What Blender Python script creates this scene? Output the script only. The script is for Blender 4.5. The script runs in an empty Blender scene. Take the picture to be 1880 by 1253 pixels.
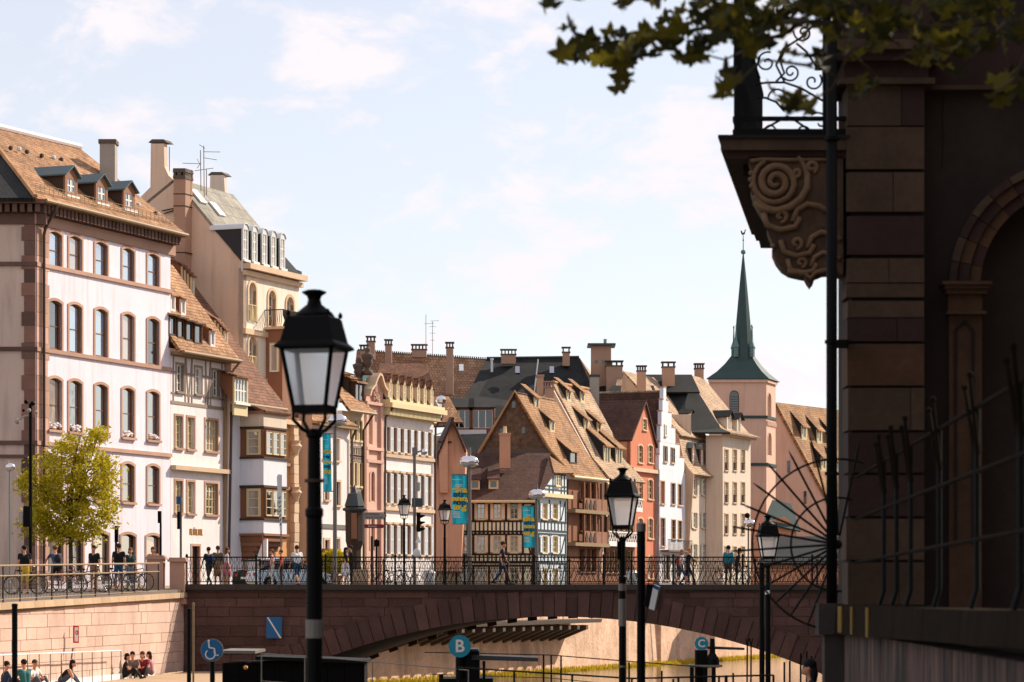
import bpy, bmesh, math, random
from mathutils import Vector, Matrix, Quaternion
R = random.Random(11)
V = Vector
K = 100.0 / 36.0 * 1880.0; CX = 940.0; HY = 1095.0
def P(px, py, Y): return V(((px - CX) / K * Y, Y, (HY - py) / K * Y))
def Zp(py, Y): return (HY - py) / K * Y
def Xp(px, Y): return (px - CX) / K * Y

# ------------------------------------------------------------------ camera, light, exposure
C = bpy.context.scene.collection
sc = bpy.context.scene
cam = bpy.data.cameras.new('camera'); camo = bpy.data.objects.new('camera', cam); C.objects.link(camo)
camo.location = (0, 0, 0); camo.rotation_euler = (math.radians(90), 0, 0)
cam.lens = 100; cam.sensor_width = 36; cam.shift_y = (HY - 626.5) / 1880.0
cam.clip_start = 0.5; cam.clip_end = 6000
cam.dof.use_dof = True; cam.dof.focus_distance = 170; cam.dof.aperture_fstop = 4.2; cam.dof.aperture_blades = 7
sc.camera = camo
SUN_EL = math.radians(35); SUN_AZ = math.radians(37)     # azimuth measured from +X towards +Y
SD = V((math.cos(SUN_EL) * math.cos(SUN_AZ), math.cos(SUN_EL) * math.sin(SUN_AZ), math.sin(SUN_EL)))
sl = bpy.data.lights.new('sun', 'SUN'); sl.energy = 5.0; sl.angle = math.radians(0.5); sl.color = (1.0, 0.875, 0.72)
so = bpy.data.objects.new('sun', sl); C.objects.link(so); so.location = (60, 40, 80)
so.rotation_euler = (-SD).to_track_quat('-Z', 'Y').to_euler()
world = bpy.data.worlds.new('World'); sc.world = world; world.use_nodes = True
nt = world.node_tree; nt.nodes.clear()
def N(nt, t, **kw):
    n = nt.nodes.new(t)
    for k, v in kw.items():
        if k.startswith('i_'): n.inputs[k[2:].replace('_', ' ')].default_value = v
        else: setattr(n, k, v)
    return n
sky = N(nt, 'ShaderNodeTexSky', sky_type='NISHITA'); sky.sun_disc = False
sky.sun_elevation = SUN_EL; sky.sun_rotation = math.radians(90) - SUN_AZ; sky.dust_density = 0.4; sky.ozone_density = 1.0
tc = N(nt, 'ShaderNodeTexCoord')
mp = N(nt, 'ShaderNodeMapping'); mp.inputs['Scale'].default_value = (1.0, 1.0, 1.9); mp.inputs['Location'].default_value = (0.31, 0.0, 0.13)
nt.links.new(tc.outputs['Generated'], mp.inputs['Vector'])
n1 = N(nt, 'ShaderNodeTexNoise'); n1.inputs['Scale'].default_value = 24; n1.inputs['Detail'].default_value = 9; n1.inputs['Roughness'].default_value = .6
n1.inputs['Distortion'].default_value = .25
nt.links.new(mp.outputs[0], n1.inputs['Vector'])
rp = N(nt, 'ShaderNodeValToRGB'); rp.color_ramp.elements[0].position = .47; rp.color_ramp.elements[1].position = .66
rp.color_ramp.interpolation = 'EASE'
nt.links.new(n1.outputs['Fac'], rp.inputs[0])
bg1 = N(nt, 'ShaderNodeBackground'); bg1.inputs['Strength'].default_value = 0.11
tint = N(nt, 'ShaderNodeMix', data_type='RGBA', blend_type='MULTIPLY'); tint.inputs['Factor'].default_value = 1; tint.inputs['B'].default_value = (.985, .985, .98, 1)
nt.links.new(sky.outputs[0], tint.inputs['A']); nt.links.new(tint.outputs['Result'], bg1.inputs['Color'])
# thin summer cloud veil: white cloud light added over the whole sky, denser where the noise is high
bg2 = N(nt, 'ShaderNodeBackground'); bg2.inputs['Color'].default_value = (1.03, 0.965, 1.0, 1); bg2.inputs['Strength'].default_value = 0.72
mr = N(nt, 'ShaderNodeMapRange'); mr.inputs['To Min'].default_value = 0.55; mr.inputs['To Max'].default_value = 1.0
nt.links.new(rp.outputs[0], mr.inputs['Value'])
mx = N(nt, 'ShaderNodeMixShader'); wo = N(nt, 'ShaderNodeOutputWorld')
nt.links.new(mr.outputs[0], mx.inputs[0]); nt.links.new(bg1.outputs[0], mx.inputs[1]); nt.links.new(bg2.outputs[0], mx.inputs[2])
nt.links.new(mx.outputs[0], wo.inputs['Surface'])
sc.view_settings.view_transform = 'Standard'; sc.view_settings.look = 'None'; sc.view_settings.gamma = 1
sc.view_settings.exposure = 0.46; sc.view_settings.use_curve_mapping = False
sc.render.engine = 'CYCLES'
sc.cycles.use_denoising = True
sc.cycles.max_bounces = 6; sc.cycles.diffuse_bounces = 4; sc.cycles.glossy_bounces = 3; sc.cycles.transparent_max_bounces = 6

# ------------------------------------------------------------------ materials
def lin(c): return tuple(((x / 255 / 12.92) if x / 255 <= .04045 else ((x / 255 + .055) / 1.055) ** 2.4) for x in c)
MATS = {}
def mk(name, col, rough=.85, var=.14, scale=.9, fine=9.0, bump=.0, bdist=.02, metal=0., spec=.3, piece=0., streak=0., dirt=None, trans=0., sfreq=2.2):
    """plaster, stone, wood or metal: colour varied by coarse and fine noise in world space; piece = variation per object"""
    m = bpy.data.materials.new(name); m.use_nodes = True; nt = m.node_tree; nt.nodes.clear(); L = nt.links.new
    c = lin(col)
    out = N(nt, 'ShaderNodeOutputMaterial'); b = N(nt, 'ShaderNodeBsdfPrincipled')
    b.inputs['Roughness'].default_value = rough; b.inputs['Metallic'].default_value = metal; b.inputs['Specular IOR Level'].default_value = spec
    g = N(nt, 'ShaderNodeNewGeometry')
    a = N(nt, 'ShaderNodeTexNoise'); a.inputs['Scale'].default_value = scale; a.inputs['Detail'].default_value = 4; L(g.outputs['Position'], a.inputs['Vector'])
    f = N(nt, 'ShaderNodeTexNoise'); f.inputs['Scale'].default_value = fine; f.inputs['Detail'].default_value = 5; f.inputs['Roughness'].default_value = .65
    L(g.outputs['Position'], f.inputs['Vector'])
    s = N(nt, 'ShaderNodeMath', operation='MULTIPLY_ADD'); s.inputs[1].default_value = var * 2.6; s.inputs[2].default_value = 1 - var * 1.3; L(a.outputs['Fac'], s.inputs[0])
    s2 = N(nt, 'ShaderNodeMath', operation='MULTIPLY_ADD'); s2.inputs[1].default_value = var * 1.6; s2.inputs[2].default_value = 1 - var * .8; L(f.outputs['Fac'], s2.inputs[0])
    p = N(nt, 'ShaderNodeMath', operation='MULTIPLY'); L(s.outputs[0], p.inputs[0]); L(s2.outputs[0], p.inputs[1])
    last = p
    if piece:
        oi = N(nt, 'ShaderNodeObjectInfo'); q = N(nt, 'ShaderNodeMath', operation='MULTIPLY_ADD'); q.inputs[1].default_value = piece * 2; q.inputs[2].default_value = 1 - piece
        L(oi.outputs['Random'], q.inputs[0]); r_ = N(nt, 'ShaderNodeMath', operation='MULTIPLY'); L(q.outputs[0], r_.inputs[0]); L(last.outputs[0], r_.inputs[1]); last = r_
    vm = N(nt, 'ShaderNodeVectorMath', operation='SCALE'); vm.inputs[0].default_value = c; L(last.outputs[0], vm.inputs['Scale'])
    colout = vm.outputs[0]
    if streak or dirt:
        mp = N(nt, 'ShaderNodeMapping'); mp.inputs['Scale'].default_value = (sfreq, sfreq, sfreq * .1); L(g.outputs['Position'], mp.inputs['Vector'])
        st = N(nt, 'ShaderNodeTexNoise'); st.inputs['Scale'].default_value = 1.4; st.inputs['Detail'].default_value = 6; L(mp.outputs[0], st.inputs['Vector'])
        rr = N(nt, 'ShaderNodeMapRange'); rr.inputs['From Min'].default_value = .5 if streak < .65 else .4; rr.inputs['From Max'].default_value = .72 if streak < .65 else .58; rr.inputs['To Max'].default_value = streak or .5
        L(st.outputs['Fac'], rr.inputs['Value'])
        mm = N(nt, 'ShaderNodeMix', data_type='RGBA'); L(rr.outputs[0], mm.inputs['Factor']); L(colout, mm.inputs['A'])
        mm.inputs['B'].default_value = (*lin(dirt or tuple(x * .62 for x in col)), 1); colout = mm.outputs['Result']
    L(colout, b.inputs['Base Color'])
    if bump:
        bp = N(nt, 'ShaderNodeBump'); bp.inputs['Strength'].default_value = bump; bp.inputs['Distance'].default_value = bdist
        L(f.outputs['Fac'], bp.inputs['Height']); L(bp.outputs[0], b.inputs['Normal'])
    sh = b.outputs[0]
    if trans:
        tl = N(nt, 'ShaderNodeBsdfTranslucent'); L(colout, tl.inputs['Color']); ms = N(nt, 'ShaderNodeMixShader'); ms.inputs[0].default_value = trans
        L(b.outputs[0], ms.inputs[1]); L(tl.outputs[0], ms.inputs[2]); sh = ms.outputs[0]
    L(sh, out.inputs['Surface']); MATS[name] = m; return m
def mk_tile(name, c1, c2, cm, w=.2, h=.22, bump=.9, patch=.62):
    """roof tiles laid in rows along the UV of each slope (metres), every tile its own tint"""
    m = bpy.data.materials.new(name); m.use_nodes = True; nt = m.node_tree; nt.nodes.clear(); L = nt.links.new
    out = N(nt, 'ShaderNodeOutputMaterial'); b = N(nt, 'ShaderNodeBsdfPrincipled'); b.inputs['Roughness'].default_value = .85; b.inputs['Specular IOR Level'].default_value = .25
    uv = N(nt, 'ShaderNodeUVMap'); uv.uv_map = 'UVMap'
    g = N(nt, 'ShaderNodeNewGeometry')
    wn = N(nt, 'ShaderNodeTexNoise'); wn.inputs['Scale'].default_value = 2.0; L(g.outputs['Position'], wn.inputs['Vector'])
    wv = N(nt, 'ShaderNodeVectorMath', operation='SCALE'); wv.inputs['Scale'].default_value = .09; L(wn.outputs['Color'], wv.inputs[0])
    ad = N(nt, 'ShaderNodeVectorMath', operation='ADD'); L(uv.outputs[0], ad.inputs[0]); L(wv.outputs[0], ad.inputs[1])
    br = N(nt, 'ShaderNodeTexBrick'); br.inputs['Scale'].default_value = 1; br.inputs['Brick Width'].default_value = w; br.inputs['Row Height'].default_value = h
    br.inputs['Mortar Size'].default_value = .022; br.inputs['Mortar Smooth'].default_value = .4; br.offset = .5
    br.inputs['Color1'].default_value = (*lin(c1), 1); br.inputs['Color2'].default_value = (*lin(c2), 1); br.inputs['Mortar'].default_value = (*lin(cm), 1)
    L(ad.outputs[0], br.inputs['Vector'])
    a = N(nt, 'ShaderNodeTexNoise'); a.inputs['Scale'].default_value = .7; a.inputs['Detail'].default_value = 6; a.inputs['Roughness'].default_value = .65; L(g.outputs['Position'], a.inputs['Vector'])
    s = N(nt, 'ShaderNodeMath', operation='MULTIPLY_ADD'); s.inputs[1].default_value = patch * 3; s.inputs[2].default_value = 1 - patch * 1.5; L(a.outputs['Fac'], s.inputs[0])
    vm = N(nt, 'ShaderNodeVectorMath', operation='SCALE'); L(br.outputs['Color'], vm.inputs[0]); L(s.outputs[0], vm.inputs['Scale'])
    L(vm.outputs[0], b.inputs['Base Color'])
    # each row overlaps the one below: saw-tooth height along v
    sx = N(nt, 'ShaderNodeSeparateXYZ'); L(ad.outputs[0], sx.inputs[0])
    dv = N(nt, 'ShaderNodeMath', operation='DIVIDE'); dv.inputs[1].default_value = h; L(sx.outputs['Y'], dv.inputs[0])
    fr = N(nt, 'ShaderNodeMath', operation='FRACT'); L(dv.outputs[0], fr.inputs[0])
    iv = N(nt, 'ShaderNodeMath', operation='SUBTRACT'); iv.inputs[0].default_value = 1; L(fr.outputs[0], iv.inputs[1])
    bp = N(nt, 'ShaderNodeBump'); bp.inputs['Strength'].default_value = bump; bp.inputs['Distance'].default_value = .05; L(iv.outputs[0], bp.inputs['Height'])
    L(bp.outputs[0], b.inputs['Normal']); L(b.outputs[0], out.inputs['Surface']); MATS[name] = m; return m
def mk_glass(name, col, refl=.35, rough=.06, wob=.25):
    """old window glass: dark room behind, wavy mirror in front"""
    m = bpy.data.materials.new(name); m.use_nodes = True; nt = m.node_tree; nt.nodes.clear(); L = nt.links.new
    out = N(nt, 'ShaderNodeOutputMaterial'); d = N(nt, 'ShaderNodeBsdfDiffuse'); d.inputs['Color'].default_value = (*lin(col), 1)
    gl = N(nt, 'ShaderNodeBsdfGlossy'); gl.inputs['Roughness'].default_value = rough; gl.inputs['Color'].default_value = (.95, .97, 1, 1)
    g = N(nt, 'ShaderNodeNewGeometry'); n = N(nt, 'ShaderNodeTexNoise'); n.inputs['Scale'].default_value = 1.3; L(g.outputs['Position'], n.inputs['Vector'])
    bp = N(nt, 'ShaderNodeBump'); bp.inputs['Strength'].default_value = wob; bp.inputs['Distance'].default_value = .02; L(n.outputs['Fac'], bp.inputs['Height']); L(bp.outputs[0], gl.inputs['Normal'])
    lw = N(nt, 'ShaderNodeLayerWeight'); lw.inputs['Blend'].default_value = .35
    mr = N(nt, 'ShaderNodeMapRange'); mr.inputs['To Min'].default_value = refl; mr.inputs['To Max'].default_value = min(1, refl + .5); L(lw.outputs['Facing'], mr.inputs['Value'])
    mx = N(nt, 'ShaderNodeMixShader'); L(mr.outputs[0], mx.inputs[0]); L(d.outputs[0], mx.inputs[1]); L(gl.outputs[0], mx.inputs[2]); L(mx.outputs[0], out.inputs['Surface'])
    MATS[name] = m; return m

# ------------------------------------------------------------------ objects
def pn(o):
    """world origin of an object in this file's flat frames (no rotated parents)"""
    v = V((0, 0, 0))
    while o is not None: v += o.location; o = o.parent
    return v
def thing(name, label, cat, loc, group=None):
    o = bpy.data.objects.new(name, None); C.objects.link(o); o.location = loc; o.empty_display_size = .3
    o['label'] = label; o['category'] = cat
    if group: o['group'] = group
    return o
def tag(o, label=None, cat=None, group=None, kind=None):
    if label: o['label'] = label
    if cat: o['category'] = cat
    if group: o['group'] = group
    if kind: o['kind'] = kind
    return o
def mat_of(m): return MATS[m] if isinstance(m, str) else m

class Plane:
    """an upright facade plane: u runs along it, w sticks out of it, z is height"""
    def __init__(s, p0, d):
        s.p = V((p0[0], p0[1], 0)); s.d = V((d[0], d[1], 0)).normalized(); s.n = V((s.d.y, -s.d.x, 0))
        s.ang = math.atan2(s.d.y, s.d.x)
    def pt(s, u, z, w=0.): return s.p + s.d * u + s.n * w + V((0, 0, z))
    def hit(s, px, py, w=0.):
        r = V(((px - CX) / K, 1, (HY - py) / K)); q = s.p + s.n * w
        t = q.dot(s.n) / r.dot(s.n); h = r * t
        return (h - q).dot(s.d), h.z
    def u(s, px, w=0.): return s.hit(px, 1000, w)[0]
    def rect(s, x0, x1, yt, yb, w=0.):
        xc = (x0 + x1) / 2
        return s.u(x0, w), s.u(x1, w), s.hit(xc, yb, w)[1], s.hit(xc, yt, w)[1]
    def at_ux(s, u, px, py):
        """point with given u whose picture is px,py (found by moving along w)"""
        k = (px - CX) / K; a = s.p + s.d * u
        w = (k * a.y - a.x) / (s.n.x - k * s.n.y); q = a + s.n * w
        return V((q.x, q.y, Zp(py, q.y)))
    def shift(s, w): return Plane(s.p + s.n * w, s.d)
def vp(px, Y, vx=3040): return Plane((Xp(px, Y), Y), ((vx - CX) / K, 1))
def front(px, Y): return Plane((Xp(px, Y), Y), (1, 0))
def ray_plane(px, py, p, n):
    r = V(((px - CX) / K, 1, (HY - py) / K)); return r * (p.dot(n) / r.dot(n))

class MB:
    def __init__(s): s.v = []; s.f = []; s.m = []; s.uv = {}
    def add(s, vs, fs, mi=0, uvs=None):
        o = len(s.v); s.v += [V(x) for x in vs]
        for i, f in enumerate(fs):
            if uvs: s.uv[len(s.f)] = uvs[i]
            s.f.append([o + k for k in f]); s.m.append(mi)
        return s
    def hexa(s, q, mi=0):
        return s.add(q, [(0, 3, 2, 1), (4, 5, 6, 7), (0, 1, 5, 4), (1, 2, 6, 5), (2, 3, 7, 6), (3, 0, 4, 7)], mi)
    def box(s, pl, u0, u1, z0, z1, w0, w1, mi=0):
        if u0 > u1: u0, u1 = u1, u0
        return s.hexa([pl.pt(u0, z0, w1), pl.pt(u1, z0, w1), pl.pt(u1, z0, w0), pl.pt(u0, z0, w0),
                       pl.pt(u0, z1, w1), pl.pt(u1, z1, w1), pl.pt(u1, z1, w0), pl.pt(u0, z1, w0)], mi)
    def wbox(s, x0, x1, y0, y1, z0, z1, mi=0):
        return s.hexa([V((x0, y0, z0)), V((x1, y0, z0)), V((x1, y1, z0)), V((x0, y1, z0)), V((x0, y0, z1)), V((x1, y0, z1)), V((x1, y1, z1)), V((x0, y1, z1))], mi)
    def bar(s, a, b, up, w, h, mi=0):
        """straight bar from a to b, width w across, h along up"""
        a = V(a); b = V(b); t = (b - a).normalized(); up = V(up); sd = t.cross(up).normalized() * w / 2; u2 = sd.cross(t).normalized() * h / 2
        return s.hexa([a - sd - u2, a + sd - u2, a + sd + u2, a - sd + u2, b - sd - u2, b + sd - u2, b + sd + u2, b - sd + u2], mi)
    def tube(s, pts, r, n=6, mi=0, caps=True):
        pts = [V(p) for p in pts]; rs = r if isinstance(r, (list, tuple)) else [r] * len(pts); o = len(s.v); prev = None
        for i, p in enumerate(pts):
            t = (pts[min(i + 1, len(pts) - 1)] - pts[max(i - 1, 0)]).normalized()
            a = prev if prev is not None and abs(prev.dot(t)) < .95 else (V((0, 0, 1)) if abs(t.z) < .9 else V((1, 0, 0)))
            sd = t.cross(a).normalized(); up = sd.cross(t).normalized(); prev = up
            for k in range(n):
                an = 2 * math.pi * k / n; s.v.append(p + (sd * math.cos(an) + up * math.sin(an)) * rs[i])
        for i in range(len(pts) - 1):
            for k in range(n):
                k2 = (k + 1) % n; s.f.append([o + i * n + k, o + i * n + k2, o + (i + 1) * n + k2, o + (i + 1) * n + k]); s.m.append(mi)
        if caps:
            s.f.append([o + k for k in range(n)][::-1]); s.m.append(mi); e = o + (len(pts) - 1) * n; s.f.append([e + k for k in range(n)]); s.m.append(mi)
        return s
    def lathe(s, prof, c, n=14, mi=0, rot=0., sq=False):
        """profile [(radius, z)] turned about the vertical through c"""
        c = V(c); o = len(s.v)
        for r, z in prof:
            for k in range(n):
                a = 2 * math.pi * k / n + rot; s.v.append(c + V((r * math.cos(a), r * math.sin(a), z)))
        for i in range(len(prof) - 1):
            for k in range(n):
                k2 = (k + 1) % n; s.f.append([o + i * n + k, o + i * n + k2, o + (i + 1) * n + k2, o + (i + 1) * n + k]); s.m.append(mi)
        s.f.append([o + k for k in range(n)][::-1]); s.m.append(mi); e = o + (len(prof) - 1) * n; s.f.append([e + k for k in range(n)]); s.m.append(mi)
        return s
    def prism(s, poly, off, mi=0, mside=None):
        """closed slab: polygon extruded by vector off"""
        n = len(poly); poly = [V(p) for p in poly]; off = V(off); o = len(s.v); s.v += poly + [p + off for p in poly]
        nr = (poly[1] - poly[0]).cross(poly[2] - poly[0]); fl = nr.dot(off) > 0
        a = [o + i for i in range(n)]; b = [o + n + i for i in range(n)]
        s.f.append(a[::-1] if fl else a); s.m.append(mi); s.f.append(b if fl else b[::-1]); s.m.append(mi)
        for i in range(n):
            j = (i + 1) % n; q = [a[i], a[j], b[j], b[i]]; s.f.append(q if fl else q[::-1]); s.m.append(mi if mside is None else mside)
        return s
    def ball(s, c, r, n=8, mi=0, sx=1, sy=1, sz=1):
        pr = [(max(.001, math.cos(t)) , math.sin(t)) for t in [(-.5 + i / (n // 2)) * math.pi for i in range(n // 2 + 1)]]
        o = len(s.v); s.lathe([(r * a, r * b) for a, b in pr], (0, 0, 0), n, mi)
        for i in range(o, len(s.v)): q = s.v[i]; s.v[i] = V((q.x * sx, q.y * sy, q.z * sz)) + V(c)
        return s
    def mesh(s, name, mats, smooth=False, org=None):
        org = V(org) if org is not None else V((0, 0, 0))
        me = bpy.data.meshes.new(name); me.from_pydata([tuple(v - org) for v in s.v], [], s.f)
        if not isinstance(mats, (list, tuple)): mats = [mats]
        for m in mats: me.materials.append(mat_of(m))
        me.polygons.foreach_set('material_index', s.m)
        if smooth: me.polygons.foreach_set('use_smooth', [True] * len(s.f))
        if s.uv:
            ul = me.uv_layers.new(name='UVMap')
            for fi, us in s.uv.items():
                p = me.polygons[fi]
                for k, li in enumerate(p.loop_indices): ul.data[li].uv = us[k]
        me.validate(); me.update(); return me
    def build(s, name, mats, parent=None, smooth=False, loc=None, **kw):
        if parent is not None: org = pn(parent)
        else:
            org = V(loc) if loc is not None else V((sum(v.x for v in s.v) / len(s.v), sum(v.y for v in s.v) / len(s.v), min(v.z for v in s.v)))
        me = s.mesh(name, mats, smooth, org); o = bpy.data.objects.new(name, me); C.objects.link(o)
        if parent is not None: o.parent = parent
        else: o.location = org
        return tag(o, **kw)

# unit boxes shared by alike pieces (bricks, timbers, blocks): slightly chamfered cube
UB = {}
def unit_mesh(mat, ch=.0):
    k = (mat, ch)
    if k not in UB:
        bm = bmesh.new(); bmesh.ops.create_cube(bm, size=1)
        if ch: bmesh.ops.bevel(bm, geom=bm.edges[:], offset=ch, segments=1, affect='EDGES')
        me = bpy.data.meshes.new('piece'); bm.to_mesh(me); bm.free(); me.materials.append(mat_of(mat)); UB[k] = me
    return UB[k]
def piece(name, mat, parent, M, ch=.0):
    """one object sharing the unit mesh, M = world matrix"""
    o = bpy.data.objects.new(name, unit_mesh(mat, ch)); C.objects.link(o)
    if parent is not None: o.parent = parent; M = Matrix.Translation(-pn(parent)) @ M
    o.matrix_basis = M; return o
def pbox(name, mat, parent, pl, u0, u1, z0, z1, w0, w1, ch=.0):
    c = pl.pt((u0 + u1) / 2, (z0 + z1) / 2, (w0 + w1) / 2)
    M = Matrix((( pl.d.x * abs(u1 - u0), pl.n.x * (w1 - w0), 0, c.x), (pl.d.y * abs(u1 - u0), pl.n.y * (w1 - w0), 0, c.y), (0, 0, z1 - z0, c.z), (0, 0, 0, 1)))
    return piece(name, mat, parent, M, ch)
def pbar(name, mat, parent, pl, a, b, wid, w0, w1):
    """slanting timber in a facade: a, b = (u, z)"""
    t = pl.d * (b[0] - a[0]) + V((0, 0, b[1] - a[1])); L = t.length; t.normalize(); q = t.cross(pl.n); c = pl.pt((a[0] + b[0]) / 2, (a[1] + b[1]) / 2, (w0 + w1) / 2)
    M = Matrix(((t.x * L, q.x * wid, pl.n.x * (w1 - w0), c.x), (t.y * L, q.y * wid, pl.n.y * (w1 - w0), c.y), (t.z * L, q.z * wid, pl.n.z * (w1 - w0), c.z), (0, 0, 0, 1)))
    return piece(name, mat, parent, M)

# ------------------------------------------------------------------ roofs
def roof_slab(parent, poly, mat, name='roof', thick=.16, edge=None):
    """tiled slope with thickness; UV in metres (u level, v up the slope)"""
    poly = [V(p) for p in poly]; n = (poly[1] - poly[0]).cross(poly[2] - poly[0]).normalized()
    if n.z < 0: poly = poly[::-1]; n = -n
    h = V((n.y, -n.x, 0)); h = h.normalized() if h.length > 1e-4 else V((1, 0, 0)); up = n.cross(h)
    if up.z < 0: up = -up; h = -h
    k = len(poly); low = [p - n * thick for p in poly]; mb = MB()
    uv = [(p.dot(h), p.dot(up)) for p in poly]
    mb.add(poly, [list(range(k))], 0, [uv])
    mb.add(low, [list(range(k))[::-1]], 1, [uv[::-1]])
    for i in range(k):
        j = (i + 1) % k; mb.add([poly[i], low[i], low[j], poly[j]], [(0, 1, 2, 3)], 1, [[uv[i], uv[i], uv[j], uv[j]]])
    return mb.build(name, [mat, edge or mat], parent)

# ------------------------------------------------------------------ windows and walls
WC = {}
def arch_outline(w, h, rise, n=8):
    """opening outline, bottom centre at the origin; rise = height of the arch over its springing"""
    pts = [(-w / 2, 0)]
    if rise <= 0: return pts + [(-w / 2, h), (w / 2, h), (w / 2, 0)]
    r = (w * w / 4 + rise * rise) / (2 * rise); cz = h - r; a0 = math.asin(min(1, w / 2 / r))
    if rise > w / 2 - 1e-4: r = w / 2; cz = h - r; a0 = math.pi / 2
    for i in range(n + 1):
        a = -a0 + 2 * a0 * i / n; pts.append((r * math.sin(a), cz + r * math.cos(a)))
    return pts + [(w / 2, 0)]
def place(name, me, parent, pos):
    o = bpy.data.objects.new(name, me); C.objects.link(o); o.parent = parent; o.location = V(pos) - pn(parent); return o
def window(parent, pl, r, rise=0., sw=.14, proud=.04, recess=.18, sur='stone', wall='plaster_white', sash='white', pane='glass', nx=2, nz=3, sill=True,
           shutter=None, shw=.45, bar=.045, name='window', key=None, lintel=False, sash_pos=None):
    """r = (u0,u1,z0,z1) of the opening. window > pane, sash, sill, shutter"""
    u0, u1, z0, z1 = r; w = round(u1 - u0, 2); h = round(z1 - z0, 2)
    k = (round(pl.ang, 3), w, h, round(rise, 2), sw, proud, recess, sur, wall, sash, pane, nx, nz, sill, shutter, shw, bar, lintel)
    if k not in WC:
        lp = Plane((0, 0), pl.d)
        inn = arch_outline(w, h, rise); out = arch_outline(w + 2 * sw, h + sw, rise * (w + 2 * sw) / w if rise else 0)
        mb = MB(); n = len(inn)
        for i in range(n - 1):
            a, b, c, d = inn[i], inn[i + 1], out[i + 1], out[i]
            mb.add([lp.pt(*a, proud), lp.pt(*b, proud), lp.pt(*c, proud), lp.pt(*d, proud)], [(0, 1, 2, 3)], 0)
            mb.add([lp.pt(*a, proud), lp.pt(*b, proud), lp.pt(*b, -recess), lp.pt(*a, -recess)], [(0, 1, 2, 3)], 0)
            mb.add([lp.pt(*d, proud), lp.pt(*c, proud), lp.pt(*c, -.01), lp.pt(*d, -.01)], [(3, 2, 1, 0)], 0)
        if rise > 0:                                       # wall above the haunches of the arch
            top = h
            for i in range(1, n - 2):
                a, b = inn[i], inn[i + 1]; mb.add([lp.pt(*a, -.002), lp.pt(*b, -.002), lp.pt(b[0], top, -.002), lp.pt(a[0], top, -.002)], [(0, 1, 2, 3)], 1)
        if lintel: mb.box(lp, -w / 2 - sw * 1.6, w / 2 + sw * 1.6, h + sw, h + sw + .12, 0, proud + .14)
        pm = MB(); pm.add([lp.pt(*q, -recess + .02) for q in inn], [list(range(n))[::-1]])
        sm = MB(); f0, f1 = -recess + .022, -recess + .07
        hs = h - (rise if rise > 0 else 0)
        sm.box(lp, -w / 2, -w / 2 + bar * 1.3, 0, hs, f0, f1); sm.box(lp, w / 2 - bar * 1.3, w / 2, 0, hs, f0, f1)
        sm.box(lp, -w / 2, w / 2, 0, bar * 1.6, f0, f1 + .002)
        if rise > 0:
            for i in range(1, n - 2): sm.bar(lp.pt(*inn[i], (f0 + f1) / 2) - V((0, 0, bar * .6)), lp.pt(*inn[i + 1], (f0 + f1) / 2) - V((0, 0, bar * .6)), lp.n, bar * 1.4, f1 - f0)
        else: sm.box(lp, -w / 2, w / 2, h - bar * 1.5, h, f0, f1 + .002)
        for i in range(1, nx): u = -w / 2 + w * i / nx; sm.box(lp, u - bar * .6, u + bar * .6, 0, h - .02 - (rise * .15 if rise > 0 else 0), f0, f1 + .004)
        for i in range(1, nz):
            z = (hs if rise > 0 else h) * i / nz + (rise * .2 if rise else 0); sm.box(lp, -w / 2, w / 2, z - bar * .45, z + bar * .45, f0, f1 - .008)
        sl = None
        if sill: sl = MB(); sl.box(lp, -w / 2 - sw * .9, w / 2 + sw * .9, -.11, 0, -recess + .02, proud + .09)
        sh = None
        if shutter:
            sh = []
            for sgn in (-1, 1):
                m2 = MB(); a = sgn * (w / 2 + sw * .35); b = a + sgn * shw
                lo, hi = min(a, b), max(a, b)
                m2.box(lp, lo, hi, 0, h, proud + .012, proud + .045)
                for zz in (0, h * .47, h - .09): m2.box(lp, lo, hi, zz, zz + .09, proud + .03, proud + .065)
                for q in (lo, hi - .07): m2.box(lp, q, q + .07, .092, h * .47 - .002, proud + .03, proud + .062); m2.box(lp, q, q + .07, h * .47 + .092, h - .092, proud + .03, proud + .062)
                sh.append(m2.mesh('shutter', shutter))
        WC[k] = (mb.mesh('window', [sur, wall]), pm.mesh('pane', pane), sm.mesh('sash', sash), sl.mesh('sill', sur) if sl else None, sh)
    me, pm, sm, sl, sh = WC[k]; pos = pl.pt((u0 + u1) / 2, z0)
    o = place(name, me, parent, pos); q = pn(o)
    for nm, m_ in (('pane', pm), ('sash', sm), ('sill', sl)):
        if m_: place(nm, m_, o, pos)
    if sh:
        for m_ in sh: place('shutter', m_, o, pos)
    return o
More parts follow.
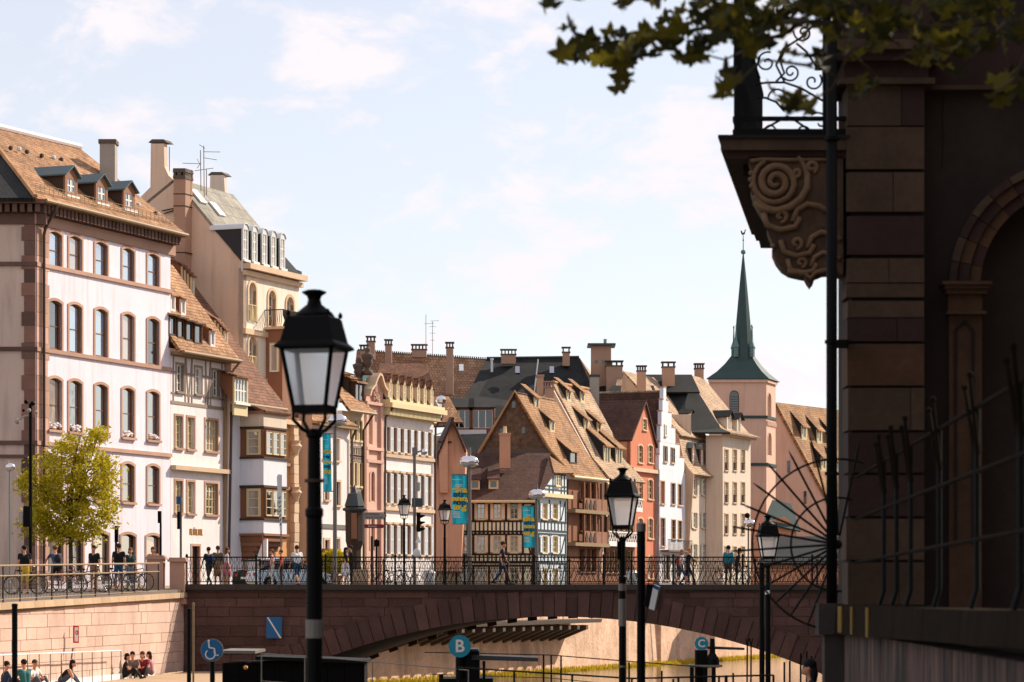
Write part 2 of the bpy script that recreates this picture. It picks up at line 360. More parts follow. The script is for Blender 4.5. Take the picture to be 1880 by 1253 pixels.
def wall(parent, pl, u0, u1, z0, z1, holes, mat, name='wall', thick=.3, clip=(), reveal=.2, back=True):
    """wall slab along pl with rectangular holes; clip = [((u,z),(nu,nz))] cuts away the side n points to"""
    us = sorted(set([u0, u1] + [max(u0, min(u1, x)) for h in holes for x in h[:2]])); zs = sorted(set([z0, z1] + [max(z0, min(z1, x)) for h in holes for x in h[2:4]]))
    mb = MB()
    for i in range(len(us) - 1):
        for j in range(len(zs) - 1):
            a, b, c, d = us[i], us[i + 1], zs[j], zs[j + 1]; um, zm = (a + b) / 2, (c + d) / 2
            if b - a < 1e-5 or d - c < 1e-5 or any(h[0] < um < h[1] and h[2] < zm < h[3] for h in holes): continue
            mb.add([pl.pt(a, c), pl.pt(b, c), pl.pt(b, d), pl.pt(a, d)], [(0, 1, 2, 3)])
    for h in holes:
        a, b, c, d = h[:4]
        for q in (((a, c), (b, c)), ((b, c), (b, d)), ((b, d), (a, d)), ((a, d), (a, c))):
            mb.add([pl.pt(*q[0]), pl.pt(*q[1]), pl.pt(*q[1], -reveal), pl.pt(*q[0], -reveal)], [(0, 3, 2, 1)])
    if back:
        mb.add([pl.pt(u0, z0, -thick), pl.pt(u1, z0, -thick), pl.pt(u1, z1, -thick), pl.pt(u0, z1, -thick)], [(3, 2, 1, 0)])
        mb.add([pl.pt(u0, z0, -thick), pl.pt(u0, z0), pl.pt(u0, z1), pl.pt(u0, z1, -thick)], [(0, 1, 2, 3)])
        mb.add([pl.pt(u1, z0), pl.pt(u1, z0, -thick), pl.pt(u1, z1, -thick), pl.pt(u1, z1)], [(0, 1, 2, 3)])
        mb.add([pl.pt(u0, z1), pl.pt(u1, z1), pl.pt(u1, z1, -thick), pl.pt(u0, z1, -thick)], [(0, 1, 2, 3)])
    if clip:
        bm = bmesh.new(); vs = [bm.verts.new(v) for v in mb.v]
        for f in mb.f:
            try: bm.faces.new([vs[i] for i in f])
            except ValueError: pass
        bmesh.ops.remove_doubles(bm, verts=bm.verts[:], dist=1e-4)
        for (cu, cz), (nu, nz) in clip:
            no = pl.d * nu + V((0, 0, nz)); bmesh.ops.bisect_plane(bm, geom=bm.verts[:] + bm.edges[:] + bm.faces[:], plane_co=pl.pt(cu, cz), plane_no=no, clear_outer=True)
        mb = MB(); bm.verts.index_update(); mb.v = [v.co.copy() for v in bm.verts]; mb.f = [[v.index for v in f.verts] for f in bm.faces]; mb.m = [0] * len(mb.f); bm.free()
    return mb.build(name, mat, parent)
def facade(parent, pl, u0, u1, z0, z1, wins, mat, clip=(), name='wall', **ws):
    """wall plus its windows; wins = list of (rect, overrides)"""
    wall(parent, pl, u0, u1, z0, z1, [r for r, _ in wins], mat, name, clip=clip, reveal=ws.get('recess', .18))
    for r, ov in wins:
        a = {**ws, **ov}; q = R.random()
        if a.get('pane') == 'glass_sky' and q < .25: a['pane'] = 'glass'
        if a.get('pane', 'glass') in ('glass', 'glass_dark') and q < .34: a['pane'] = 'glass_curtain' if q < .2 else ('glass_dark' if a.get('pane') != 'glass_dark' else 'glass')
        window(parent, pl, r, wall=mat, **a)
def band(parent, pl, u0, u1, z0, z1, w1, mat, name='string_course', w0=-.02):
    return MB().box(pl, u0, u1, z0, z1, w0, w1).build(name, mat, parent)
def closing(parent, pts, z0, z1, mat, name='rear_wall'):
    """plain walls round the unseen sides: pts = open polyline in plan"""
    mb = MB()
    for a, b in zip(pts, pts[1:]): mb.add([V((a[0], a[1], z0)), V((b[0], b[1], z0)), V((b[0], b[1], z1)), V((a[0], a[1], z1))], [(0, 1, 2, 3)])
    return mb.build(name, mat, parent)
def chimney(parent, px0, px1, yt, yb, Y, mat='brick_dark', depth=None, cap='slab', holes=2, name='chimney', capmat='dark_stone'):
    """stack seen between px0..px1, from yt down to yb (inside the roof)"""
    x0, x1 = Xp(px0, Y), Xp(px1, Y); z1, z0 = Zp(yt, Y), Zp(yb, Y); d = depth or max(.5, (x1 - x0) * .8); w = x1 - x0
    zc = z1 - (.55 if cap == 'slab' else .2)
    o = MB().wbox(x0, x1, Y, Y + d, z0, zc).build(name, mat, parent); mb = MB()
    if cap == 'slab':
        mb.wbox(x0 - .07, x1 + .07, Y - .07, Y + d + .07, zc, zc + .1)
        n = holes + 1
        for i in range(n):
            xx = x0 + (w - .12) * i / (n - 1)
            for yy in (Y, Y + d - .12): mb.wbox(xx, xx + .12, yy, yy + .12, zc + .1, z1 - .09)
        mb.wbox(x0 - .1, x1 + .1, Y - .1, Y + d + .1, z1 - .09, z1)
    elif cap == 'plain': mb.wbox(x0 - .06, x1 + .06, Y - .06, Y + d + .06, zc, z1)
    elif cap == 'curve':
        q = [V((x0 - .12, Y - .12, zc)), V((x1 + .12, Y - .12, zc)), V((x1 + .12, Y - .12, zc + .07)), V(((x0 + x1) / 2 + w * .2, Y - .12, z1)), V(((x0 + x1) / 2 - w * .2, Y - .12, z1)), V((x0 - .12, Y - .12, zc + .07))]
        mb.prism(q, (0, d + .24, 0))
    mb.build('chimney_cap', capmat, o); return o
DC = {}
def dormer(parent, pl, pos, w, h, slope, kind='gable', cheek='slate_cheek', face='cream', roofm='tile_brown', pane='glass', sash='white', ov=.12, rh=.45, rl=.22, wfr=.12, name='dormer', nx=2, nz=2, sillw=None):
    """dormer standing on a slope: pos = middle of its foot in front, slope = tangent of the main roof. dormer > dormer_roof, pane, sash"""
    k = (round(pl.ang, 3), round(w, 2), round(h, 2), round(slope, 2), kind, cheek, face, roofm, pane, sash, ov, rh, rl, wfr, nx, nz, sillw)
    if k not in DC:
        lp = Plane((0, 0), pl.d); mb = MB(); a = w / 2
        if kind == 'shed': L = h / max(.15, slope - rl); zr = lambda q: h + q * rl
        else: L = h / slope + .1; zr = lambda q: h
        ow, oz0, oz1 = a - wfr, wfr * .9, h - wfr        # opening
        for (p, q, r_, s_) in ((-a, -ow, 0, h), (ow, a, 0, h), (-ow, ow, 0, oz0), (-ow, ow, oz1, h)): mb.box(lp, p, q, r_, s_, -.1, 0, 1)
        for sg in (-1, 1):
            q = [lp.pt(sg * a, -.05, -.1), lp.pt(sg * a, zr(.1) - .005, -.1), lp.pt(sg * a, zr(L), -L)]
            mb.prism(q if sg > 0 else q[::-1], lp.d * (-.06 * sg))
        mb.box(lp, -a, a, -.6, 0, -.12, -.02, 1)
        if kind in ('gable', 'arch'):
            if kind == 'gable': top = [(-a, h), (a, h), (0, h + rh)]
            else: top = [(a * math.cos(t), h + rh * math.sin(t)) for t in [math.pi * i / 8 for i in range(9)]][::-1]
            mb.prism([lp.pt(u, z, 0) for u, z in top], -lp.n * .1, 1)
        rb = MB()
        if kind == 'shed':
            A = [lp.pt(-a - ov, h - ov * rl, ov * 1.6), lp.pt(a + ov, h - ov * rl, ov * 1.6), lp.pt(a + ov * .5, zr(L + .1), -L - .1), lp.pt(-a - ov * .5, zr(L + .1), -L - .1)]
            rb.prism(A, V((0, 0, .09)))
        elif kind == 'gable':
            L2 = (h + rh) / slope + .15
            for sg in (-1, 1):
                e = a + ov; ze = h - ov * rh / a
                A = [lp.pt(sg * e, ze, ov), lp.pt(0, h + rh, ov), lp.pt(0, h + rh, -L2), lp.pt(sg * e, ze, -L - .1)]
                rb.prism(A, V((0, 0, .07)))
        else:
            L2 = (h + rh) / slope + .15; m = 8
            arc = [((a + ov) * math.cos(math.pi * i / m), h + (rh + ov) * math.sin(math.pi * i / m)) for i in range(m + 1)]
            for i in range(m):
                (ua, za), (ub, zb) = arc[i], arc[i + 1]
                rb.prism([lp.pt(ua, za, ov), lp.pt(ub, zb, ov), lp.pt(ub, zb, -L2), lp.pt(ua, za, -L2)], (V((0, 0, h)) - V((0, 0, (za + zb) / 2))).normalized() * .0 + V((0, 0, -.06)))
        uvm = rb.mesh('dormer_roof', roofm); 
        ul = uvm.uv_layers.new(name='UVMap')
        for p in uvm.polygons:
            for li in p.loop_indices:
                c = uvm.vertices[uvm.loops[li].vertex_index].co; ul.data[li].uv = (c.dot(lp.d), c.dot(lp.n) * 1.1)
        pm = MB().add([lp.pt(-ow, oz0, -.07), lp.pt(ow, oz0, -.07), lp.pt(ow, oz1, -.07), lp.pt(-ow, oz1, -.07)], [(0, 1, 2, 3)])
        sm = MB(); b = .04
        for i in range(nx + 1): u = -ow + 2 * ow * i / nx; sm.box(lp, u - b, u + b, oz0, oz1, -.068, -.03)
        for i in range(nz + 1): z = oz0 + (oz1 - oz0) * i / nz; sm.box(lp, -ow, ow, z - b * .8, z + b * .8, -.068, -.034)
        if sillw: sm.box(lp, -a - .05, a + .05, -.06, .05, -.02, .12)
        DC[k] = (mb.mesh('dormer', [cheek, face]), uvm, pm.mesh('pane', pane), sm.mesh('sash', sash))
    me, rm, pm, sm = DC[k]; o = place(name, me, parent, pos)
    place('dormer_roof', rm, o, pos); place('pane', pm, o, pos); place('sash', sm, o, pos); return o
def pipe(parent, pts, r=.06, mat='pipe', name='drainpipe'): return MB().tube(pts, r, 6).build(name, mat, parent)
# ------------------------------------------------------------------ palette
mk('plaster_pink', (230, 220, 228), var=.1, scale=.5, streak=.4, dirt=(190, 172, 168))
mk('dormer_zinc', (72, 88, 92), var=.15, rough=.5)
mk('plaster_white', (232, 222, 220), var=.09, streak=.3, dirt=(190, 176, 168))
mk('plaster_cool', (222, 222, 228), var=.07, streak=.18)
mk('plaster_cream', (228, 216, 198), var=.08, streak=.2)
mk('plaster_ivory', (214, 196, 176), var=.08, streak=.2)
mk('plaster_beige', (218, 190, 166), var=.1, scale=.35, streak=.25)
mk('plaster_tan', (200, 166, 136), var=.1, streak=.3)
mk('plaster_ochre', (206, 150, 96), var=.1, streak=.2)
mk('plaster_yellow', (250, 242, 206), var=.08, streak=.15)
mk('plaster_bluewhite', (206, 216, 222), var=.06, streak=.15)
mk('plaster_salmon', (205, 124, 92), var=.08, streak=.18)
mk('plaster_side_shaded', (206, 180, 164), var=.12, scale=.4, streak=.35)  # darker copy of the pink plaster, coloured for the shaded face
mk('plaster_terracotta', (212, 154, 122), var=.12, streak=.35)
mk('church_render', (212, 174, 152), var=.1, scale=.3, streak=.22)
mk('stone', (178, 140, 120), var=.16, piece=.12, bump=.25)
mk('surround', (184, 146, 124), var=.14, piece=.1)
mk('stone_light', (206, 178, 148), var=.14, piece=.1, bump=.2)
mk('stone_pink', (206, 166, 148), var=.12, piece=.1)
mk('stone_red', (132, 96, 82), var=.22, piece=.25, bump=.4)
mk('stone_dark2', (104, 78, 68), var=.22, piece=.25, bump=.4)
mk('dark_stone', (92, 80, 72), var=.2, bump=.3)
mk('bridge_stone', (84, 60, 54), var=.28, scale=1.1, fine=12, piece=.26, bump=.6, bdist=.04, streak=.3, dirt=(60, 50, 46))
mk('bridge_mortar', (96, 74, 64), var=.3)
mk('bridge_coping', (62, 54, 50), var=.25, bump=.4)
mk('quay_stone', (198, 168, 152), var=.24, scale=.7, fine=8, piece=.08, bump=.5, bdist=.03, streak=.35, dirt=(206, 172, 156))
mk('quay_mortar', (196, 166, 150), var=.2)
mk('quay_coping', (178, 150, 120), var=.2, piece=.12, bump=.4)
mk('far_quay', (216, 180, 152), var=.42, scale=.5, fine=4, bump=.8, bdist=.08, streak=.5, dirt=(150, 112, 90), sfreq=.8)
mk('brick_dark', (172, 136, 114), var=.16, fine=14, bump=.3)  # darker of the two brick tones
mk('brick_light', (186, 146, 120), var=.14, fine=14, bump=.3)
mk('rubble', (104, 78, 60), var=.75, scale=2.2, fine=5.5, bump=.9, bdist=.08)
mk('concrete', (158, 150, 140), var=.14, bump=.2)
mk('asphalt', (70, 66, 64), var=.2, bump=.3)
mk('paving', (112, 100, 90), var=.2, bump=.3)
mk('white', (232, 228, 220), var=.04, rough=.6)
mk('cream', (214, 196, 154), var=.06, rough=.7)
mk('frame_brown', (120, 84, 58), var=.14, rough=.7)
mk('frame_dark', (66, 50, 40), var=.14, rough=.7)
mk('tan_shutter', (238, 212, 180), var=.08, rough=.7)
mk('white_shutter', (220, 222, 224), var=.05, rough=.6)
mk('cream_shutter', (214, 206, 184), var=.06, rough=.7)
mk('timber_dark', (58, 40, 32), var=.2, rough=.85, piece=.15)
mk('timber_grey', (140, 124, 108), var=.16, rough=.85, piece=.12)
mk('timber_blue', (48, 58, 62), var=.15, rough=.8, piece=.15)
mk('timber_brown', (124, 82, 54), var=.2, rough=.8, piece=.15)
mk('wood_brown', (132, 86, 60), var=.18, rough=.75)
mk('wood_rust', (140, 98, 74), var=.18, rough=.75)
mk('slate_cheek', (44, 44, 46), var=.2, rough=.6)
mk('zinc', (120, 132, 134), var=.12, rough=.4, metal=.4)
mk('zinc_light', (206, 208, 208), var=.08, rough=.45, metal=.2)
mk('zinc_dark', (64, 70, 72), var=.16, rough=.4, metal=.3)
mk('copper', (50, 70, 68), var=.18, rough=.6)
mk('copper_light', (92, 122, 120), var=.18, rough=.6)
mk('gutter', (142, 116, 84), var=.14, rough=.6)
mk('pipe', (86, 64, 52), var=.12, rough=.5, metal=.2)
mk('iron', (11, 11, 11), var=.2, rough=.6, spec=.15)
mk('iron_brown', (58, 44, 34), var=.2, rough=.6)
mk('lamp_black', (7, 7, 8), var=.2, rough=.55, spec=.1)
mk('steel', (150, 146, 140), var=.08, rough=.35, metal=.7)
mk('steel_grey', (118, 112, 106), var=.08, rough=.5, metal=.3)
mk('chrome', (225, 220, 222), var=.03, rough=.16, metal=1)
mk('white_paint', (236, 234, 232), var=.03, rough=.5)
mk('sign_blue', (22, 92, 142), var=.05, rough=.5)
mk('sign_teal', (24, 128, 152), var=.06, rough=.55)
mk('banner_teal', (34, 160, 182), var=.05, rough=.7, trans=.25)
mk('banner_yellow', (226, 184, 40), var=.04, rough=.7)
mk('banner_navy', (14, 86, 120), var=.05, rough=.7)
mk('sign_red', (196, 40, 36), var=.06, rough=.5)
mk('sign_maroon', (120, 34, 48), var=.06, rough=.5)
mk('sign_grey', (148, 138, 128), var=.06, rough=.6)
mk('gold', (190, 140, 70), var=.1, rough=.4, metal=.5)
mk('skin', (196, 142, 112), var=.05, rough=.6)
mk('grass', (188, 164, 40), var=.3, scale=3, rough=.9, trans=.3)
mk_glass('glass', (38, 34, 32), refl=.3)
mk_glass('glass_sky', (104, 134, 160), refl=.36, rough=.03, wob=.08)  # sky reflection put into the base colour as pale blue
mk_glass('glass_dark', (22, 19, 17), refl=.1)
mk_glass('glass_curtain', (168, 152, 136), refl=.22)
mk_tile('tile_brown', (182, 138, 98), (142, 102, 72), (76, 54, 40))
mk_tile('tile_tan', (172, 128, 86), (138, 100, 66), (78, 55, 38))
mk_tile('tile_cream', (188, 160, 128), (160, 132, 106), (104, 82, 66), w=.22, h=.22)
mk_tile('tile_rust', (140, 96, 72), (108, 74, 58), (62, 44, 36))
mk_tile('tile_dark', (92, 62, 50), (74, 50, 42), (42, 30, 26), bump=.4)
mk_tile('tile_black', (42, 44, 44), (34, 36, 38), (22, 22, 22), bump=.35)
mk_tile('tile_grid', (166, 128, 98), (140, 104, 80), (70, 50, 40), w=.3, h=.36, bump=.8)
mk_tile('roof_sheet', (150, 144, 132), (130, 126, 116), (92, 88, 82), w=.5, h=.9, bump=.15)

# ------------------------------------------------------------------ water, ground, streets
WZ = -4.6
m = bpy.data.materials.new('water'); m.use_nodes = True; nt = m.node_tree; b = nt.nodes['Principled BSDF']
b.inputs['Base Color'].default_value = (.09, .07, .035, 1); b.inputs['Roughness'].default_value = .07; b.inputs['IOR'].default_value = 1.33; b.inputs['Specular IOR Level'].default_value = .9
g = N(nt, 'ShaderNodeNewGeometry'); mpp = N(nt, 'ShaderNodeMapping'); mpp.inputs['Scale'].default_value = (.6, 2.2, 1); nz_ = N(nt, 'ShaderNodeTexNoise'); nz_.inputs['Scale'].default_value = 1.1; nz_.inputs['Detail'].default_value = 4
nt.links.new(g.outputs['Position'], mpp.inputs['Vector']); nt.links.new(mpp.outputs[0], nz_.inputs['Vector'])
bp = N(nt, 'ShaderNodeBump'); bp.inputs['Strength'].default_value = .35; bp.inputs['Distance'].default_value = .08; nt.links.new(nz_.outputs['Fac'], bp.inputs['Height']); nt.links.new(bp.outputs[0], b.inputs['Normal'])
MATS['water'] = m
def sheet(name, pts, z, mat, thick=None, mside=None):
    mb = MB(); q = [V((p[0], p[1], p[2] if len(p) > 2 else z)) for p in pts]
    if thick: mb.prism(q, (0, 0, -thick), 0, 1 if mside else None)
    else: mb.add(q, [list(range(len(q)))])
    return mb.build(name, [mat, mside or mat], loc=(0, 0, 0), kind='structure')
sheet('ground', [(-3000, -400), (3000, -400), (3000, 5000), (-3000, 5000)], -7.5, 'paving')
sheet('water', [(-60, -60), (60, -60), (140, 420), (-60, 420)], WZ, 'water')
F1 = vp(65, 128)                                          # line of the left bank's house fronts
FQ = F1.shift(5.0)                                        # river wall beyond the bridge
qa = [FQ.pt(u, 0) for u in (-2.5, 34, 70, 110, 190)]
left_st = [(-12.9, 112.0), (-12.9, 126)] + [(p.x, p.y) for p in qa] + [(-100, 420), (-160, 60), (-19.3, 60), (-15.85, 88)]
sheet('street', [(-12.9, 112.0, .3), (-12.9 + 1.7, 126, .3)] + [(p.x, p.y, .3) for p in qa] + [(-200, 420, .3), (-200, 112, .3)], .3, 'asphalt', .25)
sheet('quay_street', [(-12.9, 111.99, .28), (-200, 111.99, .28), (-200, 60, -.5), (-19.3, 60, -.72), (-15.85, 88, -.3)], .3, 'paving', .25)
sheet('lower_quay', [(-12.6, 111.8), (-16, 86.5), (-19.3, 60), (-12, 60), (-9.6, 88), (-7.5, 111.8)], -2.95, 'quay_coping', 2.2)
edge = [(-3.0, -40), (-2.6, 8), (-2.1, 21), (1.0, 46), (4.6, 67), (9.6, 92), (13.2, 111.9)]
zz = [-1.7, -1.7, -1.8, -2.9, -3.0, -3.0, -3.0]
sheet('quay_pavement', [(x, y, z) for (x, y), z in zip(edge[:3], zz)] + [(60, 21, -1.8), (60, -40, -1.7)], 0, 'paving', 3.2, 'quay_stone')
sheet('quay_ramp', [(x, y, z) for (x, y), z in zip(edge[2:4], zz[2:4])] + [(60, 46, -2.9), (60, 21.0, -1.8)], 0, 'paving', 2.5, 'quay_stone')
sheet('landing_quay', [(x, y, z) for (x, y), z in zip(edge[3:], zz[3:])] + [(60, 111.9, -3.0), (60, 46, -2.95)], 0, 'paving', 2, 'quay_stone')
sheet('right_bank_street', [(13.3, 112.1), (80, 112.1), (160, 420), (62, 300), (30, 180), (14.5, 126)], .3, 'asphalt', 5.2, 'far_quay')

# river wall of the far bank, with its coping and a strip of weeds at the water line
w_ = thing('quay_wall', 'long sunlit sandstone river wall seen through the bridge arch', 'wall', FQ.pt(-2, WZ))
mb = MB()
N_ = 96
for i in range(N_):
    u0 = -2 + 190 * i / N_; u1 = -2 + 190 * (i + 1) / N_
    mb.add([FQ.pt(u0, WZ - .4, .25), FQ.pt(u1, WZ - .4, .25), FQ.pt(u1, .3, 0), FQ.pt(u0, .3, 0)], [(0, 1, 2, 3)])
mb.build('wall_face', 'far_quay', w_)
MB().box(FQ, -2, 188, .31, .48, -.35, .1).build('coping', 'quay_coping', w_)
for u in (64, 71): MB().box(FQ, u, u + .5, WZ, -.2, .0, .4).build('buttress', 'far_quay', w_)
# footway carried on brackets along that wall, left part of the arch opening
fw = thing('cantilever_footway', 'narrow footway on stone brackets along the far river wall, shading the wall below it', 'footway', FQ.pt(24, -1.8, .8))
ua, ub = FQ.u(560), FQ.u(1046)
MB().hexa([FQ.pt(ua, -1.75, 2.1), FQ.pt(ub, -1.62, 2.1), FQ.pt(ub, -1.62, .0), FQ.pt(ua, -1.75, .0), FQ.pt(ua, -1.45, 2.15), FQ.pt(ub, -1.4, 2.15), FQ.pt(ub, -1.4, .0), FQ.pt(ua, -1.45, .0)]).build('slab', 'dark_stone', fw)
for i in range(int((ub - ua) / 1.5)):
    u = ua + .4 + i * 1.5; MB().prism([FQ.pt(u, -1.76, .05), FQ.pt(u, -1.76, 2.0), FQ.pt(u, -2.0, 2.0), FQ.pt(u, -2.75, .1)], FQ.d * .38).build('bracket', 'dark_stone', fw)
MB().tube([FQ.pt(ua, -.5, 1.45), FQ.pt(ub, -.45, 1.45)], .03, 6).build('handrail', 'iron', fw)
for i in range(16): u = ua + (ub - ua) * i / 15; MB().tube([FQ.pt(u, -1.45, 1.45), FQ.pt(u, -.48, 1.45)], .022, 5).build('post', 'iron', fw)
gb = MB()
for i in range(5200):
    u = 6 + 105 * R.random(); w = .3 + .9 * R.random() ** 1.3; h = .12 + .26 * R.random(); p = FQ.pt(u, WZ - .02, w); a = R.random() * 6.28; q = V((math.cos(a), math.sin(a), 0)) * .07
    gb.add([p - q, p + q, p + V((R.uniform(-.12, .12), R.uniform(-.12, .12), h))], [(0, 1, 2)])
gb.build('grass', 'grass', kind='stuff')

# ------------------------------------------------------------------ near left quay wall
QL = Plane((-19.3, 60), (-15.85 + 19.3, 28)); QL2 = Plane((-15.85, 88), (-12.9 + 15.85, 24))
t = thing('quay_wall', 'pink sandstone wall of the left quay lit by the sun, left of the bridge', 'wall', (-15.85, 88, -2.95))
Lq = math.hypot(2.95, 24)
zt = lambda u: -.42 + .37 * u / Lq                        # the coping climbs to the bridge
mb = MB(); mb.add([QL2.pt(-6, -2.95, -.05), QL2.pt(Lq, -2.95, -.05), QL2.pt(Lq, zt(Lq), -.05), QL2.pt(-6, zt(-6), -.05)], [(0, 1, 2, 3)]); mb.build('wall_core', 'quay_mortar', t)
zr = -2.95; row = 0
while zr < -.45:
    h = R.uniform(.34, .44); u = -6 + R.uniform(-.8, 0)
    while u < Lq:
        L = R.uniform(.7, 1.6); a, b = max(-6, u), min(Lq, u + L); ztop = min(zr + h, zt((a + b) / 2) - .02)
        if b - a > .1 and ztop - zr > .12: pbox('stone_block', 'quay_stone', t, QL2, a + .009, b - .009, zr + .008, ztop - .008, -.06, -.03 + R.uniform(0, .025))
        u += L
    zr += h
for i in range(26):
    a = -6 + (Lq + 6) * i / 26; b = -6 + (Lq + 6) * (i + 1) / 26
    MB().hexa([QL2.pt(a + .01, zt(a), .14), QL2.pt(b - .01, zt(b), .14), QL2.pt(b - .01, zt(b), -.5), QL2.pt(a + .01, zt(a), -.5),
               QL2.pt(a + .01, zt(a) + .2, .12), QL2.pt(b - .01, zt(b) + .2, .12), QL2.pt(b - .01, zt(b) + .2, -.5), QL2.pt(a + .01, zt(a) + .2, -.5)]).build('coping_stone', 'quay_coping', t)
MB().box(QL2, -6, Lq - 6, -2.95, -2.78, .0, .3).build('kerb', 'white_paint', t)
# railing on it: posts, rails, wire panels
t = thing('quay_railing', 'iron railing with wire mesh panels along the left quay, bicycles behind it', 'railing', (-15.85, 88, -.3))
zr_ = lambda u: zt(u) + .2
nP = 15
for i in range(nP + 1):
    u = -6 + (Lq + 2.9) * i / nP; MB().box(QL2, u - .022, u + .022, zr_(u), zr_(u) + 1.16, -.29, -.245).build('post', 'iron_brown', t)
for nm, dz, r in (('top_rail', 1.16, .035), ('middle_rail', .84, .028), ('bottom_rail', .1, .02)):
    MB().tube([QL2.pt(-6, zr_(-6) + dz, -.27), QL2.pt(Lq - 3, zr_(Lq - 3) + dz, -.27)], r, 6).build(nm, 'gutter', t)
mb = MB()
for i in range(160):
    u = -6 + (Lq + 2.9) * i / 160; mb.bar(QL2.pt(u, zr_(u) + .1, -.27), QL2.pt(u, zr_(u) + .84, -.27), QL2.n, .011, .011)
for j in range(1, 6): mb.bar(QL2.pt(-6, zr_(-6) + .1 + j * .12, -.27), QL2.pt(Lq - 3, zr_(Lq - 3) + .1 + j * .12, -.27), QL2.n, .011, .011)
mb.build('wire_mesh', 'iron_brown', t, kind='stuff')
# white handrail of the ramp below
t = thing('ramp_railing', 'pale thin handrail with posts against the foot of the left quay wall', 'railing', QL2.pt(6, -2.95, .5))
uA, uB = QL2.u(-40, .4), QL2.u(222, .4)
MB().tube([QL2.pt(uA, -1.78, .4), QL2.pt(uB, -1.93, .4)], .026, 6).build('handrail', 'zinc_light', t)
for i in range(14):
    u = uA + (uB - uA) * i / 13; MB().tube([QL2.pt(u, -2.95, .4), QL2.pt(u, -1.78 - .15 * i / 13, .4)], .018, 5).build('post', 'steel_grey', t)

# ------------------------------------------------------------------ the bridge
BY0, BY1 = 112.0, 126.0; BP = front(940, BY0)              # u = X
sB = BY0 / K
ax, az = (1018 - CX) * sB, (HY - 1132) * sB; AR = 1198 * sB; cz_ = az - AR
ZT = (HY - 1073) * sB
SK = 1.7                                                  # the bridge is a little askew: its far face sits further right
bx0, bx1 = (336 - CX) * sB, 14.5
br = thing('stone_bridge', 'dark red sandstone bridge with one wide low arch over the river', 'bridge', (ax, BY0, WZ))
def zi(x, r=AR):
    d = r * r - (x - ax) ** 2; return cz_ + math.sqrt(d) if d > 0 else -99
mb = MB(); nx_ = 120
for i in range(nx_):
    a = bx0 + (bx1 - bx0) * i / nx_; b = bx0 + (bx1 - bx0) * (i + 1) / nx_; za, zb = max(WZ - .3, zi(a)), max(WZ - .3, zi(b))
    for Y, fl in ((BY0 + .03, 0), (BY1, 1)):
        k_ = SK * fl
        q = [V((a + k_, Y, za)), V((b + k_, Y, zb)), V((b + k_, Y, ZT - .2)), V((a + k_, Y, ZT - .2))]; mb.add(q if not fl else q[::-1], [(0, 1, 2, 3)])
    if za > WZ - .29 or zb > WZ - .29: mb.add([V((a, BY0 + .03, za)), V((b, BY0 + .03, zb)), V((b + SK, BY1, zb)), V((a + SK, BY1, za))], [(3, 2, 1, 0)])
mb.add([V((bx0, BY0, WZ)), V((bx0 + SK, BY1, WZ)), V((bx0 + SK, BY1, ZT - .2)), V((bx0, BY0, ZT - .2))], [(3, 2, 1, 0)])
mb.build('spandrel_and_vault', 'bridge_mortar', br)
# stones of the arch ring: tall proud ones between plain ones
RV = 1.02; nv = 52; half = math.asin((1560 - 1018) * sB / AR * .97)
for i in range(nv):
    a0 = -half + 2 * half * i / nv; a1 = -half + 2 * half * (i + 1) / nv; tall = i % 2 == 0; g_ = .0006
    r1 = AR + (RV if tall else RV * .88) + R.uniform(-.03, .03); w1 = .11 if tall else .05
    q = [(AR - .01, a0 + g_), (AR - .01, a1 - g_), (r1, a1 - g_), (r1, a0 + g_)]
    if min(cz_ + r * math.cos(a) for r, a in q) < WZ - 1.2: continue
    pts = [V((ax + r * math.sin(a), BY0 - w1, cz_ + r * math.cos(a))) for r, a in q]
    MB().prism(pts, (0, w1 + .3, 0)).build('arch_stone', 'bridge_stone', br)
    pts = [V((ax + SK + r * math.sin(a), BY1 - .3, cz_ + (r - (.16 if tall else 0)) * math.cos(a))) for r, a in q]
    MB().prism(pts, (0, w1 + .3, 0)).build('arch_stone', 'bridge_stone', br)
zr = ZT - .2 - .34
def row_(z0, h, proud=0., lmin=.8, lmax=1.5):
    x = bx0 + R.uniform(-.7, 0)
    while x < bx1:
        L = R.uniform(lmin, lmax); a, b = max(bx0, x), min(bx1, x + L); x += L
        if b - a < .15: continue
        zm = z0 + h / 2
        for s_ in range(14):                              # pull the ends back to the ring
            if zi(a + .05, AR + .45) > z0 and zi(b - .05, AR + .45) > z0: a = b; break
            if zi(a, AR + .45) > z0: a += .12
            if zi(b, AR + .45) > z0: b -= .12
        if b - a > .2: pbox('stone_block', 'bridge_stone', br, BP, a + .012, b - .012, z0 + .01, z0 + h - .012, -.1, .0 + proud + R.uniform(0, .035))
row_(zr, .33, .03, 1.6, 2.6)
while zr > WZ + .2:
    h = R.uniform(.34, .42); zr -= h; row_(zr, h)
x = bx0 - .05
while x < bx1:
    L = R.uniform(1.7, 2.2); pbox('coping_stone', 'bridge_coping', br, BP, x + .006, x + L - .006, ZT - .22, ZT, -.6, .24); x += L
MB().box(BP, bx0, bx1, ZT - .3, ZT - .222, -.3, .12).build('coping_moulding', 'bridge_coping', br)
def skew(x, Y): return x + SK * (Y - BY0) / (BY1 - BY0)
for nm, ya, yb, za, zb, mm in (('roadway', BY0 + .3, BY1 - .3, ZT - .5, ZT - .15, 'asphalt'), ('pavement', BY0 + .3, BY0 + 2.3, ZT - .148, ZT - .02, 'paving'), ('pavement', BY1 - 2.3, BY1 - .3, ZT - .148, ZT - .02, 'paving'), ('coping', BY1 - .3, BY1 + .2, ZT - .3, ZT, 'bridge_coping')):
    q = [V((skew(bx0, ya), ya, za)), V((skew(bx1, ya), ya, za)), V((skew(bx1, yb), yb, za)), V((skew(bx0, yb), yb, za))]; MB().prism(q, (0, 0, zb - za)).build(nm, mm, br)
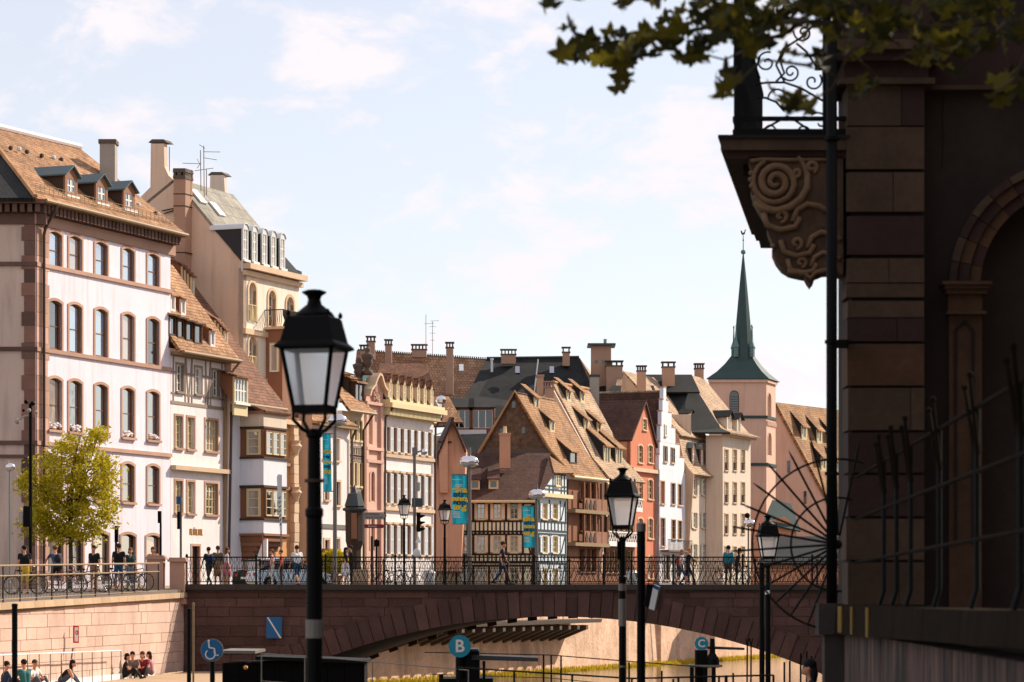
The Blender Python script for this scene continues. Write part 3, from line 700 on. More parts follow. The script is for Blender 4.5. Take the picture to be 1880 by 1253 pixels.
# wide pilaster strip of the left abutment
for (a, b) in ((345, 380), (452, 470)): pass
# parapet railings: one panel mesh repeated
def rail_panel(L):
    mb = MB(); pl = Plane((0, 0), (1, 0)); n = int(L / .2)
    mb.box(pl, 0, L, 1.04, 1.09, -.025, .025); mb.box(pl, 0, L, .08, .115, -.018, .018); mb.box(pl, 0, L, .62, .645, -.012, .012)
    for i in range(n):
        x = L * (i + .5) / n; d = L / n * .5
        mb.tube([(x, 0, .1), (x - d * .85, 0, .36), (x, 0, .62), (x + d * .5, 0, .85), (x, 0, 1.05)], .0095, 4, caps=False)
        mb.tube([(x, 0, .1), (x + d * .85, 0, .36), (x, 0, .62), (x - d * .5, 0, .85), (x, 0, 1.05)], .0095, 4, caps=False)
        mb.bar((x + d, 0, .1), (x + d, 0, 1.05), (0, 1, 0), .014, .014)
    return mb.mesh('panel', 'iron')
RPM = rail_panel(2.65)
rpost = MB().lathe([(.055, 0), (.055, .1), (.035, .12), (.035, 1.05), (.055, 1.07), (.055, 1.14), (.02, 1.2)], (0, 0, 0), 8).mesh('post', 'iron')
for Y, lab in ((BY0 + .12, 'wrought iron bridge railing nearest the river landing, over the arch'), (BY1 - .12, 'second wrought iron bridge railing on the far side of the roadway')):
    t = thing('bridge_railing', lab, 'railing', (bx0, Y, ZT), 'railings of the bridge')
    for i in range(10):
        x = skew(bx0, Y) + .12 + i * 2.74; place('panel', RPM, t, (x + .045, Y, ZT)); place('post', rpost, t, (x, Y, ZT))
# piers at the left end
for x0, x1, yt, lab in ((268, 302, 1020, 'stone pier with flat cap at the bridge end, the one touching the left quay railing'), (309, 341, 1024, 'stone pier with flat cap at the bridge end, the one touching the bridge railing')):
    Y = BY0 - .5; X0, X1 = Xp(x0, Y), Xp(x1, Y); z1 = Zp(yt, Y); z0 = -.3
    t = thing('stone_pier', lab, 'pier', ((X0 + X1) / 2, Y, z0), 'stone piers at the bridge end')
    MB().wbox(X0 + .05, X1 - .05, Y, Y + .7, z0, z1 - .16).build('shaft', 'stone', t)
    MB().wbox(X0 - .03, X1 + .03, Y - .08, Y + .78, z1 - .16, z1 - .07).wbox(X0 + .02, X1 - .02, Y - .02, Y + .72, z1 - .069, z1).build('cap', 'stone', t)
    MB().wbox(X0, X1, Y - .04, Y + .74, z0 - .01, z0 + .2).build('base', 'stone', t)
# ================================================================== left bank houses, near end
SZ = .3                                                   # street level
# ---- B1: big pink-white corner building
cor = F1.pt(0, 0); uE1 = F1.u(313)
b1 = thing('corner_building', 'large pale pink corner building with arched sandstone windows and hipped brown tile roof', 'building', V((cor.x, cor.y, SZ)))
zt1 = F1.hit(100, 402)[1]
rows = []
xc = (101, 138, 185.5, 235, 281)
def zrow(px, yt, yb): return F1.hit(px, yb)[1], F1.hit(px, yt)[1]
ROW = (zrow(185.5, 445, 509), zrow(181, 567, 655), zrow(228, 712, 803), zrow(228, 851, 922), zrow(228, 981, 1068))
wl = []
for k, (z0, z1) in enumerate(ROW):
    for j, x in enumerate(xc):
        u = F1.u(x); hw = .56 if k < 4 else .68
        wl.append(((u - hw, u + hw, z0, z1), dict(pane='glass_sky' if k < 2 else 'glass', nz=2, sill=(k in (2, 3)), sash='frame_brown' if k < 4 else 'frame_dark')))
facade(b1, F1, 0, uE1, SZ - 1, zt1, wl, 'plaster_pink', rise=.13, sw=.13, proud=.04, recess=.17, sur='surround', nx=1, bar=.05)
S0 = front(65, 128)                                       # shaded face towards the camera, its shade also put into darker plaster and stone
wall(b1, S0, -9.5, 0, SZ - 1, zt1, [], 'plaster_side_shaded', 'side_wall')
closing(b1, [(F1.pt(uE1, 0).x, F1.pt(uE1, 0).y), (F1.pt(uE1, 0, -13).x, F1.pt(uE1, 0, -13).y), (cor.x - 16, cor.y + 12), (cor.x - 9.5, cor.y)], SZ - 1, zt1, 'plaster_beige')
for y in (487, 642, 813): 
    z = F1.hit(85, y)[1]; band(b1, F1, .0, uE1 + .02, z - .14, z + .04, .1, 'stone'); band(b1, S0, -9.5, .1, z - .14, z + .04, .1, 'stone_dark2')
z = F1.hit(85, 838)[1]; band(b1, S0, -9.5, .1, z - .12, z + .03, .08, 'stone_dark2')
# corner stones on both faces
z = SZ - .5; k = 0
while z < zt1 - .1:
    h = min(R.uniform(.55, .75), zt1 - z)
    la, lb = (.62, .78) if k % 2 else (.5, .64)
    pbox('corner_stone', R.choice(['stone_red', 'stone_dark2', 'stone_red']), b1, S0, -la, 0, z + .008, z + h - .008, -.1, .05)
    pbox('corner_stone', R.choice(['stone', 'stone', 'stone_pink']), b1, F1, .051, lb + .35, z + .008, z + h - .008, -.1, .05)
    z += h; k += 1
# cornice with blocks
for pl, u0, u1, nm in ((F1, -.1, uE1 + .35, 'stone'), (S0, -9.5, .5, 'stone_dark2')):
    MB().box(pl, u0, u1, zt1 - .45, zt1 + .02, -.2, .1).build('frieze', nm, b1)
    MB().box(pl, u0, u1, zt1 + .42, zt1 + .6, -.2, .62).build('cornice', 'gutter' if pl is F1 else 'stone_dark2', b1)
    n = int((u1 - u0) / .34)
    for i in range(n): pbox('cornice_block', 'stone_dark2', b1, pl, u0 + i * .34 + .05, u0 + i * .34 + .25, zt1 + .05, zt1 + .415, -.1, .5)
    MB().box(pl, u0, u1, zt1 + .021, zt1 + .418, -.2, .06).build('frieze', 'stone_dark2', b1)
ze = zt1 + .62; zr1 = Zp(273, 142)
eA = F1.pt(-.35, ze, .62) + V((-.3, -.35, 0)); eB = F1.pt(uE1 + .5, ze, .62)
rB = P(147, 273, 142); rA = P(-40, 236, 134.5); rA.z = rB.z = zr1
eL = V((-46, 128 - .6, ze)); eLt = V((rA.x - 8, rA.y + 1, zr1))
roof_slab(b1, [eA, eB, rB, rA], 'tile_brown')
roof_slab(b1, [eL, eA, rA], 'tile_black')  # hip turned from the sun, its shade put into black tiles
eBk = F1.pt(uE1 + .5, ze, -13.5); roof_slab(b1, [eB, eBk, rB], 'tile_brown')
roof_slab(b1, [eBk, V((cor.x - 20, cor.y + 14, ze)), rA, rB], 'tile_brown')
MB().tube([rA + V((0, 0, .08)), rB + V((0, 0, .08))], .16, 8).build('ridge_tiles', 'plaster_white', b1)
MB().tube([eA + V((0, 0, .06)), rA + V((0, 0, .08))], .12, 6).build('ridge_tiles', 'tile_brown', b1)
MB().tube([F1.pt(-.3, ze - .08, .72), F1.pt(uE1 + .4, ze - .08, .72)], .1, 8).build('gutter', 'gutter', b1)
sl1 = (zr1 - ze) / ((eA - rA).dot(F1.n)); n1 = (eB - eA).cross(rB - eA).normalized()
# snow guard
ga = MB()
for i in range(34):
    u = -.1 + (uE1 + .3) * i / 33; p = F1.pt(u, ze + sl1 * .55, .08); ga.bar(p, p + V((0, 0, .38)), F1.d, .02, .02)
for d in (.13, .25, .38): ga.bar(F1.pt(-.1, ze + sl1 * .55 + d, .08), F1.pt(uE1 + .2, ze + sl1 * .55 + d, .08), V((0, 0, 1)), .018, .018)
ga.build('snow_guard', 'gutter', b1)
for x, y in ((131, 361), (187, 375), (237.5, 387)):
    p = ray_plane(x, y, eA, n1); dormer(b1, F1, p, 1.1, 1.0, sl1, 'gable', cheek='frame_dark', face='wood_rust', roofm='dormer_zinc', rh=.38, wfr=.2, sillw=1, ov=.16)
chimney(b1, 183, 211, 256, 345, 139.5, 'concrete', .9, cap='plain', capmat='dark_stone')
for x, y in ((19, 273), (49, 280), (76, 287), (112, 294), (35, 275), (98, 290), (254, 377), (285, 393)):
    p = ray_plane(x, y, eA, n1); MB().ball(p + n1 * .03, .12, 6).build('roof_vent', 'frame_dark' if x not in (35, 98, 254) else 'zinc_light', b1)
p0 = F1.pt(.62, ze - .1, .75)
pipe(b1, [p0, F1.pt(.6, ze - .35, .7), F1.pt(.55, zt1 - .55, .2), F1.pt(.5, zt1 - .9, .14), F1.pt(.5, SZ, .14)], .075)
# flower boxes of white blossom in the third row
for j, x in enumerate(xc):
    mb = MB(); u = F1.u(x)
    for i in range(26): mb.ball(F1.pt(u + R.uniform(-.45, .45), ROW[2][0] + R.uniform(.05, .3), R.uniform(-.1, .05)), R.uniform(.05, .1), 5)
    o = mb.build('flower_box', 'plaster_white', b1); tag(o, 'white flowers along the window sill')

# ---- B2: narrow white half-timbered house
uA, uB = uE1 + .02, F1.u(412)
b2 = thing('timbered_house', 'small white half-timbered house between the pink corner building and the oriel house', 'house', F1.pt((uA + uB) / 2, SZ))
zt2 = F1.hit(365, 655)[1]; wl = []
for x, yt, yb, hw in ((330, 667, 718, .36), (364, 675, 724, .36), (396, 683, 731, .36)):
    u = F1.u(x); wl.append(((u - hw, u + hw, F1.hit(364, 724)[1], F1.hit(364, 675)[1]), dict(sw=.09, sur='timber_grey', pane='glass_dark')))
for yt, yb in ((767, 825), (885, 943)):
    z0, z1 = F1.hit(350, yb)[1], F1.hit(350, yt)[1]
    for x, hw, nx in ((328, .37, 1), (350, .37, 1), (388, .66, 2)):
        u = F1.u(x); wl.append(((u - hw, u + hw, z0, z1), dict(sw=.11, sur='stone', pane='glass', nx=2 if nx == 1 else 4, nz=4, sash='cream')))
u = F1.u(359); wl.append(((u - .4, u + .4, SZ, F1.hit(359, 1003)[1]), dict(sw=.12, pane='glass_dark', sill=False, nx=1, nz=2, sash='frame_dark')))
facade(b2, F1, uA, uB, SZ - .5, zt2, wl, 'plaster_white', recess=.2, proud=.03)
# timbers of the top floor
zlo = F1.hit(364, 745)[1]; T = 'timber_grey'
def tv(u, a, b, w=.1, par=None, pl=F1, m=None): pbox('timber_post', m or T, par or b2, pl, u - w / 2, u + w / 2, a, b, -.02, .028)
def th(a, b, z, h=.11, par=None, pl=F1, m=None): pbox('timber_rail', m or T, par or b2, pl, a, b, z - h / 2, z + h / 2, -.02, .032)
th(uA, uB, zlo, .16); th(uA, uB, zt2 - .1, .14)
for x in (318, 340, 352, 377, 386, 407): tv(F1.u(x), zlo, zt2, .1)
for z in (F1.hit(364, 690)[1], F1.hit(364, 728)[1]):
    for a, b in ((314, 321), (338, 355), (373, 388), (402, 411)): th(F1.u(a), F1.u(b), z, .09)
for xa, xb in ((341, 346), (352, 346), (377, 381), (386, 381)): pbar('timber_brace', T, b2, F1, (F1.u(xa), zt2 - .2), (F1.u(xb), zlo + .1), .1, -.02, .026)
band(b2, F1, uA, uB + .1, F1.hit(360, 862)[1] - .12, F1.hit(360, 862)[1] + .1, .3, 'stone_light', 'ledge')
E2a, E2b = F1.pt(uA - .1, zt2 + .05, .62), F1.pt(uB + .55, zt2 + .05, .62)
uV = uB + .55; r2 = F1.at_ux(uV, 317, 487)
r2a = F1.pt(uA - .1, r2.z, (r2 - F1.p).dot(F1.n))
roof_slab(b2, [E2a, E2b, r2, r2a], 'tile_brown')
sl2 = (r2.z - E2b.z) / ((E2b - r2).dot(F1.n)); n2 = (E2b - E2a).cross(r2 - E2a).normalized()
MB().box(F1, uA, uB + .5, zt2 - .12, zt2 + .02, -.1, .6).build('soffit', 'gutter', b2)
MB().tube([F1.pt(uA, zt2, .7), F1.pt(uB + .5, zt2, .7)], .09, 8).build('gutter', 'gutter', b2)
mb = MB(); bk = F1.pt(uV, SZ, -.3)
mb.add([F1.pt(uB, SZ, 0), F1.pt(uB, SZ, -9), V((r2.x, r2.y, r2.z - .2)) , F1.pt(uB, zt2, .4)], [(0, 1, 2, 3)]); mb.build('gable_wall', 'plaster_beige', b2)
uw = F1.u(338)
for i in range(4): 
    p = ray_plane(318 + i * 15.5, 617 + i * 5.2, E2a, n2); dormer(b2, F1, p, .82, 1.0, sl2, 'shed', cheek='frame_dark', face='frame_dark', roofm='tile_brown', rl=.35, wfr=.08, pane='glass_dark', sash='frame_brown', nx=1, nz=1, ov=.1)
for x, y in ((337, 579), (318, 572), (391, 637)):
    p = ray_plane(x, y, E2a, n2); dormer(b2, F1, p, .5, .8, sl2, 'shed', cheek='wood_brown', face='plaster_white', roofm='tile_brown', rl=.5, wfr=.1, nx=1, nz=1, ov=.08)
pipe(b2, [F1.pt(uB + .4, zt2 - .05, .68), F1.pt(uB + .2, zt2 - .6, .3), F1.pt(uB - .12, zt2 - 1.0, .1), F1.pt(uB - .12, SZ, .1)], .07, 'gutter')
# gilt lettering on the wall, too blurred to read in full
def text_mesh(txt, size, ext=.01, font_sp=1.0, bold=0.):
    cu = bpy.data.curves.new('lettering', 'FONT'); cu.body = txt; cu.size = size; cu.extrude = ext; cu.align_x = 'CENTER'; cu.align_y = 'CENTER'; cu.space_character = font_sp; cu.offset = bold; cu.resolution_u = 3
    o = bpy.data.objects.new('lettering', cu); C.objects.link(o); dg = bpy.context.evaluated_depsgraph_get(); me = bpy.data.meshes.new_from_object(o.evaluated_get(dg)); bpy.data.objects.remove(o); return me
def lettering(parent, txt, size, pos, ang, mat, name='lettering', ext=.01, sx=1., sp=1., bold=0.):
    me = text_mesh(txt, size, ext, sp, bold); me.materials.clear(); me.materials.append(mat_of(mat)); o = bpy.data.objects.new(name, me); C.objects.link(o); o.parent = parent
    o.location = V(pos) - pn(parent); o.rotation_euler = (math.radians(90), 0, ang); o.scale = (sx, 1, 1); return o
p = F1.hit(360, 977); lt = MB()
for i in range(8):                                        # eight gilt capitals, worn past reading
    u = p[0] - .62 + i * .178; lt.box(F1, u - .06, u - .025, p[1] - .15, p[1] + .15, .002, .03)
    if i % 3 != 1: lt.box(F1, u + .025, u + .06, p[1] - .15, p[1] + .15, .002, .03)
    for k in ((0, .12), (-.15,), (-.02,))[i % 3]: lt.box(F1, u - .06, u + .06, p[1] + k, p[1] + k + .035, .002, .031)
lt.box(F1, p[0] - .25, p[0] - .17, p[1] + .18, p[1] + .23, .002, .03)
lt.build('lettering', 'gold', b2)

# ---- B2b: house with a two-storey oriel
uC = F1.u(500); zt3 = F1.hit(430, 742)[1]
b3 = thing('oriel_house', 'narrow house with brown two-storey oriel window and swept brown roof', 'house', F1.pt((uB + uC) / 2, SZ))
wall(b3, F1, uB + .02, uC, SZ - .5, zt3, [], 'plaster_cool')
uV3 = F1.u(503); E3a, E3b = F1.pt(uB + .05, zt3 + .05, .75), F1.pt(uV3, zt3 + .05, .75)
r3 = F1.at_ux(uV3, 318, 472); r3a = F1.pt(uB + .05, r3.z, (r3 - F1.p).dot(F1.n))
roof_slab(b3, [E3a, E3b, r3, r3a], 'tile_rust'); n3 = (E3b - E3a).cross(r3 - E3a).normalized(); sl3 = (r3.z - E3b.z) / ((E3b - r3).dot(F1.n))
MB().tube([E3a + V((0, 0, -.1)), E3b + V((0, 0, -.1))], .1, 8).build('gutter', 'gutter', b3)
mb = MB(); mb.add([F1.pt(uV3, SZ, 0), F1.pt(uV3, SZ, -9), V((r3.x, r3.y, r3.z - .2)), F1.pt(uV3, zt3, .5)], [(0, 1, 2, 3)]); mb.build('gable_wall', 'plaster_beige', b3)
for (x, y, n) in ((338, 523, 4), (399, 622, 4)):
    for i in range(n):
        p = ray_plane(x + i * 5.6, y + i * 6.4, E3a, n3); dormer(b3, F1, p, .34, .95, sl3, 'shed', cheek='wood_brown', face='cream', roofm='tile_rust', rl=.5, wfr=.06, nx=1, nz=1, ov=.06)
p = ray_plane(443, 742, E3a, n3); dormer(b3, F1, p, 1.5, 1.35, sl3, 'shed', cheek='wood_brown', face='cream', roofm='tile_rust', rl=.3, wfr=.1, nx=4, nz=2, sillw=1, sash='white')
# oriel box: near face looks at the camera, front face at the river
uo0, uo1, wo = F1.u(440) + .05, F1.u(484), 1.35
OF = F1.shift(wo); OS = Plane(F1.pt(uo0, 0, 0), F1.n)                # side plane runs out from the wall (u = distance from wall)
zz_ = [F1.hit(470, y, wo)[1] for y in (755, 783, 839, 892, 953, 981, 1026)]
def orow(z0, z1, mat, nm, e=.0):
    MB().box(F1, uo0 - e, uo1 + e, z0, z1, -.1, wo + e).build(nm, mat, b3)
orow(zz_[1], zz_[0], 'plaster_ivory', 'oriel_panel'); orow(zz_[3], zz_[2] - .0, 'plaster_cool', 'oriel_panel'); orow(zz_[5], zz_[4], 'plaster_cool', 'oriel_panel')
for za, zb in ((zz_[2], zz_[1]), (zz_[4], zz_[3])):
    orow(za + .001, zb - .001, 'wood_brown', 'oriel_storey', -.02)
    for k in range(3): 
        w0_ = (uo1 - uo0) * (.05 + .3 * k); window(b3, OF, (uo0 + w0_ + .04, uo0 + w0_ + (uo1 - uo0) * .28, za + .18, zb - .2), sw=.05, proud=.09, recess=-.0, sur='wood_rust', sash='cream', pane='glass', nx=1, nz=3, sill=False)
    # side windows (plane running back towards the wall, seen from the camera)
    SP = Plane(F1.pt(uo0, 0, wo), -F1.n); SP = Plane(F1.pt(uo0 + .02, 0, 0), F1.n); SP.n = -F1.d
    mbw = MB(); 
    window(b3, Plane(F1.pt(uo0 + .01, 0, 0), F1.n) if False else SP, (.45, 1.12, za + .15, zb - .18), sw=.07, proud=.05, recess=0, sur='cream', sash='cream', pane='glass_curtain', nx=1, nz=3, sill=False)
for z, e, h in ((zz_[0], .14, .14), (zz_[1], .06, .1), (zz_[2], .08, .1), (zz_[3], .08, .12), (zz_[4], .08, .1), (zz_[5], .1, .12)): orow(z - h / 2, z + h / 2, 'frame_dark' if e < .1 else 'wood_rust', 'oriel_moulding', e)
for i in range(5):
    f = i / 5; MB().box(F1, uo0 + .25 * f, uo1 - .25 * f, zz_[5] - .08 - (i + 1) * .26, zz_[5] - .08 - i * .26, -.1, (wo) * (1 - f * .82)).build('oriel_corbel', 'wood_rust' if i % 2 else 'wood_brown', b3)
rO = [OF.pt(uo0 - .15, zz_[0] + .06, .2), OF.pt(uo1 + .15, zz_[0] + .06, .2), F1.pt(uo1, zz_[0] + .55, .2), F1.pt(uo0, zz_[0] + .55, .2)]
roof_slab(b3, rO, 'tile_rust', 'oriel_roof', .1)
pipe(b3, [F1.pt(uB + .25, zt3 - .1, .8), F1.pt(uB + .2, zt3 - .5, .3), F1.pt(uB + .2, SZ, .12)], .07, 'pipe')
# ---- B2c: ochre slice with brown windows beside the oriel
uD = F1.u(541); b4 = thing('ochre_house', 'thin ochre house front with brown cross windows right of the oriel', 'house', F1.pt((uC + uD) / 2, SZ))
wl = []
for yt, yb in ((800, 850), (912, 962)):
    u0, u1, z0, z1 = F1.rect(503, 520, yt, yb); wl.append(((u0, u1, z0, z1), {}))
zt4 = F1.hit(515, 772)[1]
facade(b4, F1, uC + .02, uD, SZ - .5, zt4, wl, 'plaster_ochre', sw=.22, sur='wood_brown', sash='cream', pane='glass_curtain', proud=.05, nx=2, nz=2)
band(b4, F1, uC, uD + .1, zt4 - .2, zt4 + .05, .35, 'stone_light', 'cornice')
for y in (852, 896): z = F1.hit(515, y)[1]; band(b4, F1, uC, uD, z - .1, z + .06, .12, 'stone')
z = SZ
while z < zt4 - .3: pbox('pilaster_stone', 'stone_light', b4, F1, uD - .55, uD, z, z + .5, -.05, .22 + R.uniform(0, .06)); z += .52
for i, (y, s) in enumerate(((820, .4), (905, .5))):
    h_ = F1.hit(534, y); MB().lathe([(.1, -.5), (.22, -.2), (.34, 0), (.22, .15), (.3, .3)], F1.pt(h_[0], h_[1], .3), 8).build('carved_corbel', 'stone_light', b4)
closing(b4, [(F1.pt(uD, 0).x, F1.pt(uD, 0).y), (F1.pt(uD, 0, -8).x, F1.pt(uD, 0, -8).y)], SZ, zt4, 'plaster_tan')
MB().box(F1, uC, uD, zt4 + .05, zt4 + .2, -6, .3).build('roof', 'tile_rust', b4)

# ---- B3: tall beige town house with blank side wall and mansard roof
F3 = vp(447, 152); D3 = 11
q = thing('tall_town_house', 'tall cream town house with blank beige side wall, balconies and round-topped roof dormers', 'house', F3.pt(3, SZ)); b5 = q
u1 = F3.u(549); zt5 = F3.hit(447, 492)[1]; wl = []
for x, yt, yb, hw in ((463, 519, 590, .42), (499, 534, 600, .42), (532, 546, 610, .42)):
    u = F3.u(x); wl.append(((u - hw, u + hw, F3.hit(x, yb)[1], F3.hit(x, yt)[1]), dict(pane='glass_sky' if x == 463 else 'glass')))
for x, yt, yb, hw in ((463, 618, 682, .42), (529, 640, 700, .4)):
    u = F3.u(x); wl.append(((u - hw, u + hw, F3.hit(x, yb)[1], F3.hit(x, yt)[1]), {}))
for x, yt, yb in ((463, 725, 790), (529, 735, 800)):
    u = F3.u(x); wl.append(((u - .4, u + .4, F3.hit(x, yb)[1], F3.hit(x, yt)[1]), {}))
facade(b5, F3, 0, u1, SZ - .5, zt5, wl, 'plaster_cream', rise=.42, sw=.17, sur='stone_light', proud=.05, recess=.25, nx=2, nz=3, sill=False)
for y, w1, h in ((497, .2, .25), (484, .45, .3), (603, .16, .3), (690, .12, .2)): z = F3.hit(450, y)[1]; band(b5, F3, -.05, u1 + .2, z - h, z, w1, 'stone_light', 'cornice')
# middle bay and its balcony
ub0, ub1 = F3.u(488), F3.u(508); zb1 = F3.hit(490, 606)[1]
MB().box(F3, ub0, ub1, SZ, zb1, -.1, 1.0).build('bay', 'wood_rust', b5)
SPb = Plane(F3.pt(ub0 - .0, 0, 0), F3.n); SPb.n = -F3.d
for yt, yb in ((628, 680), (728, 750)): window(b5, SPb, (.3, .75, Zp(yb, 153), Zp(yt, 153)), sw=.07, sur='cream', proud=.04, recess=-.0, nx=1, nz=1, pane='glass_curtain', sill=False)
MB().box(F3, ub0 - .15, ub1 + 1.4, zb1, zb1 + .14, -.05, 1.15).build('balcony_slab', 'stone_light', b5)
for (a, b, w_) in ((ub0 - .1, ub1 + 1.3, 1.08),):
    rb = MB(); n = 34
    rb.bar(F3.pt(a, zb1 + 1.05, w_), F3.pt(b, zb1 + 1.05, w_), V((0, 0, 1)), .05, .05); rb.bar(F3.pt(a, zb1 + 1.05, 0), F3.pt(a, zb1 + 1.05, w_), V((0, 0, 1)), .05, .05)
    for i in range(n + 1):
        u = a + (b - a) * i / n; rb.tube([F3.pt(u, zb1 + .14, w_), F3.pt(u + .1, zb1 + .45, w_ + .08), F3.pt(u - .05, zb1 + .75, w_ + .03), F3.pt(u, zb1 + 1.05, w_)], .02, 4)
    for i in range(9): w2 = w_ * i / 9; rb.tube([F3.pt(a, zb1 + .14, w2), F3.pt(a - .06, zb1 + .5, w2 + .06), F3.pt(a, zb1 + 1.05, w2)], .02, 4)
    rb.build('balcony_railing', 'iron_brown', b5)
for x, yb in ((463, 590), (463, 684), (529, 702)):
    u = F3.u(x); z = F3.hit(x, yb)[1]; rb = MB()
    for i in range(9): rb.bar(F3.pt(u - .42 + .105 * i, z, .1), F3.pt(u - .42 + .105 * i, z + .85, .1 + .06 * math.sin(i * 1.3)), F3.n, .03, .03)
    rb.bar(F3.pt(u - .45, z + .85, .1), F3.pt(u + .45, z + .85, .1), V((0, 0, 1)), .04, .04); rb.build('window_guard', 'cream', b5)
# side wall with the outline of the gable
def sp(px, py): return F3.at_ux(0., px, py)
out = [(447, 1040), (447, 493), (444, 476), (430, 466), (404, 428), (352, 366), (332, 340), (320, 332), (309, 322), (302, 306), (301, 264), (277, 264), (276, 344), (248, 372), (200, 430), (200, 1040)]
g3 = [sp(*o_) for o_ in out]; nS = -F3.d
MB().prism(g3, F3.d * .35).build('side_wall', 'plaster_beige', b5)
# string moulding and tie irons on it, stack at the left
MB().prism([sp(272, 262), sp(306, 262), sp(300, 256), sp(279, 256)], F3.d * .8).build('chimney_cap', 'dark_stone', b5)
cb = [sp(331, 332), sp(353, 332), sp(351, 520), (sp(331, 520))]
MB().prism([p_ - F3.d * .75 for p_ in cb], F3.d * .8).build('chimney', 'brick_dark', b5)
mb = MB()
for y0, y1 in ((313, 320), (326, 332)): mb.prism([sp(330, y1) - F3.d * .8, sp(354, y1) - F3.d * .8, sp(353, y0) - F3.d * .8, sp(331, y0) - F3.d * .8], F3.d * .9)
for xa, xb in ((331, 335), (338, 345), (349, 353)): mb.prism([sp(xa, 327) - F3.d * .78, sp(xb, 327) - F3.d * .78, sp(xb, 319) - F3.d * .78, sp(xa, 319) - F3.d * .78], F3.d * .86)
mb.build('chimney_cap', 'dark_stone', b5)
for y in (359, 381, 466): MB().prism([sp(330.6, y + 1.4) - F3.d * .77, sp(353.4, y + 1.4) - F3.d * .77, sp(353.4, y) - F3.d * .77, sp(330.6, y) - F3.d * .77], F3.d * .83).build('iron_strap', 'iron', b5)
for a, b in (((299, 388), (332, 381)), ((303, 393), (332, 384))): MB().bar(sp(*a) - F3.d * .1, sp(*b) - F3.d * .1, F3.d, .05, .05).build('tie_rod', 'iron', b5)
# mansard: lower steep slope with dormers, upper slope of pale sheets
dz = F3.d * (u1 + .05)
k0, k1, k2 = sp(446, 484), sp(404, 428), sp(330, 338); rg = k2 + (k2 - k1) * .12
k0 = F3.pt(0, F3.hit(447, 486)[1] + .1, .15)
roof_slab(b5, [k0, k0 + dz, k1 + dz, k1], 'tile_black', edge='zinc_dark')
roof_slab(b5, [k1, k1 + dz, rg + dz, rg], 'roof_sheet', edge='zinc')
roof_slab(b5, [rg, rg + dz, rg + dz - F3.n * 6 + V((0, 0, -4)), rg - F3.n * 6 + V((0, 0, -4))], 'roof_sheet')
nk = (dz).cross(k1 - k0).normalized(); slk = (k1.z - k0.z) / ((k0 - k1).dot(F3.n))
for x in (449, 466, 484, 500.5, 517): 
    u = F3.u(x) - .05; p = F3.pt(u + .15, k0.z + .12, .02); dormer(b5, F3, p, .6, 1.75, max(.9, slk), 'arch', cheek='slate_cheek', face='zinc_light', roofm='zinc_light', rh=.24, wfr=.09, pane='glass_curtain', nx=2, nz=3, ov=.05, sillw=1)
nu_ = dz.cross(rg - k1).normalized()
for x, y in ((363, 363), (397, 386)):
    p = ray_plane(x, y, k1, nu_ if nu_.z > 0 else -nu_); e = (rg - k1).normalized(); mbx = MB(); a = F3.d * .35
    nn = nu_ if nu_.z > 0 else -nu_; mbx.prism([p - a - e * .5 + nn * .02, p + a - e * .5 + nn * .02, p + a + e * .5 + nn * .02, p - a + e * .5 + nn * .02], nn * .1); mbx.build('skylight', 'zinc_light', b5)
# far gable parapet with its stack and a second small one
fe = F3.d * (u1 + .1)
def sp2(px, py): return F3.at_ux(u1 + .1, px, py)
g4 = [sp2(549, 520), sp2(546, 500), sp2(528, 488), sp2(444, 403), sp2(430, 388), sp2(414, 372), sp2(411, 322), sp2(386, 322), sp2(385, 356), sp2(400, 420), sp2(450, 470), sp2(530, 530)]
MB().prism(g4[3:10], F3.d * .3).build('parapet', 'plaster_ivory', b5)
MB().prism([sp2(403, 356), sp2(392, 360), sp2(444, 410), sp2(549, 512), sp2(549, 498), sp2(530, 490)], F3.d * .35).build('parapet', 'slate_cheek', b5)
MB().prism([sp2(381, 322), sp2(414, 322), sp2(407, 316), sp2(388, 316)], F3.d * .8).build('chimney_cap', 'dark_stone', b5)
MB().prism([sp2(422, 388), sp2(435, 398), sp2(435, 375), sp2(422, 375)], F3.d * .6).build('chimney', 'brick_light', b5)
closing(b5, [(F3.pt(u1, 0).x, F3.pt(u1, 0).y), (F3.pt(u1, 0, -9).x, F3.pt(u1, 0, -9).y)], SZ, zt5, 'plaster_beige')
# antennas on the ridge
def antenna(label, mast, bars, group=None):
    t = thing('roof_antenna', label, 'antenna', mast[0][0], group)
    for a, b in mast: MB().tube([a, b], .025, 5).build('mast', 'steel_grey', t)
    for a, b in bars: MB().tube([a, b], .016, 4).build('rod', 'steel_grey', t)
ya = 153
antenna('tall aerial of several masts on the pale roof of the tall town house', [(P(375, 362, ya), P(374, 268, ya)), (P(369, 352, ya + .4), P(368, 276, ya + .4)), (P(379, 360, ya - .3), P(379, 310, ya - .3))],
        [(P(374, 279, ya), P(404, 279.5, ya)), (P(374, 290, ya), P(398, 294, ya)), (P(335, 300, ya + .4), P(369, 301, ya + .4)), (P(357, 314, ya), P(392, 309, ya)), (P(366, 266, ya), P(376, 273, ya)), (P(362, 292, ya), P(367, 302, ya)), (P(362, 309, ya), P(368, 300, ya))])
antenna('single thin rod aerial beside the tall left chimney', [(P(311, 322, 156), P(311, 270, 156))], [])
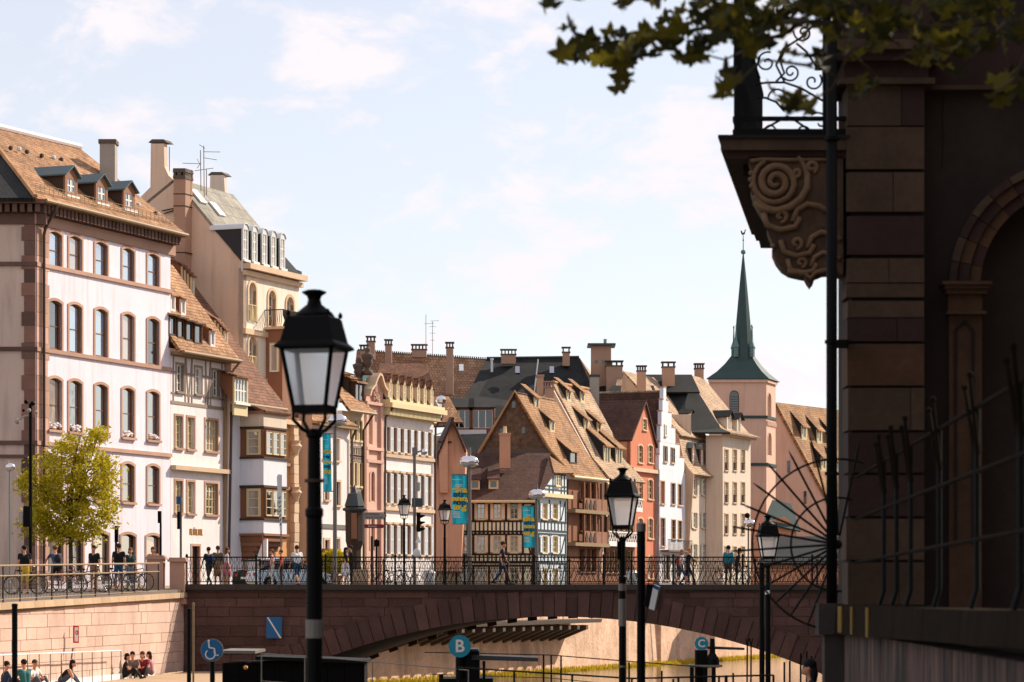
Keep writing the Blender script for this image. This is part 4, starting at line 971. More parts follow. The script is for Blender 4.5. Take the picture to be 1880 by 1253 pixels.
# ================================================================== left bank houses behind the lamp, middle of the row
# ---- tan gable wall just behind the lamp post
t = thing('tan_house', 'house with plain tan wall directly behind the large lamp post', 'house', P(560, 1060, 160))
FT = vp(571, 157); 
mb = MB(); A = front(541, 157)
q = [P(541, 1080, 157), P(573, 1080, 157), P(573, 742, 157), P(541, 742, 157)]
mb.prism(q, (-2.2, 6, 0)); mb.build('wall', 'plaster_tan', t)
MB().prism([P(540, 742, 157), P(574, 742, 157), P(576, 730, 158), P(540, 735, 158)], (-2.2, 6, 0)).build('roof', 'tile_rust', t)
pipe(t, [P(545, 760, 156.8), P(545, 1070, 156.8)], .1, 'pipe')
# ---- M1: low white house
G = vp(590, 160); t = thing('white_house', 'low white house with two dark windows behind the first teal banner', 'house', G.pt(1, SZ)); zt = G.hit(610, 782)[1]
u0, u1 = G.u(574), G.u(642); wl = []
for x0, x1, yt, yb in ((596, 603, 880, 918), (615, 624, 885, 928), (596, 604, 992, 1040), (615, 623, 990, 1040), (595, 603, 800, 840), (614, 622, 806, 846)):
    r = G.rect(x0, x1, yt, yb); wl.append((r, {}))
facade(t, G, u0, u1, SZ - .3, zt, wl, 'plaster_white', sw=.14, sur='stone_light', pane='glass_dark', nx=1, nz=2, sash='frame_dark')
band(t, G, u0, u1 + .2, zt - .1, zt + .1, .45, 'gutter', 'cornice'); z = G.hit(610, 968)[1]; band(t, G, u0, u1, z - .1, z + .15, .06, 'steel_grey')
roof_slab(t, [G.pt(u0 - 1, zt + .1, .5), G.pt(u1 + .2, zt + .1, .5), G.at_ux(u1 + .2, 596, 745), G.at_ux(u0 - 1, 540, 730)], 'tile_brown')
pipe(t, [G.pt(u1, zt - .1, .4), G.pt(u1, zt - .6, .15), G.pt(u1, SZ, .15)], .07)
closing(t, [(G.pt(u1, 0).x, G.pt(u1, 0).y), (G.pt(u1, 0, -8).x, G.pt(u1, 0, -8).y)], SZ, zt, 'plaster_beige')
r = G.rect(590, 611, 1008, 1030); o = lettering(t, 'Winstub', .5, G.pt((r[0] + r[1]) / 2, r[2] + .4, .2), G.ang, 'gold') if False else None
MB().box(G, G.u(589), G.u(612), r[2] - .2, r[3], .05, .5).build('sign_board', 'wood_rust', t)
# ---- M2: cream half-timbered house
G = vp(640, 166); u0, u1 = G.u(628), G.u(668); zt = G.hit(650, 757)[1]
t = thing('timbered_house', 'cream half-timbered house with close rows of tall windows beside the ornate pink gable', 'house', G.pt((u0 + u1) / 2, SZ)); wl = []
W = (u1 - u0) / 4.6
for yt, yb in ((772, 808), (850, 892), (940, 985)):
    z0, z1 = G.hit(648, yb)[1], G.hit(648, yt)[1]
    for i in range(4): uc = u0 + W * (.75 + i * 1.05); wl.append(((uc - W * .28, uc + W * .28, z0, z1), {}))
facade(t, G, u0, u1, SZ - .3, zt, wl, 'plaster_cream', sw=.1, sur='cream', pane='glass_dark', nx=2, nz=3, sash='frame_brown', recess=.12)
for yt, yb in ((820, 836), (838, 846), (900, 925)):
    z0, z1 = G.hit(648, yb)[1], G.hit(648, yt)[1]; n = 9
    for z in (z0, z1): pbox('timber_rail', 'timber_grey', t, G, u0, u1, z - .07, z + .07, -.02, .06)
    for i in range(n + 1): uu = u0 + (u1 - u0) * i / n; pbox('timber_post', 'timber_grey', t, G, max(u0, uu - .06), min(u1, uu + .06), z0 + .07, z1 - .07, -.02, .05)
e0, e1 = G.pt(u0 - .5, zt + .05, .7), G.pt(u1 + .2, zt + .05, .7); r1, r0 = G.at_ux(u1 + .2, 612, 693), G.at_ux(u0 - .5, 575, 660)
roof_slab(t, [e0, e1, r1, r0], 'tile_brown'); nn = (e1 - e0).cross(r1 - e0).normalized(); sl = (r1.z - e1.z) / ((e1 - r1).dot(G.n))
MB().tube([e0 - V((0, 0, .1)), e1 - V((0, 0, .1))], .1, 6).build('gutter', 'gutter', t)
for x, y in ((635, 722), (648, 730), (661, 738)): dormer(t, G, ray_plane(x, y, e0, nn), 1.3, 1.1, sl, 'shed', cheek='frame_dark', face='frame_dark', roofm='tile_brown', rl=.3, wfr=.08, pane='glass_dark', sash='frame_brown', nx=2, nz=1)
rt2 = [r0, r1, r1 + V((-2.2, 1, 1.6)), r0 + V((-2.2, 1, 1.6))]; roof_slab(t, rt2, 'tile_tan')
pipe(t, [G.pt(u1 - .1, zt - .1, .65), G.pt(u1 - .25, zt - .7, .3), G.pt(u1 - .3, zt - 1., .12), G.pt(u1 - .3, SZ, .12)], .07)
for x in (648, 657): r = G.rect(x - 2.5, x + 2.5, 985, 1030)
# far roof behind the lamp with its chimney
for x0, x1, yt, yb in ((632, 645, 601, 680), (657, 675, 632, 700)): pass
# ---- M3: narrow pink sandstone house with volute gable
G = vp(670, 168.5); u0, u1 = G.u(669), G.u(699); uc = (u0 + u1) / 2
t = thing('gabled_house', 'narrow pink sandstone house with curved ornamental gable and stone urns', 'house', G.pt(uc, SZ)); zt = G.hit(684, 742)[1]; wl = []
r = G.rect(672, 683, 748, 815); wl.append((r, dict(rise=.3, pane='glass_curtain', sash='cream')))
for x in (675, 684): wl.append((G.rect(x - 3.2, x + 3.2, 866, 920), dict(rise=.25, pane='glass_curtain', sash='wood_rust')))
for x in (675, 684): wl.append((G.rect(x - 3.2, x + 3.2, 950, 1010), dict(rise=.25, pane='glass_curtain', sash='wood_rust')))
facade(t, G, u0, u1, SZ - .3, zt, wl, 'stone_pink', sw=.1, sur='stone_pink', nx=1, nz=2, sill=False)
for y in (742, 825, 848, 940): z = G.hit(684, y)[1]; band(t, G, u0, u1 + .05, z - .08, z + .1, .2, 'stone_pink')
for u in (u0 + .12, u1 - .12): MB().box(G, u - .16, u + .16, SZ, zt, .0, .17).build('pilaster', 'stone_pink', t)
gp = [(672, 744), (672, 727), (675, 716), (681, 708), (686, 694), (690, 687), (694, 690), (697, 702), (700, 711), (705, 718), (705, 730), (699, 742)]
pts = [G.pt(*G.hit(*p_)) for p_ in gp]; MB().prism(pts, -G.n * .5).build('gable', 'stone_pink', t)
mb = MB()
for a, b in zip(pts[1:-1], pts[2:-1]): mb.bar(a + G.n * .06, b + G.n * .06, G.n, .14, .5)
mb.build('gable_coping', 'stone_light', t)
h_ = G.pt(*G.hit(686, 722)); mb = MB()
for i in range(16): mb.ball(h_ + G.d * R.uniform(-.5, .5) + V((0, 0, R.uniform(-.55, .5))) + G.n * .05, R.uniform(.1, .2), 6)
mb.build('carved_relief', 'stone', t, kind='stuff')
roof_slab(t, [G.pt(u0, zt + .5, -.4), G.pt(u1 + .1, zt + .5, -.4), G.at_ux(u1 + .1, 684, 684), G.at_ux(u0, 668, 684)], 'copper_light')
def urn(x, yb, yt, Y, par):
    s = (yb - yt) / K * Y; pr = [(.22, 0), (.22, .14), (.1, .2), (.14, .3), (.24, .42), (.2, .5), (.26, .6), (.3, .72), (.18, .76), (.1, .8), (.15, .88), (.1, .97), (.02, 1)]
    MB().lathe([(r * s * .8, z * s) for r, z in pr], P(x, yb, Y), 10).build('urn', 'dark_stone', par, smooth=True)
urn(675, 689, 637, 168.4, t); urn(658, 703, 657, 168.4, t)
# ---- M4: long white building with yellow cornice, white shutters and seven dormers
G = vp(702, 171); u0, u1 = G.u(701), G.u(796); zt = G.hit(702, 764)[1]
m4 = thing('shuttered_building', 'long white building with yellow bracketed cornice, white shutters and a row of seven slim dormers', 'building', G.pt((u0 + u1) / 2, SZ)); t = m4; wl = []
cols = (711, 723.5, 736, 748.5, 761, 773.5, 786.5)
for k, (yt, yb) in enumerate(((790, 836), (874, 930), (968, 1022))):
    z0, z1 = G.hit(740, yb - 4)[1], G.hit(740, yt - 2)[1]
    for x in cols: u = G.u(x); wl.append(((u - .26, u + .26, z0, z1), dict(lintel=k > 0)))
facade(t, G, u0, u1, SZ - .3, zt, wl, 'plaster_white', sw=.07, sur='stone_light', pane='glass_curtain', sash='wood_rust', nx=2, nz=3, shutter='white_shutter', shw=.24, recess=.12)
for y in (838, 934): z = G.hit(750, y)[1]; band(t, G, u0, u1 + .05, z - .2, z, .16, 'stone_light')
MB().box(G, u0, u1 + .3, zt, zt + .5, -.2, .08).build('frieze', 'cream', t); MB().box(G, u0 - .1, u1 + .45, zt + .5, zt + .8, -.2, .75).build('cornice', 'cream', t)
MB().box(G, u0 - .1, u1 + .4, zt + .8, zt + .98, -.2, .6).build('cornice', 'cream', t)
n = 40
for i in range(n): pbox('cornice_block', 'cream', t, G, u0 + (u1 - u0) * i / n, u0 + (u1 - u0) * (i + .5) / n, zt + .06, zt + .5, 0, .55)
e0, e1 = G.pt(u0, zt + .98, .3), G.pt(u1 + .2, zt + .98, .3); r1 = G.at_ux(u1 + .2, 788, 716); r0 = G.pt(u0, r1.z, (r1 - G.p).dot(G.n))
roof_slab(t, [e0, e1, r1, r0], 'tile_dark'); roof_slab(t, [r0, r1, r1 - G.n * 5 + V((0, 0, .9)), r0 - G.n * 5 + V((0, 0, .9))], 'tile_brown')
slm = (r1.z - e1.z) / max(.3, (e1 - r1).dot(G.n))
for x in (709, 722, 734.5, 747, 760, 772, 784.5):
    u = G.u(x); dormer(t, G, G.pt(u, zt + 1.0, .32), .42, 1.15, max(1.2, slm), 'gable', cheek='plaster_beige', face='cream', roofm='tile_rust', rh=.4, wfr=.1, nx=1, nz=2, ov=.07, pane='glass_curtain', sillw=None)
closing(t, [(G.pt(u1, 0).x, G.pt(u1, 0).y), (G.pt(u1, 0, -9).x, G.pt(u1, 0, -9).y)], SZ, zt + .8, 'plaster_beige')
pipe(t, [G.pt(u0 + .12, zt + .5, .7), G.pt(u0 + .1, zt - .1, .2), G.pt(u0 + .1, SZ, .12)], .07)
pipe(t, [G.pt(u1 - .02, zt + .3, .6), G.pt(u1 - .02, zt - .3, .15), G.pt(u1 - .02, SZ, .12)], .07)
# ---- wooden bay with a pointed hood, standing out from the house fronts
Y = 150; t = thing('wooden_bay', 'dark wooden bay with pointed hood on the house front left of the direction signs', 'bay window', P(651, 1000, Y)); xc_ = Xp(651, Y); zb0 = Zp(1048, Y); zb1 = Zp(940, Y)
MB().lathe([(.34, zb0 - zb1), (.36, -2.0), (.5, -1.55), (.52, 0), (.6, .06)], (xc_, Y, zb1), 8, rot=.39).build('body', 'frame_dark', t)
MB().lathe([(.66, .06), (.68, .16), (.5, .24), (.56, .3), (.36, .95), (.22, 1.0), (.13, 1.2), (.02, 1.42)], (xc_, Y, zb1), 8, rot=.39).build('hood', 'zinc_dark', t)
MB().wbox(Xp(646, Y), Xp(656, Y), Y - .56, Y - .47, Zp(990, Y), Zp(943, Y)).build('panel', 'wood_rust', t)
# ================================================================== houses behind, centre
# ---- terracotta side house
Y = 212; t = thing('terracotta_house', 'plain terracotta gable wall between the long white building and the yellow timbered house', 'house', P(820, 930, Y))
f = front(795, Y); g = [P(x, y, Y) for x, y in ((795, 1050), (846, 1050), (856, 824), (832, 770), (795, 850))]
MB().prism(g, (0, 6, 0)).build('wall', 'plaster_terracotta', t)
MB().prism([P(808, 905, Y - .4), P(822, 905, Y - .4), P(822, 795, Y - .4), P(812, 812, Y - .4), P(805, 825, Y - .4)], (0, .5, 0)).build('chimney_breast', 'plaster_terracotta', t)
roof_slab(t, [P(857, 830, Y - .5), P(831, 768, Y - .5), P(829, 768, Y + 6), P(853, 828, Y + 6)], 'tile_dark'); roof_slab(t, [P(793, 856, Y - .5), P(831, 766, Y - .5), P(825, 766, Y + 7), P(785, 850, Y + 7)], 'tile_dark')
MB().bar(P(805, 812, Y - .1), P(829, 812, Y - .1), V((0, 0, 1)), .1, .1).build('tie_bar', 'iron', t)
MB().tube([P(795, 800, Y - 1), P(812, 795, Y - 1)], .05, 5).build('pipe', 'zinc_light', t)

# ---- C1: yellow half-timbered corner house
Y = 218; A = front(793, Y); B = vp(983, Y); LA = A.u(983)
c1 = thing('timbered_house', 'wide yellow half-timbered corner house with dark roof and pale blue timbered side', 'house', P(983, 1050, Y)); t = c1
zt = Zp(922, Y); wl = []; ws = []
for k, (yt, yb) in enumerate(((925, 953), (984, 1014), (1043, 1074))):
    for x in (823, 851, 883, 913, 944):
        if k == 0 and x == 823: pass
        u0, u1 = A.u(x - 7), A.u(x + 7); wl.append(((u0, u1, Zp(yb, Y), Zp(yt, Y)), {}))
facade(t, A, 0, LA, SZ - .6, zt, wl, 'plaster_yellow', sw=.07, sur='cream', sash='cream', pane='glass', nx=2, nz=3, shutter='tan_shutter', shw=.3, proud=.05, recess=.1)
T = 'timber_dark'
def hrail(pl, a, b, y, w=.16, m='timber_dark', px=900): z = pl.hit(px, y)[1]; pbox('timber_rail', m, t, pl, a, b, z - w / 2, z + w / 2, -.02, .055)
def vpost(pl, u, ya, yb, w=.15, m='timber_dark', px=900): pbox('timber_post', m, t, pl, u - w / 2, u + w / 2, pl.hit(px, yb)[1], pl.hit(px, ya)[1], -.02, .05)
for y in (957, 976, 981.5, 1018, 1033, 1039): hrail(A, 0, LA, y, .16 if y not in (976, 981.5) else .13)
hrail(A, 0, LA, 924, .18)
for ya, yb in ((959, 975), (1019.5, 1032)):
    for i in range(25): vpost(A, LA * (i + .5) / 25, ya, yb, .11)
for i in range(25): vpost(A, LA * (i + .5) / 25, 977.5, 980.5, .2)
for x in (799, 838, 869, 898, 929, 960, 977): 
    for ya, yb in ((926, 955), (983, 1016), (1041, 1075)): pbox('timber_post', 'timber_dark', t, A, A.u(x) - .085, A.u(x) + .085, Zp(yb, 218), Zp(ya, 218), -.02, .13)
for xa, xb, ya, yb in ((806, 800, 928, 955), (808, 800, 986, 1016), (966, 974, 986, 1016), (968, 974, 930, 955)): pbar('timber_brace', T, t, A, (A.u(xa), Zp(ya, Y)), (A.u(xb), Zp(yb, Y)), .13, -.02, .045)
MB().box(A, LA - .28, LA + .06, SZ, zt + .1, -.1, .1).build('corner_post', 'timber_dark', t)
# blue side
LB = B.u(1040); wl = []
for yt, yb in ((925, 953), (985, 1015), (1045, 1075)):
    for x in (998.5, 1017.5): r = B.rect(x - 4.5, x + 4.5, yt, yb); wl.append((r, {}))
zb = B.hit(1010, 914)[1]
facade(t, B, 0, LB, SZ - .6, zb, wl, 'plaster_bluewhite', sw=.08, sur='cream', sash='cream', pane='glass', nx=2, nz=3, shutter='white_shutter', shw=.4, proud=.05, recess=.1)
for y in (958, 975, 981, 1018, 1034): hrail(B, 0, LB, y, .14, 'timber_blue', 1010)
for ya, yb in ((958, 975), (1018, 1034)):
    for i in range(9): vpost(B, LB * (i + .5) / 9, ya, yb, .1, 'timber_blue', 1010)
for x in (989, 1008, 1028, 1038):
    for ya, yb in ((918, 957), (982, 1017), (1036, 1075)): vpost(B, B.u(x), ya, yb, .14, 'timber_blue', 1010)
for y0, y1 in ((922, 955), (985, 1015), (1040, 1072)): pbar('timber_brace', 'timber_blue', t, B, (B.u(1030), B.hit(1033, y1)[1]), (B.u(1037), B.hit(1033, y0)[1]), .12, -.02, .045)
MB().box(B, -.3, LB + .2, zb, zb + .3, -.1, .5).build('cornice', 'cream', t)
# blue gable over it and its small half hip
gt = [(990, 912), (1040, 912), (1040, 868), (1012, 868)]
gp_ = [B.pt(*B.hit(x, y)) for x, y in gt]; MB().prism(gp_, -B.n * .3).build('gable', 'plaster_bluewhite', t)
window(t, B, B.rect(1019, 1027, 873, 892), sw=.08, sur='cream', nx=2, nz=3, proud=.05, recess=-.01, pane='glass', sash='cream')
for x in (1008, 1015, 1030, 1036): vpost(B, B.u(x), 872 if x > 1012 else 892, 908, .12, 'timber_blue', 1020)
for y in (893, 900, 871): hrail(B, B.u(1000 if y > 880 else 1012), B.u(1039), y, .1, 'timber_blue', 1020)
# roof
ea, eb = P(789, 926, Y - .8), P(984, 914, Y - .8); eb.z = ea.z = Zp(920, Y - .8)
ra, rb_ = P(852, 836, Y + 5.5), P(1010, 830, Y + 5.5); ra.z = rb_.z = Zp(832, Y + 5.5)
ec = B.pt(0, zb + .25, .55)
roof_slab(t, [ea, eb, rb_, ra], 'tile_dark')
roof_slab(t, [P(1010, 838, Y + 4.5), B.pt(*B.hit(1046, 869), .4), B.pt(*B.hit(1009, 868), .4)], 'tile_tan')
roof_slab(t, [eb, B.pt(*B.hit(1009, 869), .35), P(1010, 832, Y + 5)], 'tile_dark')
MB().tube([ea + V((0, 0, -.05)), eb + V((0, 0, -.05))], .12, 6).build('gutter', 'cream', t)
na = (eb - ea).cross(ra - ea).normalized(); na = na if na.z > 0 else -na; sla = (ra.z - ea.z) / (ra.y - ea.y)
for x, y in ((872, 899), (906, 898)): dormer(t, A, ray_plane(x, y, ea, na), .75, .75, sla, 'shed', cheek='slate_cheek', face='cream', roofm='tile_dark', rl=.35, wfr=.1, pane='glass_dark', nx=1, nz=1, sash='cream')
chimney(t, 917, 937, 795, 860, Y + 2.2, 'brick_light', .9, cap='plain', capmat='brick_dark')
MB().lathe([(.2, 0), (.14, .1), (.12, .5), (.15, .55)], P(927, 796, Y + 2.6), 8).build('chimney_pot', 'cream', t)

# ---- C2: house with rough stone gable, lit slope and timber galleries
Y = 225; B = vp(1043, 227); t = thing('gallery_house', 'house with rough dark stone gable, sunlit tiled slope and brown timber galleries', 'house', P(1070, 1050, 230)); c2 = t
ap = P(945, 722, Y); gl = [P(872, 842, Y), P(1040, 842, Y), P(1017, 832, Y), P(946, 724, Y), P(884, 828, Y)]
MB().prism([P(868, 850, Y), P(1022, 850, Y), P(1010, 826, Y), P(946, 724, Y), P(882, 826, Y)], (0, .5, 0)).build('gable', 'rubble', t)
MB().bar(P(874, 831, Y - .1), P(1010, 828, Y - .1), V((0, 0, 1)), .3, .35).build('ledge', 'dark_stone', t)
for x, y0, y1 in ((943, 736, 749), (921, 786, 797), (961, 783, 796)): MB().prism([P(x - 3.4, y1, Y - .02), P(x + 3.4, y1, Y - .02), P(x + 3.4, y0 + 3, Y - .02), P(x, y0, Y - .02), P(x - 3.4, y0 + 3, Y - .02)], (0, .3, 0)).build('attic_opening', 'glass_dark', t)
LB = B.u(1104)
e0 = B.pt(-.3, B.hit(1043, 876)[1], .6); e1 = B.pt(LB, B.hit(1043, 876)[1], .6)
q_ = B.at_ux(LB, 1000, 735); rd = ap + B.d * (LB + 1); rd.z = ap.z
k1 = P(1010, 828, Y - .3)
mid0 = ap + (k1 - ap) * 1.0
rz = rd + (mid0 - ap)
roof_slab(t, [mid0, mid0 + B.d * (LB + 1.2), rd + V((0, 0, .1)), ap + V((0, -.3, .1))], 'tile_tan')
roof_slab(t, [e0, e1, mid0 + B.d * (LB + 1.2), mid0], 'tile_tan')
roof_slab(t, [P(876, 836, Y - .3), ap + V((0, -.3, .1)), rd, P(870, 836, Y + 12)], 'tile_dark')
MB().tube([P(876, 836, Y - .35), ap + V((0, -.35, .12)), P(1012, 830, Y - .35), e0], .14, 6).build('verge_tiles', 'tile_tan', t)
nn = (mid0 + B.d - mid0).cross(ap - mid0).normalized(); nn = nn if nn.z > 0 else -nn; hh = (ap - mid0); slc = hh.z / abs(hh.dot(B.n))
for x, y, w in ((986, 752, 1.0), (1014.5, 794, 1.0)): dormer(t, B, ray_plane(x, y, mid0, nn), w, .95, slc, 'shed', cheek='slate_cheek', face='cream', roofm='tile_tan', rl=slc * .5, wfr=.16, pane='glass_dark', nx=1, nz=1, sash='cream')
n2_ = (e1 - e0).cross(mid0 - e0).normalized(); n2_ = n2_ if n2_.z > 0 else -n2_
dormer(t, B, ray_plane(1053, 852, mid0, nn), 1.6, 1.0, slc, 'shed', cheek='slate_cheek', face='frame_dark', roofm='tile_tan', rl=slc * .5, wfr=.12, pane='glass_dark', nx=1, nz=1, sash='frame_dark')
zt = B.hit(1043, 880)[1]; wl = []
for yt, yb in ((888, 918), (943, 975), (1008, 1050)):
    for x in (1068, 1079, 1090): wl.append((B.rect(x - 4.2, x + 4.2, yt, yb), {}))
facade(t, B, 0, LB, SZ - .6, zt, wl, 'wood_brown', sw=.12, sur='timber_brown', pane='glass_dark', sash='timber_brown', nx=2, nz=2, recess=.25)
for y in (940, 1000):
    z = B.hit(1075, y)[1]; MB().box(B, -.3, LB, z - .18, z + .1, -.1, .75).build('gallery_floor', 'gutter', t)
    MB().box(B, B.u(1058), LB - .2, z + .1, z + 1.05, .6, .68).build('gallery_parapet', 'wood_rust', t)
    for i in range(5): pbox('gallery_post', 'timber_brown', t, B, B.u(1058) + (LB - B.u(1058)) * i / 4.3, B.u(1058) + (LB - B.u(1058)) * i / 4.3 + .16, z + .1, z + 2.35, .52, .7)
    for i in range(3): u = B.u(1058) + .55 + i * .95; MB().prism([B.pt(u - .3, z + .2, .685), B.pt(u + .3, z + .2, .685), B.pt(u + .3, z + .55, .685), B.pt(u, z + .95, .685), B.pt(u - .3, z + .55, .685)], B.n * .05).build('parapet_panel', 'frame_dark', t)
MB().tube([e0, e1], .12, 6).build('gutter', 'cream', t)
MB().prism([B.pt(0, SZ, 0), B.pt(0, zt, 0), B.pt(0, zt, -7), B.pt(0, SZ, -7)], B.d * .2).build('side_wall', 'plaster_tan', t)
pipe(t, [B.pt(LB - .1, zt, .4), B.pt(LB - .1, SZ, .3)], .09, 'iron')

# ---- C3: house with long pale tiled roof
Y = 236; B = vp(1104, 236); t = thing('pale_roof_house', 'house with tall pale tiled roof, three rows of dormers and white lattice balconies', 'house', P(1130, 1050, Y)); c3 = t
LB = B.u(1166); zt = B.hit(1104, 880)[1]
e0, e1 = B.pt(-.2, zt, .9), B.pt(LB + .2, zt, .9)
ra = P(1012, 703, Y + 1); rb_ = ra + B.d * (LB + .3)
rdir = P(1079, 713, 250) ; 
w_r = (ra - B.p).dot(B.n); ra = B.at_ux(-.2, 1014, 702); rb_ = B.pt(LB + .2, ra.z, (ra - B.p).dot(B.n))
km = e0 + (ra - e0) * .3 - V((0, 0, .7)); km2 = e1 + (rb_ - e1) * .3 - V((0, 0, .7))
roof_slab(t, [km, km2, rb_, ra], 'tile_cream'); roof_slab(t, [e0, e1, km2, km], 'tile_cream')
roof_slab(t, [ra, rb_, rb_ - B.n * 7 - V((0, 0, 9)), ra - B.n * 7 - V((0, 0, 9))], 'tile_tan')
MB().prism([B.pt(-.25, SZ, 0), e0 + V((0, 0, -.5)), km - V((0, 0, .25)), ra - V((0, 0, .3)), ra - B.n * 6 - V((0, 0, 8)), B.pt(-.25, SZ, -13)], -B.d * .35).build('side_wall', 'plaster_beige', t)
MB().tube([ra, rb_], .16, 6).build('ridge_tiles', 'tile_tan', t)
nn = (km2 - km).cross(ra - km).normalized(); nn = nn if nn.z > 0 else -nn; hh = ra - km; slc = hh.z / abs(hh.dot(B.n))
for x, y, w in ((1045, 738, 1.05), (1070, 740, 1.05), (1077, 790, 1.05), (1101, 796, 1.05)): dormer(t, B, ray_plane(x, y, km, nn), w * .9, .95, slc, 'shed', cheek='slate_cheek', face='cream', roofm='tile_tan', rl=slc * .5, wfr=.2, pane='glass_dark', nx=1, nz=1, sash='cream', ov=.18)
for x, y in ((1115, 852), (1137, 855)): dormer(t, B, ray_plane(x, y, km, nn), 1.5, 1.55, slc, 'shed', cheek='slate_cheek', face='cream', roofm='tile_tan', rl=slc * .5, wfr=.16, pane='glass_dark', nx=2, nz=1, sash='cream', ov=.2, sillw=1)
wl = []
for yt, yb in ((888, 905), (945, 975), (1012, 1052)):
    for i in range(6): x = 1109 + i * 9.6; wl.append((B.rect(x - 3.6, x + 3.6, yt, yb), {}))
facade(t, B, 0, LB, SZ - .6, zt, wl, 'wood_brown', sw=.08, sur='timber_brown', pane='glass_dark', sash='cream', nx=1, nz=2, recess=.2)
for ya, yb in ((914, 938), (978, 1004)):
    z0, z1 = B.hit(1130, yb)[1], B.hit(1130, ya)[1]; zm = z0 + (z1 - z0) * .35
    MB().box(B, 0, LB, z0, zm, -.1, .7).build('balcony_base', 'plaster_white', t); MB().box(B, 0, LB, zm, z1, .5, .6).build('balcony_panel', 'wood_rust', t); lb = MB(); n = 14
    for i in range(n):
        a = LB * i / n; b = LB * (i + 1) / n
        lb.bar(B.pt(a, zm, .65), B.pt(b, z1, .65), B.n, .07, .06); lb.bar(B.pt(a, z1, .66), B.pt(b, zm, .66), B.n, .07, .06)
    lb.bar(B.pt(0, z1, .66), B.pt(LB, z1, .66), V((0, 0, 1)), .1, .1); lb.build('lattice', 'white', t)
chimney(t, 1000, 1017, 700, 800, 234.5, 'brick_light', .9, cap='slab', holes=3, capmat='brick_dark'); 
chimney(t, 985, 998, 688, 760, 238, 'brick_light', .8, cap='plain', capmat='brick_dark')
chimney(t, 1083, 1100, 688, 760, 246, 'concrete', .8, cap='plain', capmat='copper')

# ---- C4: salmon gabled house
B = vp(1157, 244); t = thing('salmon_house', 'salmon pink house with steep plain gable and arched windows', 'house', B.pt(2, SZ)); u0, u1 = 0, B.u(1211)
uA = B.u(1183); zA = B.hit(1183, 737)[1]; zL = B.hit(1157, 806)[1]; zR = B.hit(1209, 850)[1]
def cl(p, q): d = V((q[0] - p[0], q[1] - p[1])); return (p, (-d[1], d[0]))
wl = [(B.rect(1180, 1187, 770, 790), {})]
for yt, yb in ((818, 850), (881, 917), (952, 989), (1022, 1062)):
    for x in (1176, 1194): wl.append((B.rect(x - 4.3, x + 4.3, yt, yb), dict(rise=.15)))
facade(t, B, u0, u1, SZ - .6, zA, wl, 'plaster_salmon', sw=.13, sur='stone_light', pane='glass_dark', sash='cream', nx=2, nz=3, clip=[cl((u0, zL), (uA, zA)), cl((uA, zA), (u1, zR))], recess=.15)
z = B.hit(1185, 864)[1]; band(t, B, u0, u1 + .3, z - .2, z + .12, .3, 'stone_light', 'cornice')
aa = B.pt(uA, zA + .1, .2)
roof_slab(t, [B.pt(u0 - .2, zL - .1, .2), aa, aa - B.n * 10, B.pt(u0 - .2, zL - .1, -10)], 'tile_dark'); roof_slab(t, [aa, B.pt(u1 + .2, zR, .2), B.pt(u1 + .2, zR, -10), aa - B.n * 10], 'tile_dark')
pr_ = Plane(B.pt(u0, 0, 0), B.n); pr_.n = -B.d; pr_.ang = math.atan2(B.n.y, B.n.x)
MB().prism([B.pt(u0, SZ, 0), B.pt(u0, zL - .2, 0), B.pt(u0, zL - .2, -10), B.pt(u0, SZ, -10)], B.d * .2).build('side_wall', 'plaster_terracotta', t)
pd = P(1137, 786, 247); mb = MB(); dormer(t, front(1137, 247), pd, 1.0, .9, 1.2, 'shed', cheek='slate_cheek', face='frame_dark', roofm='tile_dark', rl=.4, pane='glass_dark', sash='frame_brown')
pipe(t, [B.pt(u1 - .05, zR - .6, .25), B.pt(u1 - .05, SZ, .15)], .09, 'plaster_salmon')
# plain dark slope filling between C3 and C4
roof_slab(t, [P(1095, 812, 249), P(1160, 812, 249), P(1182, 738, 253), P(1095, 740, 253)], 'tile_dark', 'rear_slope')

# ---- C5: white house with stepped gable
B = vp(1210, 250); u1 = B.u(1262); t = thing('stepped_gable_house', 'narrow bluish white house with tall stepped gable', 'house', B.pt(2, SZ))
steps = [(1218, 1223, 735, 712), (1216.5, 1227, 757, 735), (1214.5, 1233, 784, 757), (1212.5, 1240, 814, 784), (1211, 1248, 838, 814), (1210, 1256, 866, 838)]
zt = B.hit(1235, 866)[1]; wl = []
for x0, x1, yt, yb in ((1218, 1224.5, 820, 848), (1231.5, 1238, 823, 850), (1213, 1220, 884, 925), (1232, 1239.5, 888, 926), (1245, 1252, 890, 928), (1213, 1221, 952, 1003), (1233, 1240, 955, 990), (1245, 1252, 957, 990), (1217, 1229, 1020, 1065), (1236, 1248, 1022, 1065)):
    wl.append((B.rect(x0, x1, yt, yb), {}))
facade(t, B, 0, u1, SZ - .6, B.hit(1235, 866)[1], [w for w in wl if w[0][3] < zt], 'plaster_cool', sw=.1, sur='stone_light', pane='glass_dark', sash='frame_brown', nx=2, nz=3, recess=.15)
for x0, x1, yb, yt in steps:
    a, b = B.u(x0), B.u(x1); z0, z1 = B.hit((x0 + x1) / 2, yb)[1], B.hit((x0 + x1) / 2, yt)[1]; hl = [w for w in wl if a < (w[0][0] + w[0][1]) / 2 < b and z0 < w[0][2] < z1]
    MB().box(B, a, b, z0, z1 + .002, -.35, .0).build('gable_step', 'plaster_cool', t)
    i_ = steps.index((x0, x1, yb, yt)); pa, pb = (B.u(steps[i_ - 1][0]), B.u(steps[i_ - 1][1])) if i_ else ((a + b) / 2, (a + b) / 2)
    for q0, q1 in ((a - .05, pa - .003), (pb + .003, b + .05)):
        if q1 - q0 > .06: MB().box(B, q0, q1, z1 + .003, z1 + .1, -.42, .04).build('step_coping', 'stone', t)
